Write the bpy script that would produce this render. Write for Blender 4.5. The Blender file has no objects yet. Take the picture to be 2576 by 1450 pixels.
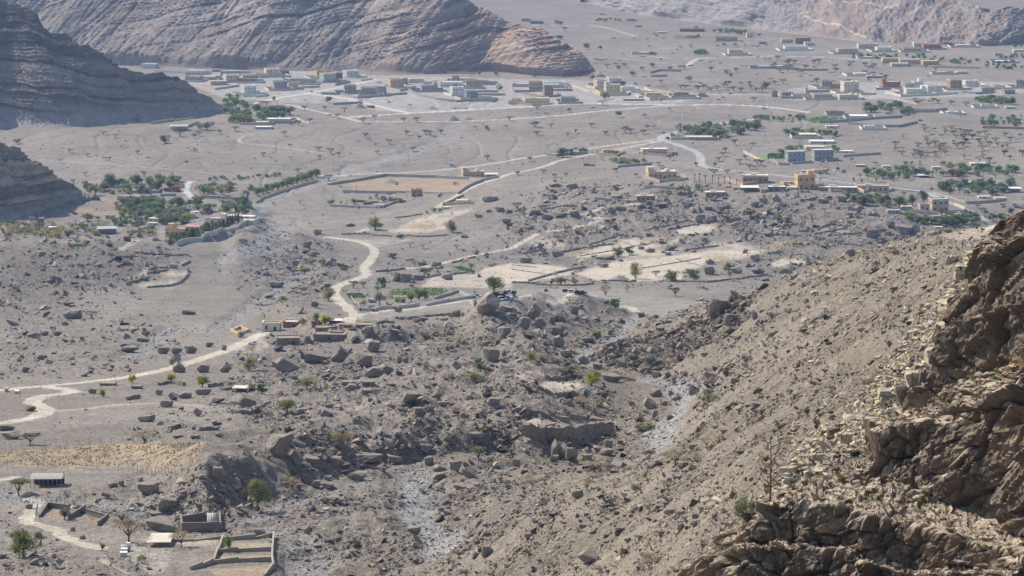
import bpy, bmesh, math, random
import numpy as np
from mathutils import Vector, Matrix
# ------------------------------------------------------------------ camera, sky, sun, exposure
S = bpy.context.scene
F, CX, CY = 7000.0, 1288.0, 725.0            # focal length and centre in units of the 2576 x 1450 photograph
CAMZ = 345.0
PITCH = math.atan((CY + 435.0) / F)
cp, sp = math.cos(PITCH), math.sin(PITCH)
cam = bpy.data.cameras.new("camera")
cam.sensor_width = 36.0
cam.lens = 36.0 * F / 2576.0
cam.clip_start, cam.clip_end = 1.0, 30000.0
camo = bpy.data.objects.new("camera", cam)
S.collection.objects.link(camo)
camo.location = (0, 0, CAMZ)
camo.rotation_euler = (math.pi / 2 - PITCH, 0, 0)
S.camera = camo
SUN_EL = math.radians(44)
SX, SY = -0.80, 0.60                          # horizontal direction towards the sun
sun = bpy.data.lights.new("sun", 'SUN')
sun.energy = 4.3
sun.angle = math.radians(0.5)
sun.color = (1.0, 0.92, 0.79)
suno = bpy.data.objects.new("sun", sun)
S.collection.objects.link(suno)
tosun = Vector((SX * math.cos(SUN_EL), SY * math.cos(SUN_EL), math.sin(SUN_EL))).normalized()
suno.rotation_euler = tosun.to_track_quat('Z', 'Y').to_euler()
suno.location = (0, 0, 900)
W = bpy.data.worlds.new("World")
S.world = W
W.use_nodes = True
nt = W.node_tree
nt.nodes.clear()
sky = nt.nodes.new('ShaderNodeTexSky')
sky.sky_type = 'NISHITA'
sky.sun_disc = False
sky.sun_elevation = SUN_EL
sky.sun_rotation = math.atan2(SX, SY)
bg = nt.nodes.new('ShaderNodeBackground')
bg.inputs[1].default_value = 0.125
wo = nt.nodes.new('ShaderNodeOutputWorld')
nt.links.new(sky.outputs[0], bg.inputs[0])
nt.links.new(bg.outputs[0], wo.inputs[0])
S.view_settings.view_transform = 'Standard'
S.view_settings.look = 'None'
S.view_settings.exposure = 0.36
S.view_settings.gamma = 1.0
S.cycles.max_bounces = 4
S.cycles.diffuse_bounces = 2
S.cycles.volume_bounces = 0
S.cycles.use_denoising = True
R = random.Random(11)
NR = np.random.default_rng(5)
C = S.collection
# ------------------------------------------------------------------ projection
def ray(u, v):
    """(x/y, z/y) slopes of the line of sight through photograph point u, v."""
    u = np.asarray(u, float); v = np.asarray(v, float)
    k = (CY - v) / F
    yy = cp + sp * k
    return (u - CX) / F / yy, (-sp + cp * k) / yy
def proj(x, y, z):
    dz = z - CAMZ
    d = y * cp - dz * sp
    return CX + F * x / d, CY - F * (y * sp + dz * cp) / d
# ------------------------------------------------------------------ noise
_P = np.random.default_rng(3).permutation(256).astype(np.int64)
_P = np.concatenate([_P, _P, _P])
_G = np.random.default_rng(4).uniform(0, 2 * np.pi, 256)
_GX, _GY = np.cos(_G), np.sin(_G)
_V = np.random.default_rng(9).uniform(-1, 1, 256)
def perlin(x, y, seed=0):
    xi = np.floor(x).astype(np.int64); yi = np.floor(y).astype(np.int64)
    fx, fy = x - xi, y - yi
    xi = (xi + seed * 17) & 255; yi = (yi + seed * 31) & 255
    u = fx * fx * fx * (fx * (fx * 6 - 15) + 10); w = fy * fy * fy * (fy * (fy * 6 - 15) + 10)
    def g(a, b, dx, dy):
        h = _P[_P[a] + b]
        return _GX[h] * dx + _GY[h] * dy
    n0 = g(xi, yi, fx, fy); n1 = g(xi + 1, yi, fx - 1, fy)
    n2 = g(xi, yi + 1, fx, fy - 1); n3 = g(xi + 1, yi + 1, fx - 1, fy - 1)
    a = n0 + u * (n1 - n0); b = n2 + u * (n3 - n2)
    return 1.5 * (a + w * (b - a))
def fbm(x, y, o=4, seed=0, gain=0.5):
    r = 0; A = 1.0
    for i in range(o):
        r = r + A * perlin(x, y, seed + i)
        x = x * 2.03 + 5.1; y = y * 2.03 - 3.7; A *= gain
    return r
def ridged(x, y, o=4, seed=0):
    r = 0; A = 1.0
    for i in range(o):
        r = r + A * (1 - 2 * np.abs(perlin(x, y, seed + i)))
        x = x * 2.03 + 5.1; y = y * 2.03 - 3.7; A *= 0.5
    return r
def worley(x, y, seed=0):
    """distance to nearest and second nearest cell point, and the nearest cell's random value"""
    xi = np.floor(x).astype(np.int64); yi = np.floor(y).astype(np.int64)
    f1 = np.full(x.shape, 9.0); f2 = np.full(x.shape, 9.0); idv = np.zeros(x.shape)
    for dx in (-1, 0, 1):
        for dy in (-1, 0, 1):
            a = (xi + dx + seed * 13) & 255; b = (yi + dy + seed * 29) & 255
            h = _P[_P[a] + b]
            px = xi + dx + 0.5 + 0.45 * _V[h]; py = yi + dy + 0.5 + 0.45 * _V[_P[h]]
            d = np.hypot(px - x, py - y)
            m = d < f1
            f2 = np.where(m, f1, np.minimum(f2, d)); idv = np.where(m, _V[_P[h + 7]], idv); f1 = np.where(m, d, f1)
    return f1, f2, idv
def facets(x, y, seed, tx, ty):
    """flat tilted facets: offset of the cell a point lies in, tilt across it, and the gap to the next cell"""
    xi = np.floor(x).astype(np.int64); yi = np.floor(y).astype(np.int64)
    f1 = np.full(x.shape, 9.0); f2 = np.full(x.shape, 9.0); pl = np.zeros(x.shape); idv = np.zeros(x.shape)
    for dx in (-1, 0, 1):
        for dy in (-1, 0, 1):
            h = _P[_P[(xi + dx + seed * 13) & 255] + ((yi + dy + seed * 29) & 255)]
            ox = xi + dx + 0.5 + 0.45 * _V[h] - x; oy = yi + dy + 0.5 + 0.45 * _V[_P[h]] - y
            d = np.hypot(ox, oy); m = d < f1
            f2 = np.where(m, f1, np.minimum(f2, d)); f1 = np.where(m, d, f1)
            idv = np.where(m, _V[_P[h + 7]], idv)
            pl = np.where(m, _V[_P[h + 7]] + tx * _V[_P[h + 31]] * ox + ty * _V[_P[h + 57]] * oy, pl)
    return pl, f2 - f1, idv
def sstep(a, b, x):
    t = np.clip((x - a) / (b - a), 0, 1)
    return t * t * (3 - 2 * t)
# ------------------------------------------------------------------ tables in photograph coordinates
def T(i, j, *pts):
    """points read off an enlarged tile (4x) of the photograph"""
    return [(644.0 * i + x / 4.0, 362.25 * j + y / 4.0) for x, y in pts]
PV = [1620, 1450, 1300, 1150, 1050, 950, 830, 735, 640, 560, 420, 300, 220, 180, 100, 0, -60, -200]
PD = [490, 570, 640, 740, 840, 1000, 1300, 1750, 2080, 2330, 2720, 3150, 3560, 3800, 4450, 5500, 6500, 9500]
_t = ray(CX, PV)[1]
PZ = CAMZ + _t * np.array(PD, float)
_yy = np.concatenate([[20, 250], PD]); _zz = np.concatenate([[PZ[0] + 60, PZ[0] + 25], PZ])
def floor_z(y):
    return np.interp(y, _yy, _zz)
def prof_d(v):
    return np.interp(-np.asarray(v, float), -np.array(PV, float), PD)
# ------------------------------------------------------------------ base terrain: smooth surface through measured points
ctrl = []                                      # (x/y, y, residual above the valley floor)
for v in PV[1:]:
    for u in (-250, 60, 350, 650, 950):
        ctrl.append((u, v, None))
    if v <= 700:
        for u in (1300, 1650, 2000, 2350, 2700, 2950):
            ctrl.append((u, v, None))
for u, v in ((1200, 735), (1400, 735), (1550, 740), (1200, 830), (1350, 830), (1150, 950), (1350, 950), (1150, 1050), (1400, 1050), (1100, 1150), (1300, 1160), (1450, 1168), (1100, 1350), (1000, 1300)):
    ctrl.append((u, v, None))
for q in ((1000,1450,560),(1200,1450,500),(1400,1450,430),(1600,1450,340),(1760,1450,265),(1850,1350,245),(1930,1260,222),(2050,1250,217),
          (1400,1250,560),(1490,1190,595),(1700,1165,600),(1560,1300,470),(1750,1250,380),(1800,1100,560),(1900,1180,330),(2100,1000,420),(2300,900,330),(2250,1050,260),
          (2200,1200,224),(1900,1000,620),(1663,1137,730),(1663,1062,800),(1725,1007,900),(1638,954,990),(1504,864,1220),(1468,879,1180),(1558,839,1300),(1598,794,1450),
          (1800,950,830),(1700,900,1040),(1600,870,1150),(1620,830,1240),(1700,800,1220),(1840,752,1150),(2000,690,1080),(2200,626,1000),(2360,588,900),(2480,565,830),(2650,530,760),
          (2100,800,720),(2300,700,610),(2400,640,700),(2450,600,760),(2000,800,850),(1900,850,870),(2400,800,390),(2500,700,420),(2576,600,500),(2750,700,400),(2800,1000,230),(2800,560,600)):
    ctrl.append(q)
cx_, cy_, cr_ = [], [], []
for u, v, d in ctrl:
    a, t = ray(u, v)
    D = float(prof_d(v)) if d is None else d
    cx_.append(float(a)); cy_.append(D); cr_.append(CAMZ + float(t) * D - float(floor_z(D)))
for u, D, r in ((1840,1420,8),(2000,1330,8),(2200,1280,12),(2400,1250,14),(2600,1200,16),(2850,1200,20),(1700,1500,0),(2000,1560,0),(2300,1560,0),(2600,1560,0),(2900,1560,0),
                (-250,300,0),(300,300,0),(800,300,0),(1300,300,15),(1700,150,60),(2300,150,70),(2900,150,90),(-250,120,0),(800,120,0)):
    cx_.append((u - CX) / F); cy_.append(D); cr_.append(r)
AW = 4.0
_cp = np.stack([np.array(cx_) * AW, np.log(np.array(cy_))], 1)
def _k(d2):
    return 0.5 * d2 * np.log(d2 + 1e-9)
n = len(_cp)
K = _k(((_cp[:, None] - _cp[None]) ** 2).sum(2)) + np.eye(n) * 1e-4
Pm = np.concatenate([np.ones((n, 1)), _cp], 1)
A = np.block([[K, Pm], [Pm.T, np.zeros((3, 3))]])
_w = np.linalg.solve(A, np.concatenate([np.array(cr_), np.zeros(3)]))
def base_z(a, y):
    p0 = a * AW; p1 = np.log(y)
    r = _w[n] + _w[n + 1] * p0 + _w[n + 2] * p1
    for i in range(n):
        r = r + _w[i] * _k((p0 - _cp[i, 0]) ** 2 + (p1 - _cp[i, 1]) ** 2)
    return floor_z(y) + r
# grid: columns of constant azimuth, rows closer together nearby
AS = np.linspace(-0.212, 0.222, 1040)
vs_ = np.concatenate([np.arange(1620, 560, -1.75), np.arange(560, -70, -1.35)])
YS = np.unique(np.concatenate([np.linspace(40, 130, 12), np.arange(130, 490, 1.35), prof_d(vs_), np.linspace(6600, 9000, 12)]))
NC, NRW = len(AS), len(YS)
# coarse evaluation, then cubic-like upsampling is not needed: residual is smooth
ac = np.linspace(AS[0], AS[-1], 150); yc = np.exp(np.linspace(math.log(YS[0]), math.log(YS[-1]), 300))
_A, _Y = np.meshgrid(ac, yc)
_B = base_z(_A, _Y) - floor_z(_Y)
def bil(tab, xs, ys_, x, y):
    i = np.clip(np.searchsorted(xs, x) - 1, 0, len(xs) - 2); j = np.clip(np.searchsorted(ys_, y) - 1, 0, len(ys_) - 2)
    fx = np.clip((x - xs[i]) / (xs[i + 1] - xs[i]), 0, 1); fy = np.clip((y - ys_[j]) / (ys_[j + 1] - ys_[j]), 0, 1)
    return (tab[j, i] * (1 - fx) + tab[j, i + 1] * fx) * (1 - fy) + (tab[j + 1, i] * (1 - fx) + tab[j + 1, i + 1] * fx) * fy
GA, GY = np.meshgrid(AS, YS)
GX = GA * GY
_fz = np.convolve(np.pad(floor_z(np.arange(0, 9600, 10.0)), 14, mode='edge'), np.ones(29) / 29, 'valid')
Z = np.interp(GY, np.arange(0, 9600, 10.0), _fz) + bil(_B, ac, np.log(yc), GA, np.log(GY))
def height(x, y):
    return bil(Z, AS, YS, np.asarray(x, float) / np.asarray(y, float), np.asarray(y, float))
def at(u, v):
    """ground points seen at photograph points u, v: arrays x, y, z"""
    u = np.atleast_1d(np.asarray(u, float)); v = np.atleast_1d(np.asarray(v, float))
    ox, oy = np.zeros(len(u)), np.zeros(len(u))
    for s in range(0, len(u), 4000):
        a, t = ray(u[s:s + 4000], v[s:s + 4000])
        i = np.clip(np.searchsorted(AS, a) - 1, 0, NC - 2)
        f = np.clip((a - AS[i]) / (AS[i + 1] - AS[i]), 0, 1)
        sl = ((Z[:, i] * (1 - f) + Z[:, i + 1] * f) - CAMZ) / YS[:, None]
        hit = sl >= t[None]
        hit[:8] = False
        k = np.argmax(hit, 0)
        k = np.where(hit.any(0), k, NRW - 1)
        k = np.clip(k, 1, NRW - 1)
        s0 = sl[k - 1, np.arange(len(a))]; s1 = sl[k, np.arange(len(a))]
        w = np.clip((t - s0) / np.where(np.abs(s1 - s0) < 1e-9, 1e-9, s1 - s0), 0, 1)
        y = YS[k - 1] + w * (YS[k] - YS[k - 1])
        ox[s:s + 4000] = a * y; oy[s:s + 4000] = y
    return ox, oy, height(ox, oy)
def pts_xy(pts):
    x, y, z = at([p[0] for p in pts], [p[1] for p in pts])
    return np.stack([x, y], 1)
def dense(pts, step):
    """a polyline resampled evenly (smoothly) in the plane"""
    p = np.asarray(pts, float)
    d = np.concatenate([[0], np.cumsum(np.hypot(*np.diff(p, axis=0).T))])
    n = max(2, int(d[-1] / step) + 1)
    s = np.linspace(0, d[-1], n)
    return np.stack([np.interp(s, d, p[:, 0]), np.interp(s, d, p[:, 1])], 1)
def smooth_line(p, k=3):
    p = np.asarray(p, float)
    for _ in range(k):                        # corner cutting
        q = np.concatenate([0.75 * p[:-1] + 0.25 * p[1:], 0.25 * p[:-1] + 0.75 * p[1:]], 1).reshape(-1, 2)
        p = np.concatenate([p[:1], q, p[-1:]])
    return p
def line_field(pl, reach):
    """grid window, distance to polyline, signed side and position along it"""
    lo = pl.min(0) - reach; hi = pl.max(0) + reach
    r0, r1 = np.searchsorted(YS, lo[1]), np.searchsorted(YS, hi[1]) + 1
    ymin = max(lo[1], 40)
    amin = min(lo[0] / ymin, lo[0] / max(hi[1], 41)); amax = max(hi[0] / ymin, hi[0] / max(hi[1], 41))
    c0, c1 = max(0, np.searchsorted(AS, amin) - 1), min(NC, np.searchsorted(AS, amax) + 1)
    r0 = max(0, r0 - 1)
    sl = (slice(r0, r1), slice(c0, c1))
    X, Y = GX[sl], GY[sl]
    best = np.full(X.shape, 1e9); side = np.zeros(X.shape); along = np.zeros(X.shape)
    L = np.concatenate([[0], np.cumsum(np.hypot(*np.diff(pl, axis=0).T))])
    tg = np.gradient(pl, axis=0)
    for _ in range(4):
        tg = np.concatenate([tg[:1], (tg[:-2] + 2 * tg[1:-1] + tg[2:]) / 4, tg[-1:]]) if len(tg) > 2 else tg
    for i in range(len(pl) - 1):
        ax, ay = pl[i]; bx, by = pl[i + 1]
        dx, dy = bx - ax, by - ay
        l2 = dx * dx + dy * dy + 1e-9
        t = np.clip(((X - ax) * dx + (Y - ay) * dy) / l2, 0, 1)
        d = np.hypot(X - ax - t * dx, Y - ay - t * dy)
        m = d < best
        best = np.where(m, d, best)
        tx = tg[i, 0] * (1 - t) + tg[i + 1, 0] * t; ty = tg[i, 1] * (1 - t) + tg[i + 1, 1] * t
        side = np.where(m, np.sign(tx * (Y - ay - t * dy) - ty * (X - ax - t * dx)), side)
        along = np.where(m, L[i] + t * math.sqrt(l2), along)
    return sl, best, side, along, L[-1]
def inpoly(pu, pv, poly):
    r = np.zeros(pu.shape, bool)
    j = len(poly) - 1
    for i in range(len(poly)):
        xi, yi = poly[i]; xj, yj = poly[j]
        c = ((yi > pv) != (yj > pv))
        r ^= c & (pu < (xj - xi) * (pv - yi) / (yj - yi + 1e-12) + xi)
        j = i
    return r
# ------------------------------------------------------------------ banks and mounds
SCARPS = [  # foot of the bank (walked so that the raised ground is on its far side), height, width of face, how far the raised ground fades out
    ([(255,1215),(330,1250),(400,1285),(480,1312),(560,1318),(610,1290),(690,1262),(800,1222),(900,1185),(1000,1168),(1200,1152),(1400,1160),(1560,1132),(1615,1070),(1640,1000),(1625,960)], 8.0, 17, 130),
    ([(1150,880),(1230,900),(1330,915),(1420,912),(1470,893),(1510,862),(1560,836),(1590,800)], 11.0, 62, 150),
    ([(440,640),(520,648),(600,628),(690,596),(712,572),(700,545)], 6.5, 14, 120),
    ([(650,790),(720,850),(860,880),(1000,875),(1100,860)], 5.0, 10, 110),
    ([(560,770),(640,730),(700,690),(780,650),(850,640)], 6.0, 40, 120),
]
for pl, h, face, fade in SCARPS:
    P = dense(smooth_line(pts_xy(pl)), 3.0)
    sl, d, side, al, L = line_field(P, fade)
    wob = 1 + 0.5 * fbm(GX[sl] / 30, GY[sl] / 30, 3, 5)
    d = np.maximum(d - 4.0 * (fbm(GX[sl] / 14, GY[sl] / 14, 3, 8) + 0.5), 0)
    up = h * sstep(0, face, d) * (1 - sstep(face, fade, d)) * (side > 0)
    uu = CX + F * 0.975 * GA[sl]; ul = min(p[0] for p in pl); uh = max(p[0] for p in pl)
    up *= sstep(ul, ul + 0.22 * (uh - ul), uu) * sstep(uh + 4, uh - 0.3 * (uh - ul), uu) * np.clip(wob, 0.5, 1.4)
    Z[sl] += up
MOUNDS = [((1480,545), 150, 16), ((1700,500), 130, 14), ((2050,545), 140, 20), ((2200,560), 110, 14), ((1290,480), 80, 6), ((690,640), 60, 8), ((240,690), 110, 12), ((30,690), 150, 18),
          ((1330,800), 60, 5), ((760,830), 50, 4)]
for (u, v), r, h in MOUNDS:
    x, y, _ = at([u], [v])
    d = np.hypot(GX - x[0], (GY - y[0]) / 1.5)
    Z += h * np.exp(-(d / r) ** 2)
# the ground ends in front of the near cliff
CLIFF_D = [(1690, 222), (1700, 217), (1770, 204), (1860, 197), (2000, 195), (2300, 186), (2480, 178), (2576, 172), (2860, 150)]
_ct = np.interp(CX + AS * F * 0.975, [1690] + [p[0] for p in CLIFF_D], [0] + [p[1] + 12 for p in CLIFF_D])
Z -= 90 * sstep(4, -5, GY - _ct[None])
# ------------------------------------------------------------------ ground colours and cover, painted as kinds of soil, plus shade on the left slope
U, V_ = proj(GX, GY, Z)
def rgb(r, g, b):
    f = lambda c: (c / 255 / 12.92) if c / 255 < 0.04045 else ((c / 255 + 0.055) / 1.055) ** 2.4
    return np.array([f(r), f(g), f(b)])
COL = np.zeros(GX.shape + (3,))
warm = sstep(1000, 1900, U + (V_ - 900) * 0.9) * sstep(2000, 1000, GY)
g0 = np.array([0.234, 0.205, 0.177]); g1 = np.array([0.205, 0.176, 0.141])
COL[:] = g0 * (1 - warm[..., None]) + g1 * warm[..., None]
nb = fbm(GX / 90, GY / 140, 5, 21)
COL *= (1 + 0.13 * nb)[..., None]
far = sstep(1900, 2500, GY)
COL *= (1 - 0.03 * far)[..., None]
slk = fbm((GX * 0.8 + GY * .25) / 16, (GY - GX * .6) / 110, 4, 27)
COL *= (1 + 0.20 * warm * slk)[..., None]
# long braided flood streaks on the plain
st = ridged(GX / 130 + 0.4 * perlin(GX / 300, GY / 300, 3), GY / 75, 4, 33)
pl_ = far * sstep(4600, 4200, GY)
COL *= (1 + pl_ * (0.10 * np.clip(st, -1, 1)))[..., None]
SMOOTH = np.zeros(GX.shape)                    # 1 where the surface is made even (roads, fields)
ROCKY = np.zeros(GX.shape)                     # how much rubble lies there
CLS = np.zeros(GX.shape, np.int8)
def paint(mask, col, k=1.0):
    m = (mask * k)[..., None]
    COL[:] = COL * (1 - m) + np.asarray(col) * m
# rubble zones (photograph polygons, strength)
ZONES = [
    ([(1288,620),(1260,560),(1330,490),(1500,470),(1750,478),(2000,490),(2200,500),(2300,560),(2370,590),(2150,660),(1980,700),(1850,640),(1600,600),(1400,640)], 1.0),
    ([(1160,640),(1288,600),(1500,640),(1950,690),(1900,720),(1600,720),(1350,720),(1100,730),(960,720),(960,660)], 0.45),
    ([(640,640),(700,600),(850,610),(900,660),(900,720),(800,770),(640,780),(600,720)], 0.8),
    ([(0,600),(330,610),(480,650),(340,740),(200,760),(0,780)], 0.8),
    ([(640,830),(850,850),(1130,800),(1180,860),(1450,900),(1480,980),(1560,1010),(1650,1000),(1640,1100),(1500,1160),(1200,1160),(1000,1170),(800,1230),(640,1250),(600,1180),(650,1080),(560,1000),(600,900)], 0.95),
    ([(1130,800),(1250,770),(1500,770),(1600,800),(1480,900),(1200,880)], 1.0),
    ([(0,760),(350,770),(460,830),(460,890),(300,930),(0,960)], 0.45),
    ([(300,1030),(600,1000),(650,1080),(560,1180),(520,1120),(300,1100)], 0.25),
    ([(250,1220),(560,1180),(640,1250),(560,1330),(380,1300)], 0.8),
    ([(100,1240),(400,1240),(640,1320),(700,1420),(1100,1380),(1000,1450),(560,1450),(520,1350),(300,1330)], 0.7),
    ([(0,1290),(60,1300),(200,1390),(330,1400),(400,1450),(0,1450)], 0.4),
    ([(650,1250),(900,1200),(1200,1170),(1650,1170),(1750,1000),(1900,900),(1500,900),(1500,820),(1850,740),(2360,580),(2576,500),(2800,500),(2800,1600),(900,1600),(700,1350)], 0.75),
    ([(0,520),(150,510),(300,590),(280,640),(0,600)], 0.5),
]
for poly, k in ZONES:
    m = inpoly(U, V_, poly) & (GY < 2600)
    ROCKY = np.maximum(ROCKY, m * k)
def blur(a, k):
    w = np.ones(2 * k + 1) / (2 * k + 1)
    for ax in (0, 1):
        c = np.cumsum(np.insert(np.pad(a, [(k + 1, k) if i == ax else (0, 0) for i in range(2)], mode='edge'), 0, 0, axis=ax), axis=ax)
        n_ = a.shape[ax]
        a = (np.take(c, np.arange(2 * k + 2, 2 * k + 2 + n_), axis=ax) - np.take(c, np.arange(1, 1 + n_), axis=ax)) / (2 * k + 1)
    return a
ROCKY = blur(ROCKY, 9)
_slope_shade = blur(inpoly(U, V_, [(-60,600),(120,612),(330,625),(470,655),(340,735),(200,775),(0,800),(-60,800)]).astype(float), 12)
COL *= (1 - 0.20 * _slope_shade * (GY < 2600))[..., None]  # half shade of the left slope, put into the ground colour
RK = ROCKY * np.clip(0.75 + 0.9 * fbm(GX / 26, GY / 40, 4, 41), 0, 1.3)
COL *= (1 - 0.13 * np.clip(RK, 0, 1) * (1 - warm))[..., None]
PALE = np.array([0.46, 0.40, 0.32]); SAND = np.array([0.49, 0.425, 0.34]); ORANGE = np.array([0.37, 0.255, 0.15]); GREEN = np.array([0.085, 0.125, 0.038]); BED = np.array([0.275, 0.27, 0.266]); DRY = np.array([0.33, 0.25, 0.17])
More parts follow.
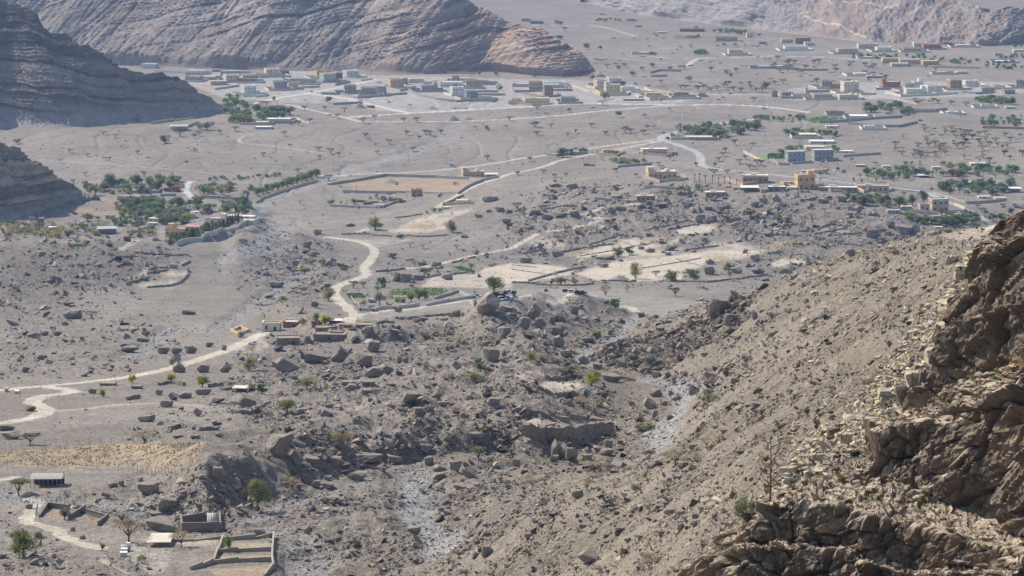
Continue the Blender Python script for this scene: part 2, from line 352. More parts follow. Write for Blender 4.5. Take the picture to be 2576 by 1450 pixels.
FIELDS = [  # soil patches: outline, colour, strength, level it?
    (T(2,1,(0,1200),(260,1210),(560,1245),(480,1320),(200,1390),(0,1400)) + T(1,1,(2380,1400),(2250,1290),(2300,1250)), SAND, 1, 1),
    (T(2,1,(640,1310),(760,1260),(1040,1180),(1500,1140),(1900,1080),(2300,1050),(2576,1080),(2300,1150),(1950,1180),(1900,1240),(1700,1290),(1600,1330),(1050,1390),(850,1375)), SAND, 1, 1),
    (T(2,1,(840,1040),(1000,1015),(1530,1010),(1700,940),(1660,985),(1300,1080),(720,1150),(620,1140)), SAND, 1, 1),
    (T(2,1,(1600,865),(1900,815),(2080,825),(1990,885),(1850,920),(1650,905)), SAND, 1, 1),
    (T(2,1,(1060,980),(1250,950),(1420,1000),(1240,1035),(1100,1010)), SAND, .9, 1),
    (T(2,1,(1300,950),(1500,920),(1560,960),(1400,990)), DRY, .9, 1),
    (T(2,1,(490,1110),(760,1050),(840,1070),(600,1140)), DRY, .8, 1),
    (T(2,1,(1920,1140),(2100,1110),(2260,1140),(2100,1170)), ORANGE, .7, 0),
    (T(2,1,(150,990),(300,950),(560,990),(520,1040),(250,1050)), PALE, .7, 0),
    (T(2,1,(1080,1345),(1500,1310),(1720,1310),(1700,1370),(1200,1385)), SAND, .9, 1),
    (T(2,1,(1100,1090),(1420,1060),(1760,1050),(1500,1130),(1080,1160)), SAND, .8, 1),
    (T(2,1,(1990,1000),(2290,1000),(2576,1040),(2320,1050),(2050,1045)), SAND, .8, 0),
    (T(2,1,(330,1330),(600,1260),(640,1305),(300,1385)), SAND, .8, 1),
    (T(2,1,(250,1420),(600,1345),(830,1390),(560,1440)), DRY, .7, 0),
    (T(2,1,(1900,1350),(2250,1330),(2350,1350),(1950,1390)), DRY, .6, 0),
    (T(3,1,(480,885),(750,835),(775,855),(500,915)), SAND, .9, 1),
    (T(3,1,(560,925),(790,865),(835,890),(600,935)), SAND, 1, 1),
    (T(3,1,(0,1215),(130,1155),(380,1175),(360,1220),(60,1235)), SAND, 1, 1),
    (T(3,1,(0,1010),(300,960),(400,970),(280,1040),(0,1080)), DRY, .7, 0),
    (T(1,1,(960,895),(1100,850),(1300,865),(1600,900),(1960,860),(1860,800),(2200,660),(2000,660),(1650,740),(1420,850)), SAND, .75, 0),
    (T(1,1,(1520,830),(1620,795),(1830,800),(1800,850),(1580,860)), ORANGE, .75, 0),
    (T(1,1,(1650,1440),(1780,1330),(2120,1300),(2300,1290),(2576,1330),(2576,1449)), SAND, .75, 0),
    (T(2,2,(210,960),(500,935),(745,995),(560,1055),(400,1045)), SAND, 1, 1),
    (T(2,2,(0,870),(210,830),(410,880),(150,965)), SAND, .9, 1),
    (T(2,2,(60,930),(220,850),(330,890),(180,950)), DRY, .7, 0),
    (T(2,2,(100,1350),(240,1300),(470,1350),(760,1330),(1040,1340),(1010,1440)) + T(2,3,(800,60),(500,20),(200,0)), SAND, 1, 1),
    (T(0,1,(1270,1370),(1460,1290),(1485,1310),(1320,1375)), SAND, 1, 1),
    (T(0,1,(1400,1285),(1540,1215),(1565,1240),(1440,1290)), SAND, 1, 1),
    (T(0,1,(1340,1449),(1450,1400),(1780,1380),(1800,1400),(1720,1449)), SAND, 1, 1),
    (T(0,1,(1580,1305),(1720,1285),(1900,1290),(1880,1325),(1740,1335)), SAND, 1, 1),
    (T(0,1,(1800,1210),(1880,1175),(1900,1185),(1830,1225)), SAND, 1, 1),
    (T(3,1,(1730,900),(1850,850),(2200,790),(2380,780),(2370,850),(2250,960),(1920,1000),(1780,950)), np.array([.35,.30,.24]), .8, 1),
    (T(3,1,(2180,850),(2350,800),(2370,840),(2250,880),(2180,880)), PALE, 1, 0),
    (T(0,3,(0,200),(400,170),(1100,120),(2000,100),(2080,130),(1970,300),(1700,395),(1300,345),(700,365),(0,340)), np.array([.37,.285,.18]), .6, 0),
    (T(1,1,(850,400),(1200,350),(1500,335),(2200,365),(2040,490),(1000,470)), ORANGE * 1.15, .45, 1),
    (T(0,1,(750,650),(1180,680),(1060,720),(800,720)), ORANGE, .6, 0),
    (T(0,1,(900,530),(1250,590),(1200,640),(1000,580)), ORANGE, .6, 0),
    (T(3,0,(370,1215),(520,1175),(780,1190),(660,1215),(470,1238)), GREEN * 2.3, 1, 1),
    (T(3,1,(0,105),(165,98),(165,150),(0,152)) + T(2,1,(2520,150),(2480,110)), GREEN * 2.2, 1, 1),
    (T(1,2,(910,60),(1060,55),(1110,100),(950,112)), GREEN * 1.2, .9, 1),
    (T(1,2,(1350,25),(1600,0),(1900,5),(1880,70),(1350,110)), GREEN * 1.2, .9, 1),
    (T(1,1,(1965,1240),(2060,1230),(2200,1280),(2195,1308),(2050,1295)), GREEN, 1, 1),
    (T(0,1,(680,1012),(890,1015),(870,1035),(700,1042)), GREEN * 2, .9, 0),
    (T(0,0,(2430,1010),(2576,1040),(2576,1120),(2440,1110)) + T(1,0,(130,1120),(0,1100)), GREEN * 1.7, .9, 0),
    (T(0,1,(915,800),(1100,770),(1120,830),(930,850)), GREEN, .7, 0),
    (T(3,0,(720,395),(900,388),(880,405),(740,408)), GREEN * 1.6, .9, 0),
    (T(3,0,(1260,425),(1400,415),(1410,430),(1280,438)), GREEN * 1.6, .9, 0),
    (T(2,0,(1620,365),(1900,360),(1900,395),(1640,390)), GREEN * .8, .6, 0),
    (T(0,3,(2240,1110),(2576,1100)) + T(1,3,(0,1100),(155,1090),(150,1200),(0,1200)) + T(0,3,(2576,1195),(2235,1205)), np.array([.36,.29,.21]), 1, 1),
    (T(0,3,(2190,1240),(2576,1225)) + T(1,3,(0,1225),(150,1225),(150,1290),(0,1300)) + T(0,3,(2576,1300),(2180,1310)), np.array([.36,.29,.21]), 1, 1),
    (T(0,3,(2100,1390),(2576,1340)) + T(1,3,(0,1335),(150,1325),(60,1449)) + T(0,3,(2160,1449)), np.array([.34,.27,.19]), 1, 1),
    (T(0,3,(430,860),(520,780),(720,790),(700,870)), ORANGE, .6, 1),
    (T(0,3,(860,920),(900,860),(1080,870),(980,940)), ORANGE * .8, .6, 1),
    (T(0,3,(1730,1100),(2200,1080),(2180,1170),(1850,1150)), SAND, .6, 0),
    (T(0,3,(1200,1170),(1480,1050),(1740,1060),(1720,1280),(1640,1430),(1500,1449),(1300,1300)), np.array([.40,.36,.31]), .55, 0),
    (T(0,1,(1600,850),(1680,840),(1700,900),(1600,930)) , BED, .8, 0),
    (T(0,1,(1820,760),(2050,760),(2050,800),(1860,820)), BED, .8, 0),
    (T(2,2,(0,110),(0,20),(500,10),(1150,60),(1900,140),(1500,300),(1250,240),(1100,170),(600,120)), np.array([.285,.262,.236]), .8, 1),
    (T(1,2,(1080,265),(1400,230),(2000,165),(2200,120),(2150,200),(1800,220),(1300,330),(1180,350),(1000,350)), np.array([.30,.27,.236]), .7, 1),
    (T(1,1,(840,960),(1180,960),(1600,960),(1200,1040),(1150,1000)), np.array([.38,.345,.30]), .8, 0),
    (T(0,2,(2200,620),(2576,470),(2576,640),(2450,650)) + T(1,2,(0,470),(60,520),(170,590),(0,640)), np.array([.38,.345,.30]), .8, 0),
    (T(0,2,(650,80),(1000,0),(1700,-60),(1750,60),(1400,180),(1100,380),(900,430),(1050,260),(820,200)), np.array([.265,.236,.206]), .6, 0),
    (T(0,2,(1100,1180),(1700,1150),(2300,1200),(2500,1300),(2000,1350),(1300,1330),(600,1420),(200,1449),(0,1400),(500,1250)), np.array([.27,.238,.205]), .6, 0),
    (T(1,2,(790,1100),(1380,1120),(1300,1250),(1000,1330),(500,1330),(650,1200)), np.array([.27,.238,.204]), .6, 0),
    # pale dusty ground of the far village
    ([(440,200),(560,180),(640,185),(760,175),(940,190),(1050,190),(1300,200),(1430,200),(1600,215),(1770,245),(1700,262),(1450,262),(1300,272),(1060,285),(960,280),(880,262),(700,258),(560,245)], np.array([.38,.355,.33]), .75, 0),
    ([(1930,240),(2000,222),(2150,208),(2350,205),(2576,208),(2576,235),(2450,245),(2200,250),(1990,252)], np.array([.38,.355,.33]), .75, 0),
]
def soft(mask):
    return blur(mask.astype(float), 1)
LEVEL = []
for poly, c, k, lev in FIELDS:
    m = inpoly(U, V_, poly)
    vmean = np.mean([p[1] for p in poly])
    d0 = float(prof_d(vmean))
    uu = np.mean([p[0] for p in poly])
    dd = float(at([uu], [vmean])[1][0])
    m &= np.abs(np.log(GY / dd)) < 0.4
    ms = soft(m)
    edge = np.clip(k * ms * (1 + 0.6 * fbm(GX / 9, GY / 14, 4, 50)), 0, 1) if k < 1 else ms
    paint(edge, np.asarray(c), 1)
    if lev:
        SMOOTH = np.maximum(SMOOTH, ms)
    ROCKY *= (1 - 0.9 * ms * (1 if k > .7 else .4))
# wadi beds
WADI = [
    ([(1130,1385)] + T(1,3,(1900,1060),(1750,950),(1650,880),(1560,800),(1700,700),(1620,600),(1530,500),(1600,380),(1800,350),(2200,370)) + T(2,3,(0,350),(300,310),(700,330),(1000,280),(1300,250),(1480,190),(1490,100)) + T(2,2,(1520,1380),(1650,1250),(1750,1130),(1780,1060),(1700,1000),(1600,960)), 7.5, .9),
    (T(1,3,(1530,500),(1300,430),(1100,480),(800,560),(450,640),(200,720)) + T(0,3,(2576,860),(2300,880)), 5, .6),
    (T(0,3,(-100,560),(200,640),(600,650),(900,690),(1200,720),(1500,790),(1700,850)), 9, .55),
    (T(2,2,(1600,960),(1400,920),(1300,880)), 5, .7),
    (T(2,2,(640,760),(720,640),(850,560),(1000,500),(1080,460),(1150,400),(1210,330),(1250,260)), 6, .8),
    (T(1,1,(1550,80),(1300,150),(1000,220),(750,320),(600,395),(300,480),(50,560),(0,620),(40,720),(150,800),(240,870),(190,940),(30,1010)) + T(0,1,(2500,1060),(2300,1120),(2200,1180)), 13, .8),
    (T(1,0,(2000,1240),(1930,1330),(1900,1400)) + T(1,1,(1700,30),(1550,80)), 14, .5),
    (T(1,1,(560,1200),(480,1260),(380,1340),(250,1430)) + T(1,2,(100,80),(0,150)) + T(0,2,(2400,290),(2200,400),(2100,470),(1800,330),(1500,590),(1250,680)), 8, .55),
    (T(1,3,(200,950),(330,1050),(450,1180),(600,1250),(500,1350),(400,1449)), 7, .45),
    (T(1,3,(800,1130),(600,1250),(300,1300),(700,1449)), 6, .4),
]
BEDM = np.zeros(GX.shape)
for pl, wd, k in WADI:
    P = dense(smooth_line(pts_xy(pl), 2), 4.0)
    wd *= 0.78
    sl, d, side, al, L = line_field(P, wd * 2.5)
    nn = fbm(GX[sl] / 12, GY[sl] / 16, 4, 61)
    m = sstep(1.15, 0.45, d / wd + 0.5 * nn) * k
    COL[sl] = COL[sl] * (1 - m[..., None]) + BED * m[..., None] * (1 + 0.1 * nn[..., None])
    BEDM[sl] = np.maximum(BEDM[sl], m); ROCKY[sl] *= 1 - 0.75 * m
    Z[sl] -= 1.2 * sstep(1.6, 0.6, d / wd + 0.4 * nn)
# roads: (points, half width m, colour, kind)
TAN = np.array([0.51, 0.455, 0.375]); GREY = np.array([0.40, 0.395, 0.40]); PATHC = np.array([0.45, 0.40, 0.335])
ROADS = [
    (T(1,1,(720,938),(1000,975),(1100,1003),(1180,1045),(1200,1100),(1150,1180),(1080,1240),(1100,1290),(1130,1310),(1050,1350),(900,1400),(800,1440)) + T(1,2,(780,50),(800,95),(850,130),(910,190),(1000,255),(1010,290),(930,355)), 3.3, TAN, 1),
    (T(1,2,(1030,270),(1180,250),(1400,222),(1700,190),(2000,150),(2200,100),(2300,70)) + T(2,2,(0,85),(200,72),(500,72),(900,100),(1150,165),(1250,240)), 2.8, TAN * .93, 1),
    (T(0,2,(-200,1050),(0,1030),(200,1008),(500,985),(850,950),(1200,912),(1500,860),(1700,815),(1900,755),(2100,690),(2300,620),(2500,530)) + T(1,2,(0,490),(90,450)), 3.0, TAN, 1),
    (T(0,2,(-200,1400),(0,1372),(250,1320),(400,1285),(480,1245),(430,1205),(340,1170),(320,1140),(400,1098),(500,1078),(650,1065),(740,1045),(640,1015),(500,1000)), 3.0, TAN, 1),
    (T(0,2,(480,1240),(900,1218),(1200,1172),(1600,1162),(2000,1185)), 2.2, PATHC, 0),
    (T(1,1,(1400,1265),(1750,1230),(1960,1180),(2200,1120),(2576,1050)) + T(2,1,(0,1045),(120,980),(250,910)), 2.6, TAN, 1),
    (T(2,1,(330,888),(600,850),(900,770),(980,748),(760,740)), 2.2, TAN * .95, 1),
    (T(2,1,(680,722),(800,690),(900,640),(1000,615),(1280,600)), 2.2, TAN * .93, 1),
    (T(2,0,(2700,1190),(2300,1210),(1900,1280),(1650,1330),(1500,1372),(1490,1400),(1600,1440)) + T(2,1,(1650,0),(1850,75),(1905,130),(1895,200),(1955,240),(2200,270),(2576,300)) + T(3,1,(250,335),(700,380),(1300,450),(1600,480),(1750,560),(2000,660),(2200,775)), 4.2, GREY, 2),
    (T(1,1,(640,315),(900,315),(1100,300),(1600,290),(2100,240),(2576,170)) + T(2,1,(0,160),(330,115),(760,50),(1100,0)) + [(1663,350)], 2.8, TAN, 1),
    (T(2,1,(0,300),(350,225),(450,170),(800,105),(1350,0)) + [(1668,353)], 3.0, TAN * .95, 1),
    (T(1,1,(1820,640),(1900,590),(2100,480),(2300,390),(2500,320)) + [(1288,437)], 3.2, TAN * .97, 1),
    (T(1,0,(940,1180),(1550,1140),(1700,1135),(2200,1105),(2576,1085)) + T(2,0,(650,1040),(1100,1050),(1700,1060),(2100,1050),(2576,1075)) + T(3,0,(400,1130)), 4.0, np.array([.56,.54,.51]), 1),
    (T(2,0,(0,1200),(500,1165),(850,1120),(1300,1085),(1600,1065)), 3.0, np.array([.56,.54,.51]), 1),
    (T(1,0,(1050,1225),(1900,1230),(2576,1200)), 2.6, np.array([.52,.49,.46]), 1),
    (T(1,0,(0,1040),(200,990),(520,940),(900,870),(1200,800)), 4.0, np.array([.54,.50,.45]), 1),
    (T(1,0,(520,940),(900,990),(1100,1040),(1350,1100),(1550,1140)), 5.0, np.array([.54,.50,.45]), 1),
    (T(1,0,(150,1045),(330,1050),(500,1100),(750,1150),(950,1200),(1050,1225)), 3.0, np.array([.50,.46,.42]), 1),
    (T(1,0,(400,1180),(440,1220),(540,1235)), 3.0, np.array([.50,.46,.42]), 1),
    ([(644,337)] + T(0,0,(2480,1360),(2420,1385),(2405,1420),(2440,1445)) + T(1,1,(100,10),(400,55),(700,95)), 1.8, np.array([.44,.40,.37]), 0),
    (T(0,1,(1925,380),(1885,400),(1870,450),(1880,490),(1930,540),(1975,572)), 3.0, np.array([.50,.49,.47]), 1),
    (T(0,1,(400,160),(900,190),(1500,235),(2000,280),(2300,310)), 1.6, np.array([.42,.39,.36]), 0),
    (T(0,3,(-100,500),(0,482),(150,455)), 2.0, TAN * .95, 1),
    (T(0,3,(240,675),(330,690),(395,710),(360,755),(280,850),(240,905),(290,925),(400,930),(550,980),(650,1060),(780,1110),(920,1160),(1000,1170)), 1.7, TAN * .92, 1),
    (T(0,3,(1040,1300),(1180,1375),(1300,1430)), .6, TAN * .8, 0),
    (T(2,0,(1760,670),(1820,610),(1900,585),(2200,585),(2576,565)) + T(3,0,(0,565),(600,575),(1000,605)), 3.5, np.array([.50,.48,.46]), 1),
    (T(2,0,(1050,580),(1450,630),(1760,665)), 2.5, np.array([.46,.43,.41]), 0),
    (T(2,0,(1400,565),(1600,600),(1900,585)), 2.5, np.array([.46,.43,.41]), 0),
    (T(2,0,(150,260),(350,250),(560,265),(750,245),(1000,290),(1250,370)), 3.5, np.array([.48,.44,.41]), 0),
    (T(2,0,(1900,952),(2576,955)), 3.0, np.array([.52,.48,.43]), 1),
    (T(3,0,(1000,950),(1300,1000),(1500,1050)), 4.0, np.array([.50,.46,.42]), 0),
    (T(0,1,(1230,1060),(1310,1010),(1390,970)), 2.2, np.array([.44,.40,.36]), 0),
]
for pl, hw, c, kind in ROADS:
    P = dense(smooth_line(pts_xy(pl), 2), 2.5)
    sl, d, side, al, L = line_field(P, hw * 3 + 3)
    cell = 0.5 * GY[sl] * (AS[1] - AS[0])
    m = sstep(hw + cell, hw - cell, d + (0.9 if kind != 2 else 0.0) * fbm(GX[sl] / 5, GY[sl] / 9, 3, 71))
    if kind == 0:
        m *= 0.7
    rut = 1 - 0.08 * np.exp(-((d - hw * .45) / (hw * .16)) ** 2) if kind == 1 else 1
    COL[sl] = COL[sl] * (1 - m[..., None]) + np.asarray(c) * (1 + .10 * fbm(GX[sl] / 9, GY[sl] / 16, 3, 73))[..., None] * m[..., None] * (rut[..., None] if kind == 1 else 1)
    SMOOTH[sl] = np.maximum(SMOOTH[sl], sstep(hw * 2, hw, d))
    ROCKY[sl] *= (1 - 0.95 * sstep(hw * 1.8, hw * 1.1, d))
    if kind:
        CLS[sl] = np.where((m > 0.5) , kind, CLS[sl])
CLS[(CLS == 0) & (BEDM > 0.45)] = 3
# ------------------------------------------------------------------ small relief
_pm = blur(inpoly(U, V_, [(530,1345),(700,1345),(700,1460),(470,1460),(470,1425)]).astype(float), 5) * (GY < 700)
_q = _pm > .6
_c = np.linalg.lstsq(np.stack([GX[_q], GY[_q], np.ones(_q.sum())], 1), Z[_q], rcond=None)[0]
Z = Z * (1 - _pm) + (GX * _c[0] + GY * _c[1] + _c[2]) * _pm
SMOOTH = np.maximum(SMOOTH, _pm); ROCKY *= 1 - .95 * _pm
sm = np.clip(SMOOTH, 0, 1)
Zs = blur(Z, 5)
Z = Z * (1 - 0.0 * sm) + 0.0 * Zs
rk = np.clip(ROCKY, 0, 1)
amp = 0.10 + 1.1 * rk
near = sstep(2800, 900, GY)
Z += (1 - 0.95 * sm) * (amp * 1.3 * fbm(GX / 22, GY / 22, 3, 81) + rk * 0.9 * (np.abs(fbm(GX / 6.5, GY / 6.5, 3, 91)) - 0.25) * (0.35 + near) + 0.14 * near * fbm(GX / 2.2, GY / 2.2, 2, 95))
gul = np.abs(perlin(GX / 55 + 0.6 * perlin(GX / 160, GY / 160, 7), GY / 210, 12))
gz = sstep(1950, 2150, GY) * sstep(3700, 3300, GY) * (1 - sm) * (GA < 0.12)
Z -= gz * 0.9 * sstep(0.10, 0.0, gul)
Z += gz * 0.25 * fbm(GX / 9, GY / 9, 3, 97)
# ------------------------------------------------------------------ materials
def new_mat(name, rough=0.95):
    m = bpy.data.materials.new(name)
    m.use_nodes = True
    b = m.node_tree.nodes['Principled BSDF']
    b.inputs['Roughness'].default_value = rough
    b.inputs['Specular IOR Level'].default_value = 0.15
    return m, m.node_tree, b
def earth_mat(name, scales=((0.9, 0.30), (0.12, 0.22), (3.5, 0.2)), bump=0.6, bscale=1.2, attr=True, col=(.3, .27, .24), bdist=0.4):
    """colour attribute of the surface broken up by three sizes of stone speckle, with bump"""
    m, t, b = new_mat(name)
    N, L = t.nodes.new, t.links.new
    tc = N('ShaderNodeTexCoord')
    if attr:
        src = N('ShaderNodeAttribute'); src.attribute_name = 'albedo'; cur = src.outputs['Color']
    else:
        src = N('ShaderNodeRGB'); src.outputs[0].default_value = (*col, 1); cur = src.outputs[0]
    for sc, am in scales:
        nz = N('ShaderNodeTexNoise'); nz.inputs['Scale'].default_value = sc; nz.inputs['Detail'].default_value = 3.0; nz.inputs['Roughness'].default_value = 0.65
        L(tc.outputs['Object'], nz.inputs['Vector'])
        mr = N('ShaderNodeMapRange'); mr.inputs[1].default_value = 0.3; mr.inputs[2].default_value = 0.7
        mr.inputs[3].default_value = 1 - am; mr.inputs[4].default_value = 1 + am
        L(nz.outputs['Fac'], mr.inputs[0])
        mx = N('ShaderNodeVectorMath'); mx.operation = 'MULTIPLY'
        L(cur, mx.inputs[0]); L(mr.outputs[0], mx.inputs[1]); cur = mx.outputs[0]
    L(cur, b.inputs['Base Color'])
    if bump:
        nz = N('ShaderNodeTexNoise'); nz.inputs['Scale'].default_value = bscale; nz.inputs['Detail'].default_value = 4.0; nz.inputs['Roughness'].default_value = 0.7
        L(tc.outputs['Object'], nz.inputs['Vector'])
        bp = N('ShaderNodeBump'); bp.inputs['Strength'].default_value = bump; bp.inputs['Distance'].default_value = bdist
        L(nz.outputs['Fac'], bp.inputs['Height']); L(bp.outputs[0], b.inputs['Normal'])
    return m
_flat = {}
def paint_mat(name, col, rough=0.9, vary=0.12, scale=0.7):
    if name in _flat:
        return _flat[name]
    m, t, b = new_mat(name, rough)
    N, L = t.nodes.new, t.links.new
    tc = N('ShaderNodeTexCoord')
    nz = N('ShaderNodeTexNoise'); nz.inputs['Scale'].default_value = scale; nz.inputs['Detail'].default_value = 4.0
    L(tc.outputs['Object'], nz.inputs['Vector'])
    mr = N('ShaderNodeMapRange'); mr.inputs[1].default_value = 0.3; mr.inputs[2].default_value = 0.7; mr.inputs[3].default_value = 1 - vary; mr.inputs[4].default_value = 1 + vary
    L(nz.outputs['Fac'], mr.inputs[0])
    src = N('ShaderNodeRGB'); src.outputs[0].default_value = (*col, 1)
    mx = N('ShaderNodeVectorMath'); mx.operation = 'MULTIPLY'
    L(src.outputs[0], mx.inputs[0]); L(mr.outputs[0], mx.inputs[1]); L(mx.outputs[0], b.inputs['Base Color'])
    _flat[name] = m
    return m
# ------------------------------------------------------------------ mesh and object helpers
def np_mesh(name, V, Fq, mat=None, col=None, smooth=True):
    """mesh from an (n,3) array and an (m,3 or 4) face array; COL gives a colour to every vertex"""
    me = bpy.data.meshes.new(name)
    V = np.ascontiguousarray(V, np.float32); Fq = np.ascontiguousarray(Fq, np.int32)
    k = Fq.shape[1]
    me.vertices.add(len(V)); me.vertices.foreach_set('co', V.ravel())
    me.loops.add(Fq.size); me.loops.foreach_set('vertex_index', Fq.ravel())
    me.polygons.add(len(Fq)); me.polygons.foreach_set('loop_start', np.arange(0, Fq.size, k, dtype=np.int32))
    me.update(calc_edges=True)
    me.polygons.foreach_set('use_smooth', np.full(len(Fq), smooth))
    if col is not None:
        a = me.color_attributes.new('albedo', 'FLOAT_COLOR', 'POINT')
        c = np.ones((len(V), 4), np.float32); c[:, :3] = col
        a.data.foreach_set('color', c.ravel())
    if mat:
        me.materials.append(mat)
    return me
def obj(name, me, parent=None, loc=(0, 0, 0), rz=0.0):
    o = bpy.data.objects.new(name, me)
    C.objects.link(o)
    o.location = loc; o.rotation_euler = (0, 0, rz)
    if parent is not None:
        o.parent = parent
    return o
def tag(o, label=None, cat=None, group=None, kind=None):
    if label: o['label'] = label
    if cat: o['category'] = cat
    if group: o['group'] = group
    if kind: o['kind'] = kind
    return o
def thing(name, label, cat, loc=(0, 0, 0), rz=0.0, group=None):
    return tag(obj(name, None, None, loc, rz), label, cat, group)
def copy_tree(o, parent=None):
    c = o.copy(); C.objects.link(c)
    if parent is not None:
        c.parent = parent
    for ch in o.children:
        copy_tree(ch, c)
    return c
class MB:
    """collects boxes, tubes and sheets into one mesh"""
    def __init__(s):
        s.v, s.f = [], []
    def add(s, v, f):
        n = len(s.v); s.v += [tuple(p) for p in v]; s.f += [tuple(i + n for i in q) for q in f]
        return s
    def box(s, x0, x1, y0, y1, z0, z1, M=None, taper=1.0):
        mx, my = (x0 + x1) / 2, (y0 + y1) / 2
        hx, hy = (x1 - x0) / 2, (y1 - y0) / 2
        p = [(mx + a * hx, my + b * hy, z0) for a, b in ((-1, -1), (1, -1), (1, 1), (-1, 1))] + [(mx + a * hx * taper, my + b * hy * taper, z1) for a, b in ((-1, -1), (1, -1), (1, 1), (-1, 1))]
        if M is not None:
            p = [M @ Vector(q) for q in p]
        return s.add(p, [(3, 2, 1, 0), (4, 5, 6, 7), (0, 1, 5, 4), (1, 2, 6, 5), (2, 3, 7, 6), (3, 0, 4, 7)])
    def tube(s, pts, rads, n=6, cap=True):
        rings = []
        for i, p in enumerate(pts):
            p = Vector(p)
            d = Vector(pts[min(i + 1, len(pts) - 1)]) - Vector(pts[max(i - 1, 0)])
            d.normalize()
            a = d.orthogonal().normalized(); b = d.cross(a)
            r = rads[i] if isinstance(rads, (list, tuple)) else rads
            rings.append([p + r * (math.cos(2 * math.pi * k / n) * a + math.sin(2 * math.pi * k / n) * b) for k in range(n)])
        v = [q for r_ in rings for q in r_]
        f = [(i * n + k, i * n + (k + 1) % n, (i + 1) * n + (k + 1) % n, (i + 1) * n + k) for i in range(len(pts) - 1) for k in range(n)]
        if cap:
            f += [tuple(reversed(range(n))), tuple((len(pts) - 1) * n + k for k in range(n))]
        return s.add(v, f)
    def dome(s, c, r, h, n=10, m=4):
        v, f = [], []
        for i in range(m):
            t = math.pi / 2 * i / m
            for k in range(n):
                v.append((c[0] + r * math.cos(t) * math.cos(2 * math.pi * k / n), c[1] + r * math.cos(t) * math.sin(2 * math.pi * k / n), c[2] + h * math.sin(t)))
        v.append((c[0], c[1], c[2] + h))
        for i in range(m - 1):
            for k in range(n):
                f.append((i * n + k, i * n + (k + 1) % n, (i + 1) * n + (k + 1) % n, (i + 1) * n + k))
        for k in range(n):
            f.append(((m - 1) * n + k, (m - 1) * n + (k + 1) % n, m * n))
        return s.add(v, f)
    def mesh(s, name, mat, smooth=False):
        me = bpy.data.meshes.new(name)
        me.from_pydata(s.v, [], s.f); me.update()
        if smooth:
            me.polygons.foreach_set('use_smooth', [True] * len(me.polygons))
        me.materials.append(mat)
        return me
    def build(s, name, mat, parent=None, smooth=False, loc=(0, 0, 0), rz=0.0):
        return obj(name, s.mesh(name, mat, smooth), parent, loc, rz)
# ------------------------------------------------------------------ ground, roads and dry river beds: one surface, cut by kind
M_GROUND = earth_mat("ground_gravel", scales=((0.45, 0.26), (0.06, 0.14), (1.6, 0.34)), bump=1.0, bscale=1.0, bdist=0.6)
vid = np.arange(NC * NRW).reshape(NRW, NC)
quads = np.stack([vid[:-1, :-1], vid[:-1, 1:], vid[1:, 1:], vid[1:, :-1]], -1)
cl4 = np.sort(np.stack([CLS[:-1, :-1], CLS[:-1, 1:], CLS[1:, 1:], CLS[1:, :-1]], -1), -1)[..., 2]
VG = np.stack([GX, GY, Z], -1).reshape(-1, 3)
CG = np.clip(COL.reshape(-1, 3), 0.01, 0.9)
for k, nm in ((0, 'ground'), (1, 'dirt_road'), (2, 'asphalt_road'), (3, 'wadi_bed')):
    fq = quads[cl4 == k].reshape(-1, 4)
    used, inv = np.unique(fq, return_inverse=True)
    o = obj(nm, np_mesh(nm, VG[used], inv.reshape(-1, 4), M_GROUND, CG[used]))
    tag(o, kind='structure')
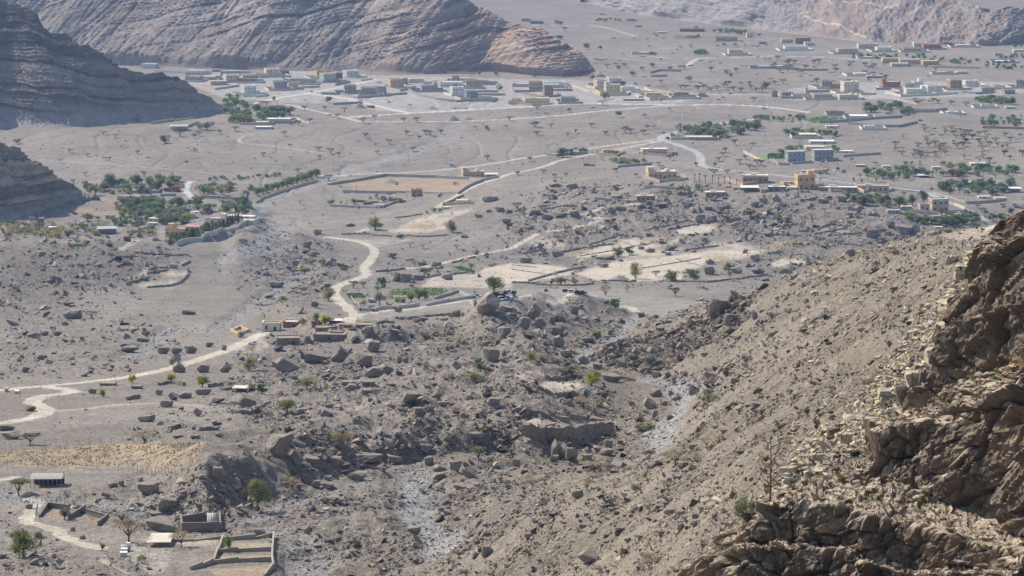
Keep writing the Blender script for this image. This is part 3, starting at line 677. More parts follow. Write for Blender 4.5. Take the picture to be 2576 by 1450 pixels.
# ------------------------------------------------------------------ hills: slopes with rock strata rising from the plain
def pl_at(pl, u):
    p = np.array(pl, float)
    return np.interp(u, p[:, 0], p[:, 1])
def mesh_normals(P):
    du = np.gradient(P, axis=1); dv = np.gradient(P, axis=0)
    n = np.cross(du, dv)
    return n / (np.linalg.norm(n, axis=-1, keepdims=True) + 1e-9)
M_HILL = earth_mat("hill_rock", scales=((0.25, 0.18), (0.05, 0.14), (0.9, 0.16)), bump=0.8, bscale=0.35, bdist=1.5)
def hill(name, base, top, du, dv, slope, strata, gully, colf, below=25, back=0.8, dbase=None, shape=None):
    u0, u1 = base[0][0], base[-1][0]
    us = np.arange(u0, u1 + du, du)
    vb = pl_at(base, us); vt = np.minimum(pl_at(top, us), vb - 0.5)
    nr = int(max(vb - vt) / dv) + 2
    s = np.linspace(0, 1, nr)
    k0 = int(below / dv) + 1
    vv = np.concatenate([vb[None] + np.linspace(below, dv, k0)[:, None], vb[None] + s[:, None] * (vt - vb)[None]], 0)
    uu = np.broadcast_to(us, vv.shape).copy()
    db = np.array([dbase(u_, v_) for u_, v_ in zip(us, vb)]) if dbase else at(us, vb)[1]
    db = np.convolve(np.pad(db, 25, mode='edge'), np.ones(51) / 51, 'valid')
    a, t = ray(uu, vv)
    tb = ray(us, vb)[1]
    zb = CAMZ + tb * db
    Tn = np.tan(np.radians(slope(uu, vv) if callable(slope) else slope))
    D = (zb - db * Tn - CAMZ) / (t - Tn)
    if shape is not None:
        D = D + shape(uu, vv)
    P = np.stack([a * D, D, CAMZ + t * D], -1)
    Nn = mesh_normals(P)
    x, y, z = P[..., 0], P[..., 1], P[..., 2]
    fade = np.concatenate([np.zeros(k0), sstep(0, 0.06, s)])[:, None]
    disp = gully(x, y, z, uu, vv) * fade
    sd = strata(x, y, z, uu, vv) * fade
    P = P + Nn * (disp + sd)[..., None]
    # the far side of the crest
    last = P[-1]
    bk = []
    for q in (4, 14, 40, 110, 260):
        d2 = last[:, 1] + q
        bk.append(np.stack([last[:, 0] * d2 / last[:, 1], d2, last[:, 2] - back * q], -1))
    col = colf(x, y, z, uu, vv, Nn)
    P = np.concatenate([P, np.array(bk)], 0)
    col = np.concatenate([col, np.repeat(col[-1:], 5, 0)], 0)
    nr, nc = P.shape[:2]
    vid = np.arange(nr * nc).reshape(nr, nc)
    q = np.stack([vid[:-1, :-1], vid[:-1, 1:], vid[1:, 1:], vid[1:, :-1]], -1).reshape(-1, 4)
    o = obj(name, np_mesh(name, P.reshape(-1, 3), q, M_HILL, np.clip(col.reshape(-1, 3), .01, .9)))
    return tag(o, kind='structure')
def beds(q, sharp=6.0, seed=0):
    """stair profile of rock beds of varied thickness: value and colour index along the stack q (metres)"""
    w = q + 1.2 * perlin(q / 13.0, np.full_like(q, seed + 0.5), seed)
    f = w - np.floor(w)
    return (np.floor(w) + sstep(0.72, 1.0, f)), _V[_P[(np.floor(w).astype(np.int64) + seed * 7) & 255]]
def lay(col, idv, k):
    return col * (1 + k * idv[..., None])
HB = np.array([0.255, 0.216, 0.188]); HR = np.array([0.31, 0.225, 0.175])
# big mountain behind the far village
H1B = [(-140,160),(330,165),(480,172),(620,176),(760,180),(900,178),(1040,189),(1250,178),(1330,190),(1440,193),(1530,194)]
H1T = [(-140,-170),(960,-170),(1080,-50),(1130,-8),(1149,5),(1189,25),(1244,47),(1290,56),(1326,70),(1370,82),(1400,110),(1443,127),(1470,147),(1498,175),(1530,193)]
def h1_gully(x, y, z, u, v):
    d = (u - 640) + (v - 0) * 0.9                     # gullies run down and towards the viewer's left
    g = fbm(d / 210, v / 500, 3, 201)
    g2 = 1 - np.abs(perlin(d / 330 + .3, v / 900, 205)) * 2
    return 9 * g + 9 * g2 + 2.4 * fbm(d / 45, v / 90, 4, 208) + 1.5 * np.abs(fbm(u / 14, v / 9, 3, 209)) - 1.4 * sstep(.22, 0, np.abs(perlin(d / 26, v / 140, 210)))
def h1_q(x, z):
    return (z - 0.22 * x + 2.2 * fbm(x / 320, z / 180, 2, 220)) / 3.4
def h1_str(x, y, z, u, v):
    st, idv = beds(h1_q(x, z), seed=3)
    q = h1_q(x, z)
    k = np.clip(0.55 + 1.0 * fbm(u / 150, v / 60, 3, 223), 0.05, 1.4) * (.25 + .75 * sstep(25, 100, pl_at(H1B, u) - v + .12 * (u - 900)))
    fr = q - np.floor(q)
    return k * (3.0 * (st - q) + 2.2 * idv)
def h1_col(x, y, z, u, v, Nn):
    st, idv = beds(h1_q(x, z), seed=3)
    red = sstep(900, 1250, u + 0.9 * (v - 60)) * np.clip(0.8 + .5 * fbm(u / 90, v / 40, 3, 230), 0, 1)
    c = HB * (1 - red[..., None]) + HR * red[..., None]
    c = lay(c, idv * (.3 + .7 * sstep(20, 95, pl_at(H1B, u) - v + .12 * (u - 900))), 0.46)
    return c * (1 + 0.2 * fbm(u / 40, v / 20, 4, 231))[..., None]
hill("hill", H1B, H1T, 2.2, 1.5, 33, h1_str, h1_gully, h1_col)
# hill on the left, mostly in its own shadow
H2B = [(-160,335),(0,323),(100,324),(200,320),(330,312),(400,302),(480,297),(555,288),(600,276)]
H2T = [(-160,-60),(-20,-30),(0,-6),(22,20),(38,22),(44,13),(75,11),(90,20),(105,50),(130,76),(165,82),(200,108),(260,130),(310,158),(345,172),(420,190),(470,204),(500,228),(535,245),(562,268),(600,275)]
def h2_gully(x, y, z, u, v):
    d = u - (v - 100) * 0.75
    return 8 * fbm(d / 130, v / 600, 3, 240) + 2.6 * fbm(d / 40, v / 80, 4, 243) + 1.3 * np.abs(fbm(u / 12, v / 8, 3, 245)) - 1.2 * sstep(.22, 0, np.abs(perlin(d / 24, v / 120, 246)))
def h2_q(x, z):
    return (z + 0.16 * x + 1.6 * fbm(x / 160, z / 90, 2, 250)) / 3.6
def h2_str(x, y, z, u, v):
    q = h2_q(x, z); st, idv = beds(q, seed=11)
    k = np.clip(0.7 + 0.9 * fbm(u / 90, v / 70, 3, 252), 0.05, 1.4) * sstep(20, 90, pl_at(H2B, u) - v)
    return k * (3.2 * (st - q) + 2.2 * idv)
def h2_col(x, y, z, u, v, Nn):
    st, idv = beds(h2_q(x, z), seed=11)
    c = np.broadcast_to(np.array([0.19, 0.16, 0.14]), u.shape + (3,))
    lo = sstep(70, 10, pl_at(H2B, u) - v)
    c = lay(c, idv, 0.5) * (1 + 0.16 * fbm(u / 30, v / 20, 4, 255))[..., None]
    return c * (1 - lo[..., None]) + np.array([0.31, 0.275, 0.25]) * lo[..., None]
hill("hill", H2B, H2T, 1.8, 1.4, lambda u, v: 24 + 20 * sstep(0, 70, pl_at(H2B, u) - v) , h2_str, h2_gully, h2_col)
# low ridge at the left edge
H3B = [(-160,575),(0,560),(60,552),(120,530),(165,515),(215,505),(300,500)]
H3T = [(-160,320),(0,357),(30,371),(75,401),(100,414),(130,438),(150,461),(180,470),(215,492),(300,499)]
def h3_gully(x, y, z, u, v):
    d = u - (v - 400) * 0.8
    return 7 * fbm(d / 70, v / 300, 3, 260) + 3.5 * fbm(d / 22, v / 30, 4, 263) + 0.8 * fbm(x / 3, z / 3, 3, 264)
def h3_q(x, z):
    return (z + 0.30 * x + 1.0 * fbm(x / 80, z / 40, 2, 265)) / 3.2
def h3_str(x, y, z, u, v):
    q = h3_q(x, z); st, idv = beds(q, seed=21)
    k = np.clip(0.8 + 0.8 * fbm(u / 50, v / 40, 3, 266), 0.1, 1.4) * sstep(12, 55, pl_at(H3B, u) - v)
    return k * (3.4 * (st - q) + 1.8 * idv)
def h3_col(x, y, z, u, v, Nn):
    st, idv = beds(h3_q(x, z), seed=21)
    c = np.broadcast_to(np.array([0.29, 0.23, 0.18]), u.shape + (3,))
    lo = sstep(50, 8, pl_at(H3B, u) - v)
    c = lay(c, idv, 0.5) * (1 + 0.16 * fbm(u / 16, v / 12, 4, 269))[..., None]
    return c * (1 - lo[..., None]) + np.array([0.32, 0.275, 0.24]) * lo[..., None]
hill("hill", H3B, H3T, 1.6, 1.4, lambda u, v: 24 + 16 * sstep(0, 50, pl_at(H3B, u) - v), h3_str, h3_gully, h3_col)
# hills at the head of the plain
H4B = [(1470,2),(1513,20),(1563,32),(1663,45),(1788,62),(1932,80),(2060,92),(2140,104),(2220,112),(2400,115),(2520,118),(2590,104),(2700,96),(2860,90)]
H4T = [(1470,-10),(1490,-120),(1600,-170),(2330,-170),(2400,-20),(2440,10),(2480,28),(2510,23),(2545,22),(2600,36),(2700,60),(2860,85)]
def h4_gully(x, y, z, u, v):
    d = u + (v - 60) * 0.5
    return 16 * fbm(d / 190, v / 260, 3, 270) + 4 * fbm(d / 45, v / 40, 4, 273) + 2 * fbm(u / 9, v / 6, 3, 274)
def h4_str(x, y, z, u, v):
    q = (z - 0.1 * x) / 7.0; st, idv = beds(q, seed=31)
    k = np.clip(0.1 + 1.1 * fbm(u / 120, v / 40, 3, 276), 0.0, 1.2)
    return k * 3.4 * (st - q)
def h4_col(x, y, z, u, v, Nn):
    red = sstep(1930, 2080, u + (v - 60) * 0.3) * np.clip(0.75 + .5 * fbm(u / 70, v / 40, 3, 278), 0, 1)
    c = np.array([.29, .265, .25]) * (1 - red[..., None]) + np.array([.285, .222, .185]) * red[..., None]
    c = c * (1 + 0.14 * fbm(u / 22, v / 14, 4, 279))[..., None]
    for pl in (T(3,0,(640,40),(650,75),(690,98)), T(3,0,(300,155),(360,142),(425,130)), T(3,0,(370,170),(480,215),(600,270),(700,290),(810,315),(930,340),(1050,390),(1150,450)), T(3,0,(760,20),(1000,10),(1300,30))):
        p = np.array(pl); dd = np.full(u.shape, 1e9)
        for i in range(len(p) - 1):
            e = p[i + 1] - p[i]
            t = np.clip(((u - p[i, 0]) * e[0] + (v - p[i, 1]) * e[1]) / (e @ e), 0, 1)
            dd = np.minimum(dd, np.hypot(u - p[i, 0] - t * e[0], (v - p[i, 1] - t * e[1]) * 1.3))
        m = sstep(3.6, 1.6, dd)[..., None]
        c = c * (1 - m) + np.array([.50, .40, .30]) * m
    return c
hill("hill", H4B, H4T, 2.4, 1.3, lambda u, v: 17 + 16 * sstep(2100, 1850, u), h4_str, h4_gully, h4_col)
# ------------------------------------------------------------------ the near cliff
U0, U1, DU = 1700.0, 2860.0, 1.9
us = np.arange(U0, U1, DU)
rs = np.random.default_rng(21)
def jag(pl, amp, sc, seed):
    base = pl_at(pl, us)
    f1, f2, idv = worley(us / sc, np.full_like(us, 0.5 + seed), seed)
    return base + amp * idv + 0.35 * amp * fbm(us / (sc * .5), np.full_like(us, seed * 1.7), 3, seed)
lines = [  # outlines of ledges from the bottom up: (v along u), distance along u, rows up to the next, rock or ledge
    (jag([(1700,1640),(2860,1640)], 0, 30, 1), -1.5, 60),
    (jag([(1700,1560),(1745,1470),(1775,1420),(1800,1388),(1880,1377),(1930,1374),(2050,1380),(2140,1392),(2200,1425),(2300,1445),(2420,1440),(2520,1448),(2576,1470),(2860,1500)], 5, 34, 2), 0, 45),
    (jag([(1700,1540),(1745,1455),(1780,1410),(1810,1378),(1878,1366),(1925,1368),(2050,1368),(2140,1376),(2200,1400),(2300,1432),(2420,1425),(2520,1432),(2576,1440),(2860,1460)], 3, 34, 3), 2.0, 22),
    (jag([(1700,1530),(1745,1450),(1780,1405),(1830,1362),(1876,1342),(1893,1318),(1922,1300),(1928,1268),(2000,1264),(2080,1282),(2120,1266),(2160,1290),(2190,1302),(2250,1312),(2300,1322),(2330,1338),(2390,1346),(2430,1358),(2480,1372),(2576,1392),(2860,1420)], 4, 28, 4), 2.35, 55),
    (jag([(1700,1522),(1745,1443),(1780,1398),(1830,1354),(1876,1330),(1893,1306),(1922,1278),(1935,1254),(2010,1240),(2100,1225),(2170,1202),(2203,1194),(2260,1212),(2300,1224),(2345,1242),(2400,1268),(2450,1288),(2500,1312),(2576,1345),(2860,1380)], 3, 30, 5), 6.5, 40),
    (jag([(1700,1515),(1745,1436),(1780,1390),(1830,1346),(1876,1322),(1893,1298),(1922,1270),(1935,1246),(2010,1232),(2100,1217),(2170,1190),(2200,1170),(2207,1092),(2270,1066),(2310,1070),(2400,1064),(2450,1042),(2500,1034),(2576,1010),(2860,980)], 4, 40, 6), 6.9, 80),
    (jag([(1700,1508),(1745,1429),(1780,1383),(1830,1339),(1876,1315),(1893,1291),(1922,1263),(1935,1239),(2010,1225),(2100,1209),(2170,1180),(2200,1160),(2208,1080),(2270,1046),(2300,1020),(2330,1000),(2400,962),(2450,946),(2500,934),(2576,915),(2860,880)], 4, 34, 7), 11.0, 34),
    (jag([(1700,1500),(1745,1421),(1780,1375),(1830,1331),(1876,1307),(1893,1283),(1922,1255),(1935,1231),(2010,1217),(2100,1200),(2170,1170),(2200,1150),(2210,1072),(2268,1040),(2284,1020),(2322,920),(2340,862),(2395,822),(2420,780),(2448,740),(2486,690),(2492,655),(2530,640),(2576,640),(2860,600)], 5, 26, 8), 13.0, 100),
    (jag([(1700,1494),(1745,1415),(1780,1369),(1830,1325),(1876,1301),(1893,1277),(1922,1249),(1935,1225),(2010,1211),(2100,1193),(2170,1163),(2200,1143),(2212,1066),(2268,1034),(2284,1014),(2322,914),(2340,856),(2395,814),(2420,770),(2448,728),(2480,690),(2488,612),(2515,590),(2545,545),(2576,518),(2700,430),(2860,330)], 5, 22, 9), 16.0, 8),
]
rows_v, rows_d = [], []
for i in range(len(lines) - 1):
    v0, d0, n_ = lines[i]; v1, d1, _ = lines[i + 1]
    d0 = pl_at(CLIFF_D, us) + d0; d1 = pl_at(CLIFF_D, us) + d1
    v1 = np.minimum(v1, v0 - 0.6)
    lines[i + 1] = (v1, lines[i + 1][1], lines[i + 1][2])
    for k in range(n_):
        f = k / n_
        rows_v.append(v0 + (v1 - v0) * f); rows_d.append(d0 + (d1 - d0) * f)
rows_v.append(lines[-1][0]); rows_d.append(pl_at(CLIFF_D, us) + lines[-1][1])
vv = np.array(rows_v); dd = np.array(rows_d)
uu = np.broadcast_to(us, vv.shape)
a, t = ray(uu, vv)
P = np.stack([a * dd, dd, CAMZ + t * dd], -1)
P0 = P.copy()
Nn = mesh_normals(blur(P[..., 0], 4)[..., None] * np.array([1, 0, 0]) + blur(P[..., 1], 4)[..., None] * np.array([0, 1, 0]) + blur(P[..., 2], 4)[..., None] * np.array([0, 0, 1]))
steep = 1 - sstep(0.35, 0.75, Nn[..., 2])
X, Y, ZZ = P[..., 0], P[..., 1], P[..., 2]
YZ = ZZ + 0.55 * Y
wx = X + 0.22 * fbm(X / 2.5, YZ / 3, 3, 301)
wz = YZ + 0.22 * fbm(X / 3, YZ / 2.5, 3, 302) - 0.05 * X
steepk = blur(steep, 2)
pe, ce, ide = facets(wx / 3.0 + 3, wz / 4.4, 306, 1.6, 1.2)
pf, cf, idv = facets(wx / 1.25, wz / 2.1, 303, 1.6, 1.3)
pg, cg, idg = facets(wx / 0.55 + 7, wz / 0.75, 304, 1.8, 1.8)
ph_, ch_, idh = facets(wx / 0.22 + 1, wz / 0.26, 308, 1.8, 1.8)
disp = steepk * (0.95 * pe + 0.42 * pf + 0.17 * pg + 0.06 * ph_ - 1.1 * sstep(.05, 0, ce) - 0.55 * sstep(.07, 0, cf) - 0.16 * sstep(.10, 0, cg))
disp += (1 - steepk) * (0.10 * pf + 0.12 * pg + 0.06 * ph_ - 0.10 * sstep(.08, 0, cf))
disp += 0.22 * fbm(wx / 3.2, wz / 3.2, 2, 310) + 0.05 * fbm(X / .35, YZ / .35, 3, 312)
P = P + Nn * disp[..., None]
n2 = mesh_normals(P)
flat = sstep(0.30, 0.80, blur(n2[..., 2], 1) + 0.15 * fbm(X / 1.5, YZ / 1.5, 3, 320))
var = np.array([0.165, 0.128, 0.098]); pale = np.array([0.41, 0.34, 0.26]); och = np.array([0.34, 0.225, 0.13])
oc = sstep(0.25, 0.75, fbm(X / 3.2, YZ / 2.2, 4, 330) - 0.15) * steepk * 0.7
col = var * (1 - oc[..., None]) + och * oc[..., None]
lite = sstep(0.15, 0.8, fbm(wx / 2.0, wz / 4.0, 3, 333))[..., None] * 0.35
col = col * (1 - lite) + np.array([.25, .20, .155]) * lite
col = col * (1 - flat[..., None]) + pale * flat[..., None]
lpal = (sstep(2010, 1860, uu) * 0.25)[..., None]
col = col * (1 - lpal) + pale * lpal
col = col * (1 + 0.18 * idg + 0.12 * fbm(X / .8, YZ / .8, 3, 335))[..., None]
# behind the top edge and at the foot of the rock
lastP = P[-1]; bk = []
for q in (1.5, 4, 10, 24, 60):
    d2 = lastP[:, 1] + q
    bk.append(np.stack([lastP[:, 0] * d2 / lastP[:, 1] + q * 0.3, d2, lastP[:, 2] - 0.9 * q], -1))
P = np.concatenate([P, np.array(bk)], 0); col = np.concatenate([col, np.repeat(col[-1:], 5, 0)], 0)
nr, nc = P.shape[:2]
vid = np.arange(nr * nc).reshape(nr, nc)
q = np.stack([vid[:-1, :-1], vid[:-1, 1:], vid[1:, 1:], vid[1:, :-1]], -1).reshape(-1, 4)
M_CLIFF = earth_mat("cliff_rock", scales=((4.0, 0.24), (0.8, 0.2), (14.0, 0.22)), bump=0.7, bscale=6.0, bdist=0.12)
cl = obj("cliff", np_mesh("cliff", P.reshape(-1, 3), q, M_CLIFF, np.clip(col.reshape(-1, 3), .01, .9), smooth=False))
tag(cl, kind='structure')
CLIFF_P, CLIFF_U, CLIFF_V, CLIFF_FLAT = P, uu, vv, flat
# ------------------------------------------------------------------ loose rock: boulders as things, the countless stones as stuff
THINGS = []                                    # (object, phrase, u, v) for the labels made at the end
def hull(pts):
    bm = bmesh.new()
    for p in pts:
        bm.verts.new(p)
    r = bmesh.ops.convex_hull(bm, input=bm.verts)
    bmesh.ops.delete(bm, geom=list({g for g in r['geom_interior'] + r['geom_unused'] if isinstance(g, bmesh.types.BMVert)}), context='VERTS')
    bmesh.ops.triangulate(bm, faces=bm.faces)
    bm.verts.index_update()
    V = np.array([v.co for v in bm.verts]); Fq = np.array([[v.index for v in f.verts] for f in bm.faces])
    bm.free()
    return V, Fq
STONES = []
for i in range(14):
    p = NR.normal(size=(9, 3)); p /= np.linalg.norm(p, axis=1)[:, None]
    p = np.sign(p) * np.abs(p) ** 0.7 * NR.uniform(.7, 1.0, (9, 1))
    STONES.append(hull(p * np.array([1, NR.uniform(.65, 1), NR.uniform(.45, .75)]) * 0.62))
M_STONE = earth_mat("loose_stone", scales=((1.3, 0.22), (5.0, 0.15)), bump=0.5, bscale=2.5, bdist=0.2)
def gidx(x, y):
    c = np.clip(np.searchsorted(AS, x / y), 0, NC - 1); r = np.clip(np.searchsorted(YS, y), 0, NRW - 1)
    return r, c
def stones(name, x, y, size, col, tilt=0.5, z=None):
    n = len(x)
    z = height(x, y) if z is None else z
    var = NR.integers(0, len(STONES), n)
    Vs, Fs, Cs, off = [], [], [], 0
    for k, (sv, sf) in enumerate(STONES):
        m = np.where(var == k)[0]
        if not len(m):
            continue
        th = NR.uniform(0, 2 * np.pi, len(m)); c, s = np.cos(th), np.sin(th)
        tx, ty = NR.uniform(-tilt, tilt, (2, len(m)))
        stx = NR.uniform(.7, 1.3, (len(m), 3)) * size[m][:, None]
        v = sv[None] * stx[:, None, :]
        v = np.stack([v[..., 0] * c[:, None] - v[..., 1] * s[:, None], v[..., 0] * s[:, None] + v[..., 1] * c[:, None], v[..., 2]], -1)
        v[..., 2] += v[..., 0] * tx[:, None] + v[..., 1] * ty[:, None]
        v += np.stack([x[m], y[m], z[m] + 0.16 * size[m]], -1)[:, None]
        Fs.append((sf[None] + off + np.arange(len(m))[:, None, None] * len(sv)).reshape(-1, 3))
        Cs.append(np.repeat(col[m], len(sv), 0)); Vs.append(v.reshape(-1, 3)); off += len(m) * len(sv)
    o = obj(name, np_mesh(name, np.concatenate(Vs), np.concatenate(Fs), M_STONE, np.clip(np.concatenate(Cs), .02, .8), smooth=False))
    return tag(o, kind='stuff')
def tint(n, base, k=0.22, warm_=0.05):
    b = np.asarray(base)[None] * (1 + NR.normal(0, k, (n, 1))) if np.ndim(base) == 1 else base * (1 + NR.normal(0, k, (n, 1)))
    return b * (1 + NR.normal(0, warm_, (n, 1)) * np.array([[1, 0, -1.2]]))
def scatter(n, u0, u1, v0, v1, pmin, pxs, power, keep):
    u = NR.uniform(u0, u1, n); v = NR.uniform(v0, v1, n)
    x, y, z = at(u, v)
    r, c = gidx(x, y)
    p = keep(r, c, u, v)
    m = NR.uniform(0, 1, n) < p
    u, v, x, y, r, c = u[m], v[m], x[m], y[m], r[m], c[m]
    px = pxs[0] * (1 - NR.uniform(0, 1, len(x)) * (1 - (pxs[0] / pxs[1]) ** power)) ** (-1 / power)
    size = np.clip(px * y / F, pmin, 6.0)
    return u, v, x, y, size, r, c
cl_u = np.array([1690] + [p[0] for p in CLIFF_D])
def on_scree(r, c):
    return (warm[r, c] > 0.35)
# boulder field of the valley floor
clump = lambda r, c: np.clip(0.65 + 1.0 * fbm(GX[r, c] / 28, GY[r, c] / 45, 3, 141), 0.02, 1.3)
u, v, x, y, sz, r, c = scatter(270000, -60, 2640, 455, 1500, 0.3, (2.3, 30), 1.8, lambda r, c, u, v: ROCKY[r, c] * (~on_scree(r, c)) * (GY[r, c] < 2600) * clump(r, c) * 0.85)
stones("boulder_field_stones", x, y, sz, tint(len(x), [.255, .22, .19], .34))
u, v, x, y, sz, r, c = scatter(260000, 850, 2640, 500, 1500, 0.14, (2.3, 26), 1.85, lambda r, c, u, v: np.clip(ROCKY[r, c], .25, 1) * on_scree(r, c) * np.clip(0.55 + .9 * fbm(GX[r, c] / 9, GY[r, c] / 30, 3, 142), .08, 1.2) * (GY[r, c] > np.interp(u, cl_u, [0] + [p[1] + 13 for p in CLIFF_D])))
w_ = sstep(1500, 2200, u)[:, None]
stones("scree_stones", x, y, sz, tint(len(x), np.array([[.222, .19, .155]]) * (1 - w_) + np.array([[.30, .25, .19]]) * w_, .42))
u, v, x, y, sz, r, c = scatter(110000, -60, 1800, 560, 1500, 0.2, (2.2, 15), 2.2, lambda r, c, u, v: sstep(.25, .6, BEDM[r, c]) * .55 + .25 * sstep(.03, .25, BEDM[r, c]))
stones("wadi_stones", x, y, sz, tint(len(x), [.315, .305, .295], .25))
u, v, x, y, sz, r, c = scatter(40000, -60, 2640, 330, 1450, 0.3, (2.0, 8), 2.4, lambda r, c, u, v: .32 * (ROCKY[r, c] < .4) * (SMOOTH[r, c] < .3))
stones("plain_stones", x, y, sz, tint(len(x), [.215, .195, .18], .22))
# dark broken rock ribs on the scree, and the pale beds beside the near cliff
def in_any(polys):
    return lambda r, c, u, v: sum(inpoly(u, v, p) * k for p, k in polys) * (GY[r, c] > np.interp(u, cl_u, [0] + [p[1] + 13 for p in CLIFF_D]))
u, v, x, y, sz, r, c = scatter(26000, 1440, 2330, 700, 1010, 0.4, (4, 34), 1.5, in_any([([(1470,905),(1560,855),(1640,835),(1700,830),(1750,800),(1830,765),(1900,790),(1830,850),(1750,880),(1660,950),(1560,930)], .8), ([(1800,770),(1850,745),(1900,760),(1850,800)], .9), ([(1660,950),(1780,930),(1900,880),(1880,930),(1760,1000)], .3)]))
stones("dark_rib_stones", x, y, sz, tint(len(x), [.175, .142, .115], .25))
u, v, x, y, sz, r, c = scatter(60000, 1750, 2600, 520, 1330, 0.15, (4, 30), 1.6, in_any([([(2560,560),(2480,640),(2450,720),(2350,830),(2330,930),(2290,1040),(2210,1100),(2060,1190),(1960,1220),(2020,1120),(2150,1000),(2250,880),(2350,760),(2420,660),(2500,580)], .9), ([(1580,1350),(1700,1290),(1800,1240),(1850,1250),(1760,1330),(1680,1420),(1600,1400)], .25)]))
stones("pale_ledge_stones", x, y, sz, tint(len(x), [.45, .38, .28], .22), tilt=.25)
k_ = np.argwhere((CLIFF_FLAT > .55) & (CLIFF_U > 1790))
k_ = k_[NR.integers(0, len(k_), 5200)]
p_ = CLIFF_P[k_[:, 0], k_[:, 1]]
stones("cliff_ledge_stones", p_[:, 0], p_[:, 1], np.clip(.055 * NR.uniform(0, 1, len(p_)) ** -.55, .05, .75), tint(len(p_), [.30, .245, .185], .35), z=p_[:, 2] + .02)
# boulders
def boulder_mesh(seed, kind):
    rg = np.random.default_rng(500 + seed)
    bm = bmesh.new(); bmesh.ops.create_icosphere(bm, subdivisions=4, radius=1.0)
    V = np.array([p.co for p in bm.verts]); Fq = np.array([[q.index for q in f.verts] for f in bm.faces]); bm.free()
    V = V * np.array([1, .85, .95])
    for i in range(9 if kind != 'wedge' else 6):
        nrm = rg.normal(size=3); nrm[2] *= 0.8; nrm /= np.linalg.norm(nrm)
        d = rg.uniform(.42, .72)
        V = V - np.maximum(V @ nrm - d, 0)[:, None] * nrm
    if kind == 'block':
        V[:, 2] = np.minimum(V[:, 2] + .12 * V[:, 0], .38) - .12 * V[:, 0]
    if kind == 'wedge':
        for nrm, d in (((.62, -.2, .75), .36), ((-.75, -.1, .65), .5)):
            nrm = np.array(nrm) / np.linalg.norm(nrm)
            V = V - np.maximum(V @ nrm - d, 0)[:, None] * nrm
    if kind == 'slab':
        nrm = np.array([.25, -.1, .95]); nrm /= np.linalg.norm(nrm)
        V = V - np.maximum(V @ nrm - .25, 0)[:, None] * nrm
    q = V / np.ptp(V, axis=0)
    V = V * (1 + 0.05 * fbm(V[:, 0] * 2.3 + seed, V[:, 1] * 2.3 + V[:, 2] * 2, 4, 400 + seed))[:, None]
    V = V - np.clip(0.05 - np.abs(perlin(V[:, 0] * 1.6 + V[:, 2] + seed, V[:, 1] * 1.6, 420 + seed)), 0, .05)[:, None] * V * 1.6
    V[:, :2] -= (V.max(0) + V.min(0))[:2] / 2
    V = V / np.ptp(V, axis=0)
    V[:, 2] -= V[:, 2].min()
    return np_mesh("boulder", V, Fq, M_BOULD, np.broadcast_to(np.array([.27, .236, .20]), V.shape) * (1 + .15 * fbm(V[:, 0] * 3 + seed, V[:, 2] * 4, 3, 440))[:, None], smooth=False)
M_BOULD = earth_mat("boulder_rock", scales=((1.0, 0.20), (0.35, 0.18), (4.0, 0.14)), bump=0.6, bscale=1.6, bdist=0.3)
BOULD = {k: [boulder_mesh(i + 10 * j, k) for i in range(n_)] for j, (k, n_) in enumerate((('block', 9), ('wedge', 5), ('slab', 5)))}
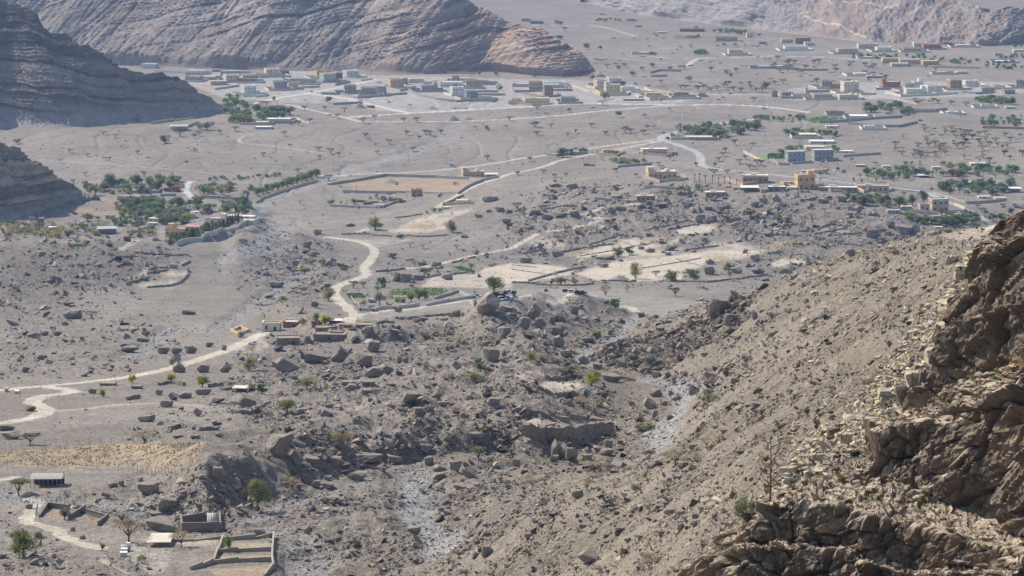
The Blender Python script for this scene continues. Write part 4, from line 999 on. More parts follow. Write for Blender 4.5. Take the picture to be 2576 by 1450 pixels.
EXPL = [
 (0,2,[(1640,665,110,70),(1780,668,100,70),(1920,662,130,80),(1760,772,130,110,'wedge'),(1800,852,120,110,'wedge'),(2045,852,130,80),(2270,852,120,100,'wedge'),(570,482,100,50),(720,312,180,90),(1300,652,180,60),(1740,1130,120,80,'wedge'),(1860,1112,140,60),(2180,1162,150,60),(2455,1200,270,130,'wedge'),(1670,1202,130,70),(1985,1287,90,80,'wedge'),(1470,1347,170,60),(930,1064,90,50),(1600,1082,80,60),(2040,1075,160,60),(260,852,70,60),(300,1242,110,60),(60,1440,160,60),(1900,272,140,50),(440,484,90,50),(1440,545,120,45),(2250,628,60,60),(2110,595,80,50),(1100,840,70,30),(905,862,60,40),(2430,500,70,60)]),
 (1,2,[(300,845,260,150,'wedge'),(620,752,230,110,'slab'),(840,750,200,180,'wedge'),(1080,802,220,150),(1180,642,140,110),(1440,762,60,75),(1505,762,60,70),(1310,852,140,90,'wedge'),(1190,902,190,100),(1120,474,130,90),(2340,262,240,190,'wedge'),(2370,742,170,140),(2490,502,150,110),(950,1042,120,70),(1560,1162,200,110),(1830,1112,110,80,'wedge'),(2390,1185,140,80),(1150,1145,50,40),(1235,1165,45,40),(590,192,80,60),(1430,246,80,55),(430,1275,110,60),(1650,1292,130,90),(1750,1242,90,60),(2020,812,100,80,'wedge'),(510,562,90,90),(2140,1130,110,60),(2540,250,140,70,'slab'),(1010,925,70,40),(900,810,70,60),(1680,345,100,50),(1610,350,70,40),(2010,290,90,70),(2380,330,50,35),(250,1340,80,30),(1880,1195,110,50)]),
 (2,2,[(120,412,130,120),(220,315,150,150,'wedge'),(265,400,100,100),(400,362,70,80),(445,335,80,70),(620,262,110,90),(430,472,80,80),(470,600,120,120),(730,545,80,45),(795,535,50,30),(1000,945,200,80,'slab'),(1450,1095,130,80),(1660,1135,100,70,'wedge'),(1600,1082,60,50),(840,1365,150,70,'slab'),(530,1352,130,60),(370,1440,140,80),(2090,290,210,190),(2200,370,130,110),(2440,325,60,90),(2270,530,90,55),(2040,900,110,50,'slab'),(2250,965,100,60),(1280,1345,100,80,'wedge'),(1440,1315,70,90),(1590,1325,80,50),(2450,1205,120,60,'slab'),(1380,1210,130,100,'wedge'),(1530,1185,80,50),(1450,905,100,70),(1570,905,60,60),(850,820,110,70,'slab'),(730,770,110,90,'wedge'),(1060,785,90,70),(540,700,120,70),(1000,720,90,50),(1190,650,70,45),(1700,620,100,80,'wedge'),(1420,680,120,90,'wedge'),(1260,680,110,80,'wedge'),(860,320,70,40),(690,215,60,50),(850,340,90,45),(1940,690,80,40),(1800,690,70,30)]),
 (1,3,[(230,212,260,190),(400,332,150,160,'wedge'),(570,312,160,60,'slab'),(790,325,140,70),(1010,495,200,90),(1130,325,280,100),(1380,305,160,80,'slab'),(1710,232,130,110),(1740,335,90,90),(1850,405,130,80,'wedge'),(1840,482,130,70),(2010,395,120,110),(2140,462,130,110,'wedge'),(2070,575,140,50,'slab'),(730,722,160,70),(430,585,80,60),(510,515,110,90),(600,560,100,70),(730,565,110,60,'slab'),(40,1055,110,80),(510,1025,70,60),(1590,1025,130,70),(2010,892,60,45),(2210,1275,90,70),(2330,1255,120,110),(1280,402,60,50),(2200,75,190,70),(650,200,80,40),(130,280,60,50),(720,490,80,50),(1860,800,60,40)]),
 (2,3,[(460,285,120,220,'wedge'),(540,270,110,170,'wedge'),(600,285,120,130),(420,295,90,60),(950,235,150,60),(970,175,80,100),(760,285,110,60),(40,345,80,75),(1720,365,110,65),(660,655,130,70),(1590,835,130,60),(1690,860,110,70),(1850,945,120,60),(1050,835,60,42),(1090,1015,95,60),(1160,1115,70,50),(950,1065,80,40),(770,1320,210,120,'wedge'),(1120,1245,90,80),(1700,995,70,80),(1500,1055,70,60),(1290,1095,60,60),(1820,175,90,50),(2300,225,80,42),(320,120,50,40),(170,1075,90,60),(700,975,100,50),(1840,880,60,60),(2040,870,60,50)]),
 (0,3,[(1700,815,210,150,'block'),(2210,500,140,150),(1520,625,280,110),(1650,1000,330,120,'slab'),(1550,852,140,45,'slab'),(725,1003,62,50),(110,75,190,70),(290,775,80,50),(1130,560,90,50),(1220,550,60,60),(340,1342,100,60),(30,1275,90,50),(1410,500,60,40),(820,1080,70,40),(1960,70,90,40),(2200,50,80,40),(1790,60,120,30),(2020,470,80,40),(1850,640,90,50)]),
 (1,1,[(950,832,90,42,'wedge'),(620,918,90,60),(1370,1145,110,50),(2100,948,80,40,'wedge'),(2210,1115,70,45),(1810,1235,110,50),(1420,1385,100,100),(1510,1395,110,95),(1640,1375,120,60),(1690,1285,110,40),(200,1445,160,60),(700,1445,110,50),(520,1045,90,70),(400,1230,80,60),(1650,1225,60,40),(1440,942,90,40),(2350,582,150,55),(2450,685,90,50),(2240,745,70,40),(2520,802,100,50),(1920,1370,120,60),(2340,690,60,30),(1090,895,40,15),(330,1265,60,40),(560,1135,90,50),(2550,700,70,40)]),
 (2,1,[(430,432,120,40),(600,455,120,55),(1310,645,90,55,'wedge'),(1390,695,70,32),(2160,655,100,60,'wedge'),(1900,785,110,80),(2010,795,100,75),(2440,632,120,60),(1980,668,80,40),(1590,1075,120,60),(1390,1092,100,40),(930,1165,180,40),(930,1242,120,40),(430,1135,60,55),(200,1082,110,50),(2000,1215,90,60,'wedge'),(1990,1315,110,85),(2260,1305,120,60),(2480,1310,130,80,'wedge'),(1300,1062,60,30),(2450,1185,100,70),(230,720,140,60),(480,740,160,50),(620,730,130,60),(350,760,110,50),(1190,690,90,40),(1500,640,120,45),(980,690,90,60),(1090,670,110,45),(1380,615,60,45),(400,480,60,25),(950,780,80,25),(1640,790,60,40),(2250,770,60,40),(140,1200,120,60),(1090,1185,60,30),(2350,1100,60,40),(1770,640,110,60),(2530,600,90,60),(2360,940,70,50),(1940,990,70,50)]),
 (3,1,[(1060,945,140,90),(1370,905,180,90,'slab'),(1230,845,100,80),(1130,875,120,65,'wedge'),(1490,905,90,100,'wedge'),(830,1135,90,80),(1080,725,80,50,'wedge'),(430,655,80,80,'wedge'),(740,585,110,80,'slab'),(80,585,90,80,'wedge'),(150,1305,130,60),(210,832,60,30),(1150,995,80,60),(540,1042,50,30),(920,660,80,40),(1210,920,70,40),(820,720,80,30),(560,600,110,50),(350,580,50,30),(620,560,60,40),(700,660,60,30),(1280,960,60,30),(980,880,50,40)]),
]
nb_ = 0
def add_boulder(u, v, w, h, kind='block', phrase=None):
    global nb_
    x, y, z = (float(q[0]) for q in at([u], [v]))
    s = y / F
    me = BOULD[kind][NR.integers(len(BOULD[kind]))]
    o = obj("boulder", me, None, (x, y + 0.25 * w * s, float(height(x, y)) - 0.22 * h * s))
    o.scale = (w * s * 1.08, w * s * NR.uniform(.7, 1.0), h * s * 1.22)
    o.rotation_euler = (0, 0, NR.uniform(-.6, .6) + (np.pi if (NR.uniform() < .25 and kind == 'block') else 0))
    tag(o, None, 'boulder', 'boulders on the slopes and valley floor')
    nm = {'block': 'blocky grey boulder', 'wedge': 'pointed grey boulder', 'slab': 'flat topped grey boulder'}[kind]
    big = w * s
    ph = phrase or (('huge ' if big > 9 else 'large ' if big > 5 else '') + nm)
    THINGS.append((o, ph, u, v))
    nb_ += 1
    return o
for i, j, L_ in EXPL:
    for q in L_:
        kind = q[4] if len(q) > 4 else 'block'
        add_boulder(644 * i + q[0] / 4, 362.25 * j + q[1] / 4, q[2] / 4, q[3] / 4, kind)
# ------------------------------------------------------------------ walls of stone and block, fences
WC = {'grey': ([.40, .375, .345], 'grey'), 'tan': ([.58, .45, .31], 'tan'), 'white': ([.70, .67, .60], 'white'), 'beige': ([.64, .55, .43], 'beige'), 'brown': ([.40, .29, .20], 'brown'),
      'yellow': ([.64, .54, .35], 'yellow'), 'cream': ([.68, .60, .46], 'cream'), 'orange': ([.62, .41, .21], 'orange tan'), 'pink': ([.62, .46, .36], 'pinkish tan'), 'rust': ([.36, .20, .13], 'rust brown'),
      'lgrey': ([.52, .49, .44], 'light grey'), 'bluegrey': ([.36, .365, .375], 'blue grey'), 'dgrey': ([.17, .17, .175], 'dark grey'), 'mustard': ([.52, .41, .25], 'mustard'), 'brick': ([.36, .17, .11], 'brick red'),
      'pwall': ([.385, .345, .285], 'pale'), 'stone': ([.24, .21, .18], 'brown stone'), 'roofgrey': ([.42, .41, .40], 'grey'), 'roofwhite': ([.74, .73, .70], 'white'), 'roofcream': ([.66, .60, .48], 'cream'), 'mint': ([.42, .66, .56], 'mint green'), 'roofpink': ([.52, .27, .26], 'pink'),
      'sky': ([.55, .62, .72], 'pale blue'), 'mud': ([.33, .275, .215], 'mud'), 'turq': ([.08, .36, .30], 'turquoise'), 'redhut': ([.30, .08, .06], 'dark red')}
def wmat(k, sc=0.35):
    return paint_mat('wall_' + WC[k][1].replace(' ', '_') + ('_roof' if k.startswith('roof') else ''), WC[k][0], 0.9, 0.13, sc)
M_GLASS = paint_mat('dark_window_glass', [.10, .095, .09], 0.4, 0.1)
M_HOLE = paint_mat('dark_opening', [.03, .027, .025], 0.9, 0.1)
M_DRYWALL = earth_mat("dry_stone", scales=((1.6, 0.3), (0.5, 0.15), (5.0, 0.2)), bump=0.9, bscale=2.2, bdist=0.3, attr=False, col=(.255, .225, .195))
def run_mesh(P, zb, half, h, below=1.5, jit=0.0, zoff=0.0):
    """a wall along points P: list of (x, y), ground height zb at each point"""
    n = len(P)
    d = np.gradient(P, axis=0); d /= np.hypot(*d.T)[:, None] + 1e-9
    nn = np.stack([-d[:, 1], d[:, 0]], 1)
    hh = np.full(n, h) * (1 + jit * NR.uniform(-1, 1, n)); hw = half * (1 + jit * NR.uniform(-.7, .7, n))
    V = []
    for k in range(n):
        for s, z, w in ((-1, zb[k] - below, 1.15), (-1, zb[k] + hh[k], 1 - .25 * (jit > 0)), (1, zb[k] + hh[k], 1 - .25 * (jit > 0)), (1, zb[k] - below, 1.15)):
            V.append((P[k, 0] + nn[k, 0] * s * hw[k] * w, P[k, 1] + nn[k, 1] * s * hw[k] * w, z + zoff))
    Fq = []
    for k in range(n - 1):
        a = 4 * k; b = a + 4
        Fq += [(a, a + 1, b + 1, b), (a + 1, a + 2, b + 2, b + 1), (a + 2, a + 3, b + 3, b + 2)]
    Fq += [(0, 3, 2, 1), (4 * n - 4, 4 * n - 3, 4 * n - 2, 4 * n - 1)]
    return V, Fq
def mid(pts):
    p = np.array(pts, float)
    return float(p[:, 0].mean()), float(p[:, 1].mean())
def smooth_z(P, k=5):
    z = height(P[:, 0], P[:, 1])
    return np.convolve(np.pad(z, k, mode='edge'), np.ones(2 * k + 1) / (2 * k + 1), 'valid')
def wall_line(i, j, pts, col='grey', h=2.2, phrase=None, half=0.22, piers=True, name='boundary_wall'):
    q = T(i, j, *pts)
    w = pts_xy(q)
    o = tag(obj(name, None), None, 'wall', 'block walls around the houses and gardens')
    mb, cb = MB(), MB()
    for a, b in zip(w[:-1], w[1:]):
        P = dense(np.array([a, b]), 4.0)
        z = smooth_z(P, 3)
        mb.add(*run_mesh(P, z, half, h)); cb.add(*run_mesh(P, z + h + 0.003, half + .08, 0.16, below=0.0))
        for k in range(0, len(P) if piers else 0):
            mb.box(P[k, 0] - .33, P[k, 0] + .33, P[k, 1] - .33, P[k, 1] + .33, z[k] - 1.4, z[k] + h + .35)
    mb.build('wall', wmat(col), o)
    cb.build('coping', wmat({'grey': 'lgrey', 'tan': 'beige', 'brown': 'tan', 'beige': 'cream', 'yellow': 'cream'}.get(col, 'lgrey' if col == 'dgrey' else col)), o)
    THINGS.append((o, phrase or WC[col][1] + ' block wall', *mid(q)))
    return o
def stone_wall(i, j, pts, h=1.1, half=0.6, phrase='dry stone wall', jit=0.38):
    q = T(i, j, *pts)
    P = dense(smooth_line(pts_xy(q), 1), 1.1)
    P = P + NR.normal(0, .12, P.shape)
    z = smooth_z(P, 2)
    mb = MB(); mb.add(*run_mesh(P, z, half, h, jit=jit))
    for k in range(len(P)):                    # single stones standing proud of the top and sides
        for _ in range(2):
            sv, sf = STONES[NR.integers(len(STONES))]
            s = NR.uniform(.5, 1.0) * min(h, 1.2)
            mb.add(sv * s + np.array([P[k, 0] + NR.normal(0, half * .6), P[k, 1] + NR.normal(0, half * .6), z[k] + NR.uniform(.1, 1.05) * h]), sf)
    o = tag(mb.build("stone_wall", M_DRYWALL), None, 'stone wall', 'dry stone terrace walls')
    THINGS.append((o, phrase, *mid(q)))
    return o
M_POST = paint_mat('galvanised_post', [.30, .31, .31], 0.5, .1); M_WIRE = paint_mat('fence_wire', [.22, .24, .23], 0.5, .1)
_post = MB().box(-.05, .05, -.05, .05, -.3, 1.9).mesh('post', M_POST)
def fence(i, j, pts, step=3.5, phrase='wire fence on thin metal posts', h=1.8):
    q = T(i, j, *pts)
    P = dense(pts_xy(q), step); z = smooth_z(P, 1)
    o = tag(obj("wire_fence", None), None, 'fence', 'wire fences around plots')
    for k in range(min(len(P), 100)):
        obj('post', _post, o, (P[k, 0], P[k, 1], z[k]))
    mb = MB()
    for hh in (.1, .7, 1.25, h):
        for k in range(len(P) - 1):
            mb.tube([(P[k, 0], P[k, 1], z[k] + hh), (P[k + 1, 0], P[k + 1, 1], z[k + 1] + hh)], .018, 3, False)
    mb.build('wire', M_WIRE, o)
    THINGS.append((o, phrase, *mid(q)))
for i, j, L_ in (
    (1,1,[[(860,915),(960,910),(1140,915)],[(1160,920),(1370,937)],[(1490,938),(1700,942),(1940,922)],[(1400,750),(1530,735),(1670,712)],[(1980,1200),(2090,1165),(2200,1142)],[(1210,1290),(1500,1262)],[(1620,1272),(1880,1252)],[(1980,1250),(2050,1300),(2190,1312)],[(1500,1380),(1780,1330),(2120,1302)]]),
    (2,1,[[(1370,872),(1480,840),(1600,822)],[(1610,815),(1790,772)],[(1580,862),(1760,832),(1900,802)],[(300,662),(450,640),(600,632)],[(470,1102),(740,1042)],[(100,1112),(330,1068)],[(780,1022),(1000,942),(1160,922)],[(780,1042),(900,1022),(1020,1016)],[(1740,1082),(1900,1052),(2080,1032)],[(170,1382),(300,1345),(500,1290),(740,1242)],[(0,1402),(250,1412)],[(240,1422),(600,1432),(820,1412)],[(1600,1382),(1950,1397)],[(1960,1395),(2300,1362),(2576,1322)],[(900,1382),(1250,1387)],[(1340,880),(1400,868)],[(1200,930),(1300,945)]]),
    (3,1,[[(470,912),(620,882),(770,852)],[(600,932),(800,907),(940,902)],[(500,862),(640,802),(770,832)],[(310,882),(460,872)],[(130,917),(330,927)],[(1720,907),(1760,862),(1960,817)],[(1740,962),(1900,1007),(2240,977)],[(170,1117),(340,1117)],[(750,1020),(940,1030)],[(0,1110),(130,1095)]]),
    (0,1,[[(1340,1102),(1500,1117),(1620,1112)],[(1630,1117),(1780,1130),(1890,1122)],[(1090,1192),(1200,1142),(1330,1132)],[(1290,1402),(1480,1362),(1490,1330)],[(1500,1272),(1570,1232)],[(1480,1449),(1780,1432),(1900,1312)],[(1490,1312),(1680,1272)],[(1830,1230),(1910,1190)],[(1180,1240),(1290,1200)]]),
    (1,2,[[(1410,312),(1600,302),(1970,272)],[(1880,972),(2100,992),(2300,1012),(2480,1032)],[(2180,300),(2280,350)],[(1220,375),(1380,355)]]),
    (2,2,[[(0,952),(200,1022),(380,1082),(520,1087),(830,1022)],[(0,1262),(200,1275),(380,1312)],[(600,1312),(780,1302)],[(340,915),(560,890),(700,905)]]),
    (0,2,[[(1600,985),(1700,960),(1850,985)],[(1280,1130),(1400,1110)],[(2100,1000),(2240,985)],[(2290,1260),(2420,1270),(2576,1250)],[(1700,1440),(1850,1400),(1950,1430)],[(2000,1440),(2200,1430)]]),
    ):
    for pts in L_:
        stone_wall(i, j, pts, phrase={(2, 1): 'dry stone terrace wall by sandy fields', (0, 1): 'dry stone wall of small hillside terraces', (3, 1): 'dark dry stone terrace wall'}.get((i, j), 'dry stone wall'))
stone_wall(2, 3, [(130,45),(300,48),(400,55),(550,48),(700,30),(850,15),(1000,0)], 3.2, 1.1, 'tall stone revetment of raised terrace', .12)
for pts in ([(0,1265),(330,1312)],[(1320,1252),(1600,1205),(1900,1152)],[(680,1132),(1000,1075),(1400,1002)],[(0,1222),(250,1245)],[(1650,1160),(1950,1240)],[(1080,980),(1240,1035)]):
    stone_wall(2, 1, pts, 0.5, 0.4, 'low stone bund between sandy plots')
for i, j, col, h, L_ in (
    (1,1,'grey',2.4,[[(690,437),(1000,380),(1300,325),(1800,342),(2250,362),(2275,382),(2040,507),(1500,500),(880,492),(690,437)]]),
    (1,1,'tan',2.0,[[(2030,340),(2270,372),(2440,342)],[(1420,522),(1620,532)],[(1685,532),(1830,537),(1862,502)]]),
    (1,1,'orange',2.0,[[(1880,622),(2000,570),(2090,525)],[(1905,622),(2190,607)]]),
    (1,1,'grey',1.8,[[(755,632),(980,642),(1250,652)],[(1260,645),(1390,602),(1510,582)]]),
    (1,1,'tan',2.6,[[(0,602),(60,562),(330,472),(610,387)]]),
    (0,1,'lgrey',3.4,[[(1790,1027),(2050,952),(2200,902),(2450,832),(2576,782)]]),
    (0,1,'grey',2.2,[[(2400,622),(2520,582)],[(1960,400),(2020,560)],[(2360,580),(2470,570),(2480,500)],[(2040,545),(2200,550),(2400,560)],[(1240,570),(1580,545)],[(1330,490),(1610,492),(1615,455)],[(1615,530),(1770,525)],[(760,890),(900,950)],[(1540,980),(1670,982)]]),
    (2,1,'grey',2.2,[[(335,112),(450,127),(590,112),(755,100)],[(848,192),(1070,242),(1405,207)],[(840,562),(1000,580),(1150,592)],[(1340,450),(1700,462)]]),
    (2,1,'tan',2.2,[[(805,97),(1060,127),(1130,92),(1040,62)],[(1318,345),(1490,392),(1762,362),(1700,325)]]),
    (2,1,'pink',2.2,[[(1282,102),(1560,132),(1662,97)],[(2150,362),(2330,422),(2576,382)]]),
    (2,1,'cream',2.0,[[(2328,82),(2520,182)]]),
    (3,1,'grey',2.2,[[(20,172),(110,212),(215,217)],[(250,207),(440,192)],[(530,187),(705,162)],[(760,132),(1130,107)],[(1990,602),(2090,602),(2390,572)]]),
    (3,1,'tan',2.0,[[(118,402),(330,462),(560,422)],[(460,452),(640,484),(912,492)],[(880,452),(970,492),(1262,462)]]),
    (3,1,'beige',2.2,[[(1420,682),(1700,722)],[(1800,692),(1970,692),(1985,662),(1880,622)]]),
    (3,1,'lgrey',0.8,[[(1270,462),(1530,492)],[(1660,492),(1990,592)]]),
    (2,0,'grey',2.6,[[(0,890),(30,932),(300,922)],[(310,920),(600,917),(560,882)],[(1395,740),(1480,717),(1700,722)],[(1400,777),(1560,772)]]),
    (2,0,'brown',2.6,[[(108,947),(300,987),(492,972),(430,932)],[(1640,1402),(1860,1412),(2065,1412)]]),
    (2,0,'yellow',2.6,[[(775,920),(890,967),(1177,962),(1180,932)],[(20,1050),(200,1065),(370,1060)]]),
    (2,0,'cream',2.4,[[(575,862),(780,932)],[(1245,957),(1390,1012),(1617,1002),(1490,952)],[(1620,1002),(1897,997),(1780,952)]]),
    (2,0,'white',2.4,[[(1200,932),(1420,937),(1330,892)],[(530,890),(600,890)]]),
    (1,0,'grey',2.6,[[(800,862),(945,832)],[(1020,992),(1270,972),(1517,952)],[(1540,922),(1660,972),(1860,1012),(2000,1027)],[(2010,1032),(2142,1022)],[(2170,1022),(2292,1017)],[(655,952),(850,952),(1000,992)],[(330,902),(480,907)],[(780,1057),(1070,1042)],[(2240,932),(2432,932)],[(2200,962),(2505,962)]]),
    (1,0,'white',2.4,[[(870,792),(1065,817),(1172,802)],[(0,982),(60,975),(132,962)],[(1690,850),(1820,825)]]),
    (1,0,'tan',2.4,[[(415,892),(640,882)],[(1320,892),(1450,922),(1605,882)],[(1910,740),(2210,747)]]),
    (0,0,'white',2.4,[[(2290,962),(2460,982),(2576,972)],[(1550,722),(1900,742)]]),
    (0,0,'tan',2.4,[[(2040,872),(2170,907),(2405,872)],[(1520,1252),(1750,1212)],[(1770,1222),(1960,1197)],[(1890,1285),(2000,1240)]]),
    (3,0,'grey',2.8,[[(372,882),(382,932),(675,927)],[(108,932),(140,992),(405,997)],[(1088,905),(1340,902)],[(1950,937),(2100,952),(2272,937)],[(1750,1162),(1940,1192)],[(1480,1132),(1640,1130),(1800,1107)],[(808,1252),(1100,1282),(1330,1282),(1505,1242)],[(840,1222),(1050,1202),(1350,1187)],[(520,1240),(840,1225)]]),
    (3,0,'beige',2.6,[[(650,992),(962,1007),(920,962)],[(880,957),(1085,957)],[(1220,652),(1700,682),(2130,692)]]),
    (3,0,'white',2.6,[[(1180,940),(1340,977),(1660,962),(1912,947)]]),
    (3,0,'brown',2.4,[[(2160,1292),(2576,1302)],[(0,692),(370,712),(600,712)],[(1740,905),(1945,905)]]),
    (1,2,'lgrey',1.6,[[(960,120),(1050,232),(1180,240),(1400,212),(1640,180)],[(1715,185),(1950,135),(2180,105)],[(2050,55),(2180,105)]]),
    (1,2,'grey',1.4,[[(1800,115),(2040,45)]]),
    ):
    for pts in L_:
        wall_line(i, j, pts, col, h)
for i, j, L_ in ((0,3,[[(0,197),(500,152),(1000,112),(1450,110),(2115,92)],[(0,352),(700,362),(1280,382),(1550,452),(1780,442),(1970,332),(2115,112)],[(360,880),(380,760),(600,720),(860,760)],[(1180,1290),(1400,1350),(1500,1280)]]),
                 (1,2,[[(700,1190),(720,1130),(870,1077),(1150,1077),(1450,1097)],[(415,1080),(430,1120),(660,1105)],[(780,960),(790,1020),(870,1070)],[(2190,440),(2220,380)]]),
                 (2,2,[[(0,895),(210,832),(400,882)],[(1120,205),(1190,210)],[(20,930),(220,945),(360,895)]]),
                 (2,1,[[(600,1142),(850,1078)],[(1912,1145),(2100,1112),(2312,1135)],[(280,1392),(620,1337),(860,1392)],[(400,1200),(580,1165)],[(0,1225),(250,1210)]]),
                 (1,1,[[(1500,840),(1620,795),(1850,800)]])):
    for pts in L_:
        fence(i, j, pts, 3.5 if j > 1 else 6.0)
# ------------------------------------------------------------------ houses
_win = {}
def win_mesh(w, h, m):
    k = (round(w, 1), round(h, 1), m.name)
    if k not in _win:
        _win[k] = MB().box(-w / 2, w / 2, -.06, .06, 0, h).mesh('window', m)
    return _win[k]
def house(u, v, wp, hp, rot=0, col='grey', floors=1, opt='', dr=0.75, phrase=None, name='house', roof='roofgrey', cat='house', group='houses of the villages'):
    x, y, z = (float(q[0]) for q in at([u], [v]))
    s = y / F
    r = math.radians(rot)
    w = wp * s / (abs(math.cos(r)) + dr * abs(math.sin(r)))
    d = max(w * dr, 2.5); h = hp * s * 1.02
    d = min(d, 17.0 if w < 30 else 15)
    if 'shed' in opt: d = w * dr
    back = d / 2 * abs(math.cos(r)) + w / 2 * abs(math.sin(r))
    cxw, cyw = x * (y + back) / y, y + back
    zb = min(float(height(cxw, cyw)), z + .5)
    o = tag(obj(name, None, None, (cxw, cyw, zb - .1), r), None, cat, group)
    wm = wmat(col)
    hb = h
    if 'open' in opt or 'shed' in opt:
        for sx in (-1, 1):
            for sy in (-1, 1):
                MB().box(sx * (w / 2 - .3) - .12, sx * (w / 2 - .3) + .12, sy * (d / 2 - .3) - .12, sy * (d / 2 - .3) + .12, -1, h * .9).build('post', wm, o)
        MB().box(-w / 2 + .35, w / 2 - .35, d / 2 - .5, d / 2 - .3, -1, h * .88).build('wall', wm, o)
        mb = MB(); mb.add([(-w / 2 - .3, -d / 2 - .3, h * .9), (w / 2 + .3, -d / 2 - .3, h * .9), (w / 2 + .3, d / 2 + .3, h), (-w / 2 - .3, d / 2 + .3, h),
                           (-w / 2 - .3, -d / 2 - .3, h * .9 + .2), (w / 2 + .3, -d / 2 - .3, h * .9 + .2), (w / 2 + .3, d / 2 + .3, h + .2), (-w / 2 - .3, d / 2 + .3, h + .2)],
                          [(3, 2, 1, 0), (4, 5, 6, 7), (0, 1, 5, 4), (1, 2, 6, 5), (2, 3, 7, 6), (3, 0, 4, 7)])
        mb.build('roof', wmat(roof), o)
    else:
        par = min(.9, h * .14) if 'hip' not in opt else 0
        body = MB()
        if 'unfin' in opt:
            # bare block frame: storeys set back under projecting slabs, open bays
            fh = (h - par) / max(1, round(floors))
            for k in range(max(1, round(floors))):
                body.box(-w / 2 + .5, w / 2 - .5, -d / 2 + .5, d / 2 - .5, -2 if k == 0 else k * fh + .01, (k + 1) * fh - .31)
                body.box(-w / 2, w / 2, -d / 2, d / 2, (k + 1) * fh - .3, (k + 1) * fh)
            body.build('wall', wm, o)
        else:
            body.box(-w / 2, w / 2, -d / 2, d / 2, -2, h - par)
            if floors >= 2 and w > 9:             # projecting bay beside the entrance
                body.box(-w * .18, w * .22, -d / 2 - 1.3, -d / 2 + .05, -1.8, h - par - .02)
            body.build('wall', wm, o)
            if floors >= 2:
                MB().box(-w / 2 - .12, w / 2 + .12, -d / 2 - .12, d / 2 + .12, (h - par) / 2 - .2, (h - par) / 2 + .12).build('band', wmat({'white': 'lgrey', 'lgrey': 'white', 'grey': 'lgrey'}.get(col, 'cream')), o)
        if par:
            pm = MB(); t = .28; e = .14
            for x0, x1, y0, y1 in ((-w / 2 - e, w / 2 + e, -d / 2 - e, -d / 2 + t), (-w / 2 - e, w / 2 + e, d / 2 - t, d / 2 + e), (-w / 2 - e, -w / 2 + t, -d / 2 + t + .003, d / 2 - t - .003), (w / 2 - t, w / 2 + e, -d / 2 + t + .003, d / 2 - t - .003)):
                pm.box(x0, x1, y0, y1, h - par - .35, h)
            if 'cren' in opt:
                nct = max(3, int(w / 1.6))
                for k in range(nct):
                    pm.box(-w / 2 + w * (k + .2) / nct, -w / 2 + w * (k + .8) / nct, -d / 2 - .1, -d / 2 + .2, h + .002, h + .6)
            pm.build('parapet', wm if 'trim' not in opt else wmat('cream'), o)
            MB().box(-w / 2 + .29, w / 2 - .29, -d / 2 + .29, d / 2 - .29, h - par + .003, h - par + .12).build('roof', wmat(roof), o)
        if 'hip' in opt:
            rh = h * .28; e = .5
            mb = MB(); k = min(w, d) * .45
            mb.add([(-w / 2 - e, -d / 2 - e, h), (w / 2 + e, -d / 2 - e, h), (w / 2 + e, d / 2 + e, h), (-w / 2 - e, d / 2 + e, h), (-w / 2 + k, 0, h + rh), (w / 2 - k, 0, h + rh)],
                   [(3, 2, 1, 0), (0, 1, 5, 4), (1, 2, 5), (2, 3, 4, 5), (3, 0, 4)])
            mb.build('roof', wmat(roof), o)
        # windows and door
        nf = max(1, round(floors)); fh = (h - par) / nf
        ww, wh = min(1.5 if y < 2600 else 1.15, w * .14), min(fh * .5, 1.9 if y < 2600 else 1.45)
        wmt = M_HOLE if 'unfin' in opt else M_GLASS
        nx = max(1, int(round(w / 4.2))); ny = max(1, int(round(d / 5)))
        if 'blind' not in opt:
            for k in range(nf):
                zz = k * fh + fh * .30
                for q in range(nx):
                    xx = -w / 2 + w * (q + .5) / nx
                    if k == 0 and q == nx // 2:
                        continue
                    yy = -d / 2
                    if floors >= 2 and w > 9 and 'unfin' not in opt and -w * .18 < xx < w * .22: yy -= 1.3
                    if 'unfin' in opt: yy += .5
                    obj('window', win_mesh(ww, wh, wmt), o, (xx, yy, zz))
                for q in range(ny):
                    yy = -d / 2 + d * (q + .5) / ny
                    for sx in (-1, 1):
                        obj('window', win_mesh(ww, wh, wmt), o, (sx * (w / 2 - (.5 if 'unfin' in opt else 0)), yy, zz), math.pi / 2)
        xx = -w / 2 + w * (nx // 2 + .5) / nx
        yy = -d / 2 + (.5 if 'unfin' in opt else 0)
        if floors >= 2 and w > 9 and 'unfin' not in opt and -w * .18 < xx < w * .22: yy -= 1.3
        obj('door', win_mesh(min(1.3, w * .25), min(2.2, fh * .68), paint_mat('brown_door', [.13, .07, .045], .6) if 'unfin' not in opt else M_HOLE), o, (xx, yy, 0.02))
        if 'tower' in opt:
            sx = -1 if 'towerL' in opt else 1
            tw = min(4.5, w * .34); x0 = sx * (w / 2 - tw / 2 - .5)
            t_ = MB().box(x0 - tw / 2, x0 + tw / 2, -d * .1, d / 2 - .5, h - par - .3, h + 2.6).build('stair_tower', wm, o)
            MB().box(x0 - tw / 2 - .15, x0 + tw / 2 + .15, -d * .1 - .15, d / 2 - .35, h + 2.603, h + 2.9).build('parapet', wm, t_)
        if 'dome' in opt:
            MB().dome((w * .2, 0, h - par), min(w, d) * .16, min(w, d) * .15, 12, 5).build('dome', wmat('cream' if 'mint' not in opt else 'mint'), o, True)
        if 'tank' in opt:
            for k in range(3 if w > 12 else 1):
                MB().tube([(-w * .2 + k * 1.9, d * .1, h - par + .13), (-w * .2 + k * 1.9, d * .1, h - par + 1.6), (-w * .2 + k * 1.9, d * .1, h - par + 1.85)], [.75, .75, .3], 10).build('water_tank', wmat('roofwhite'), o, True)
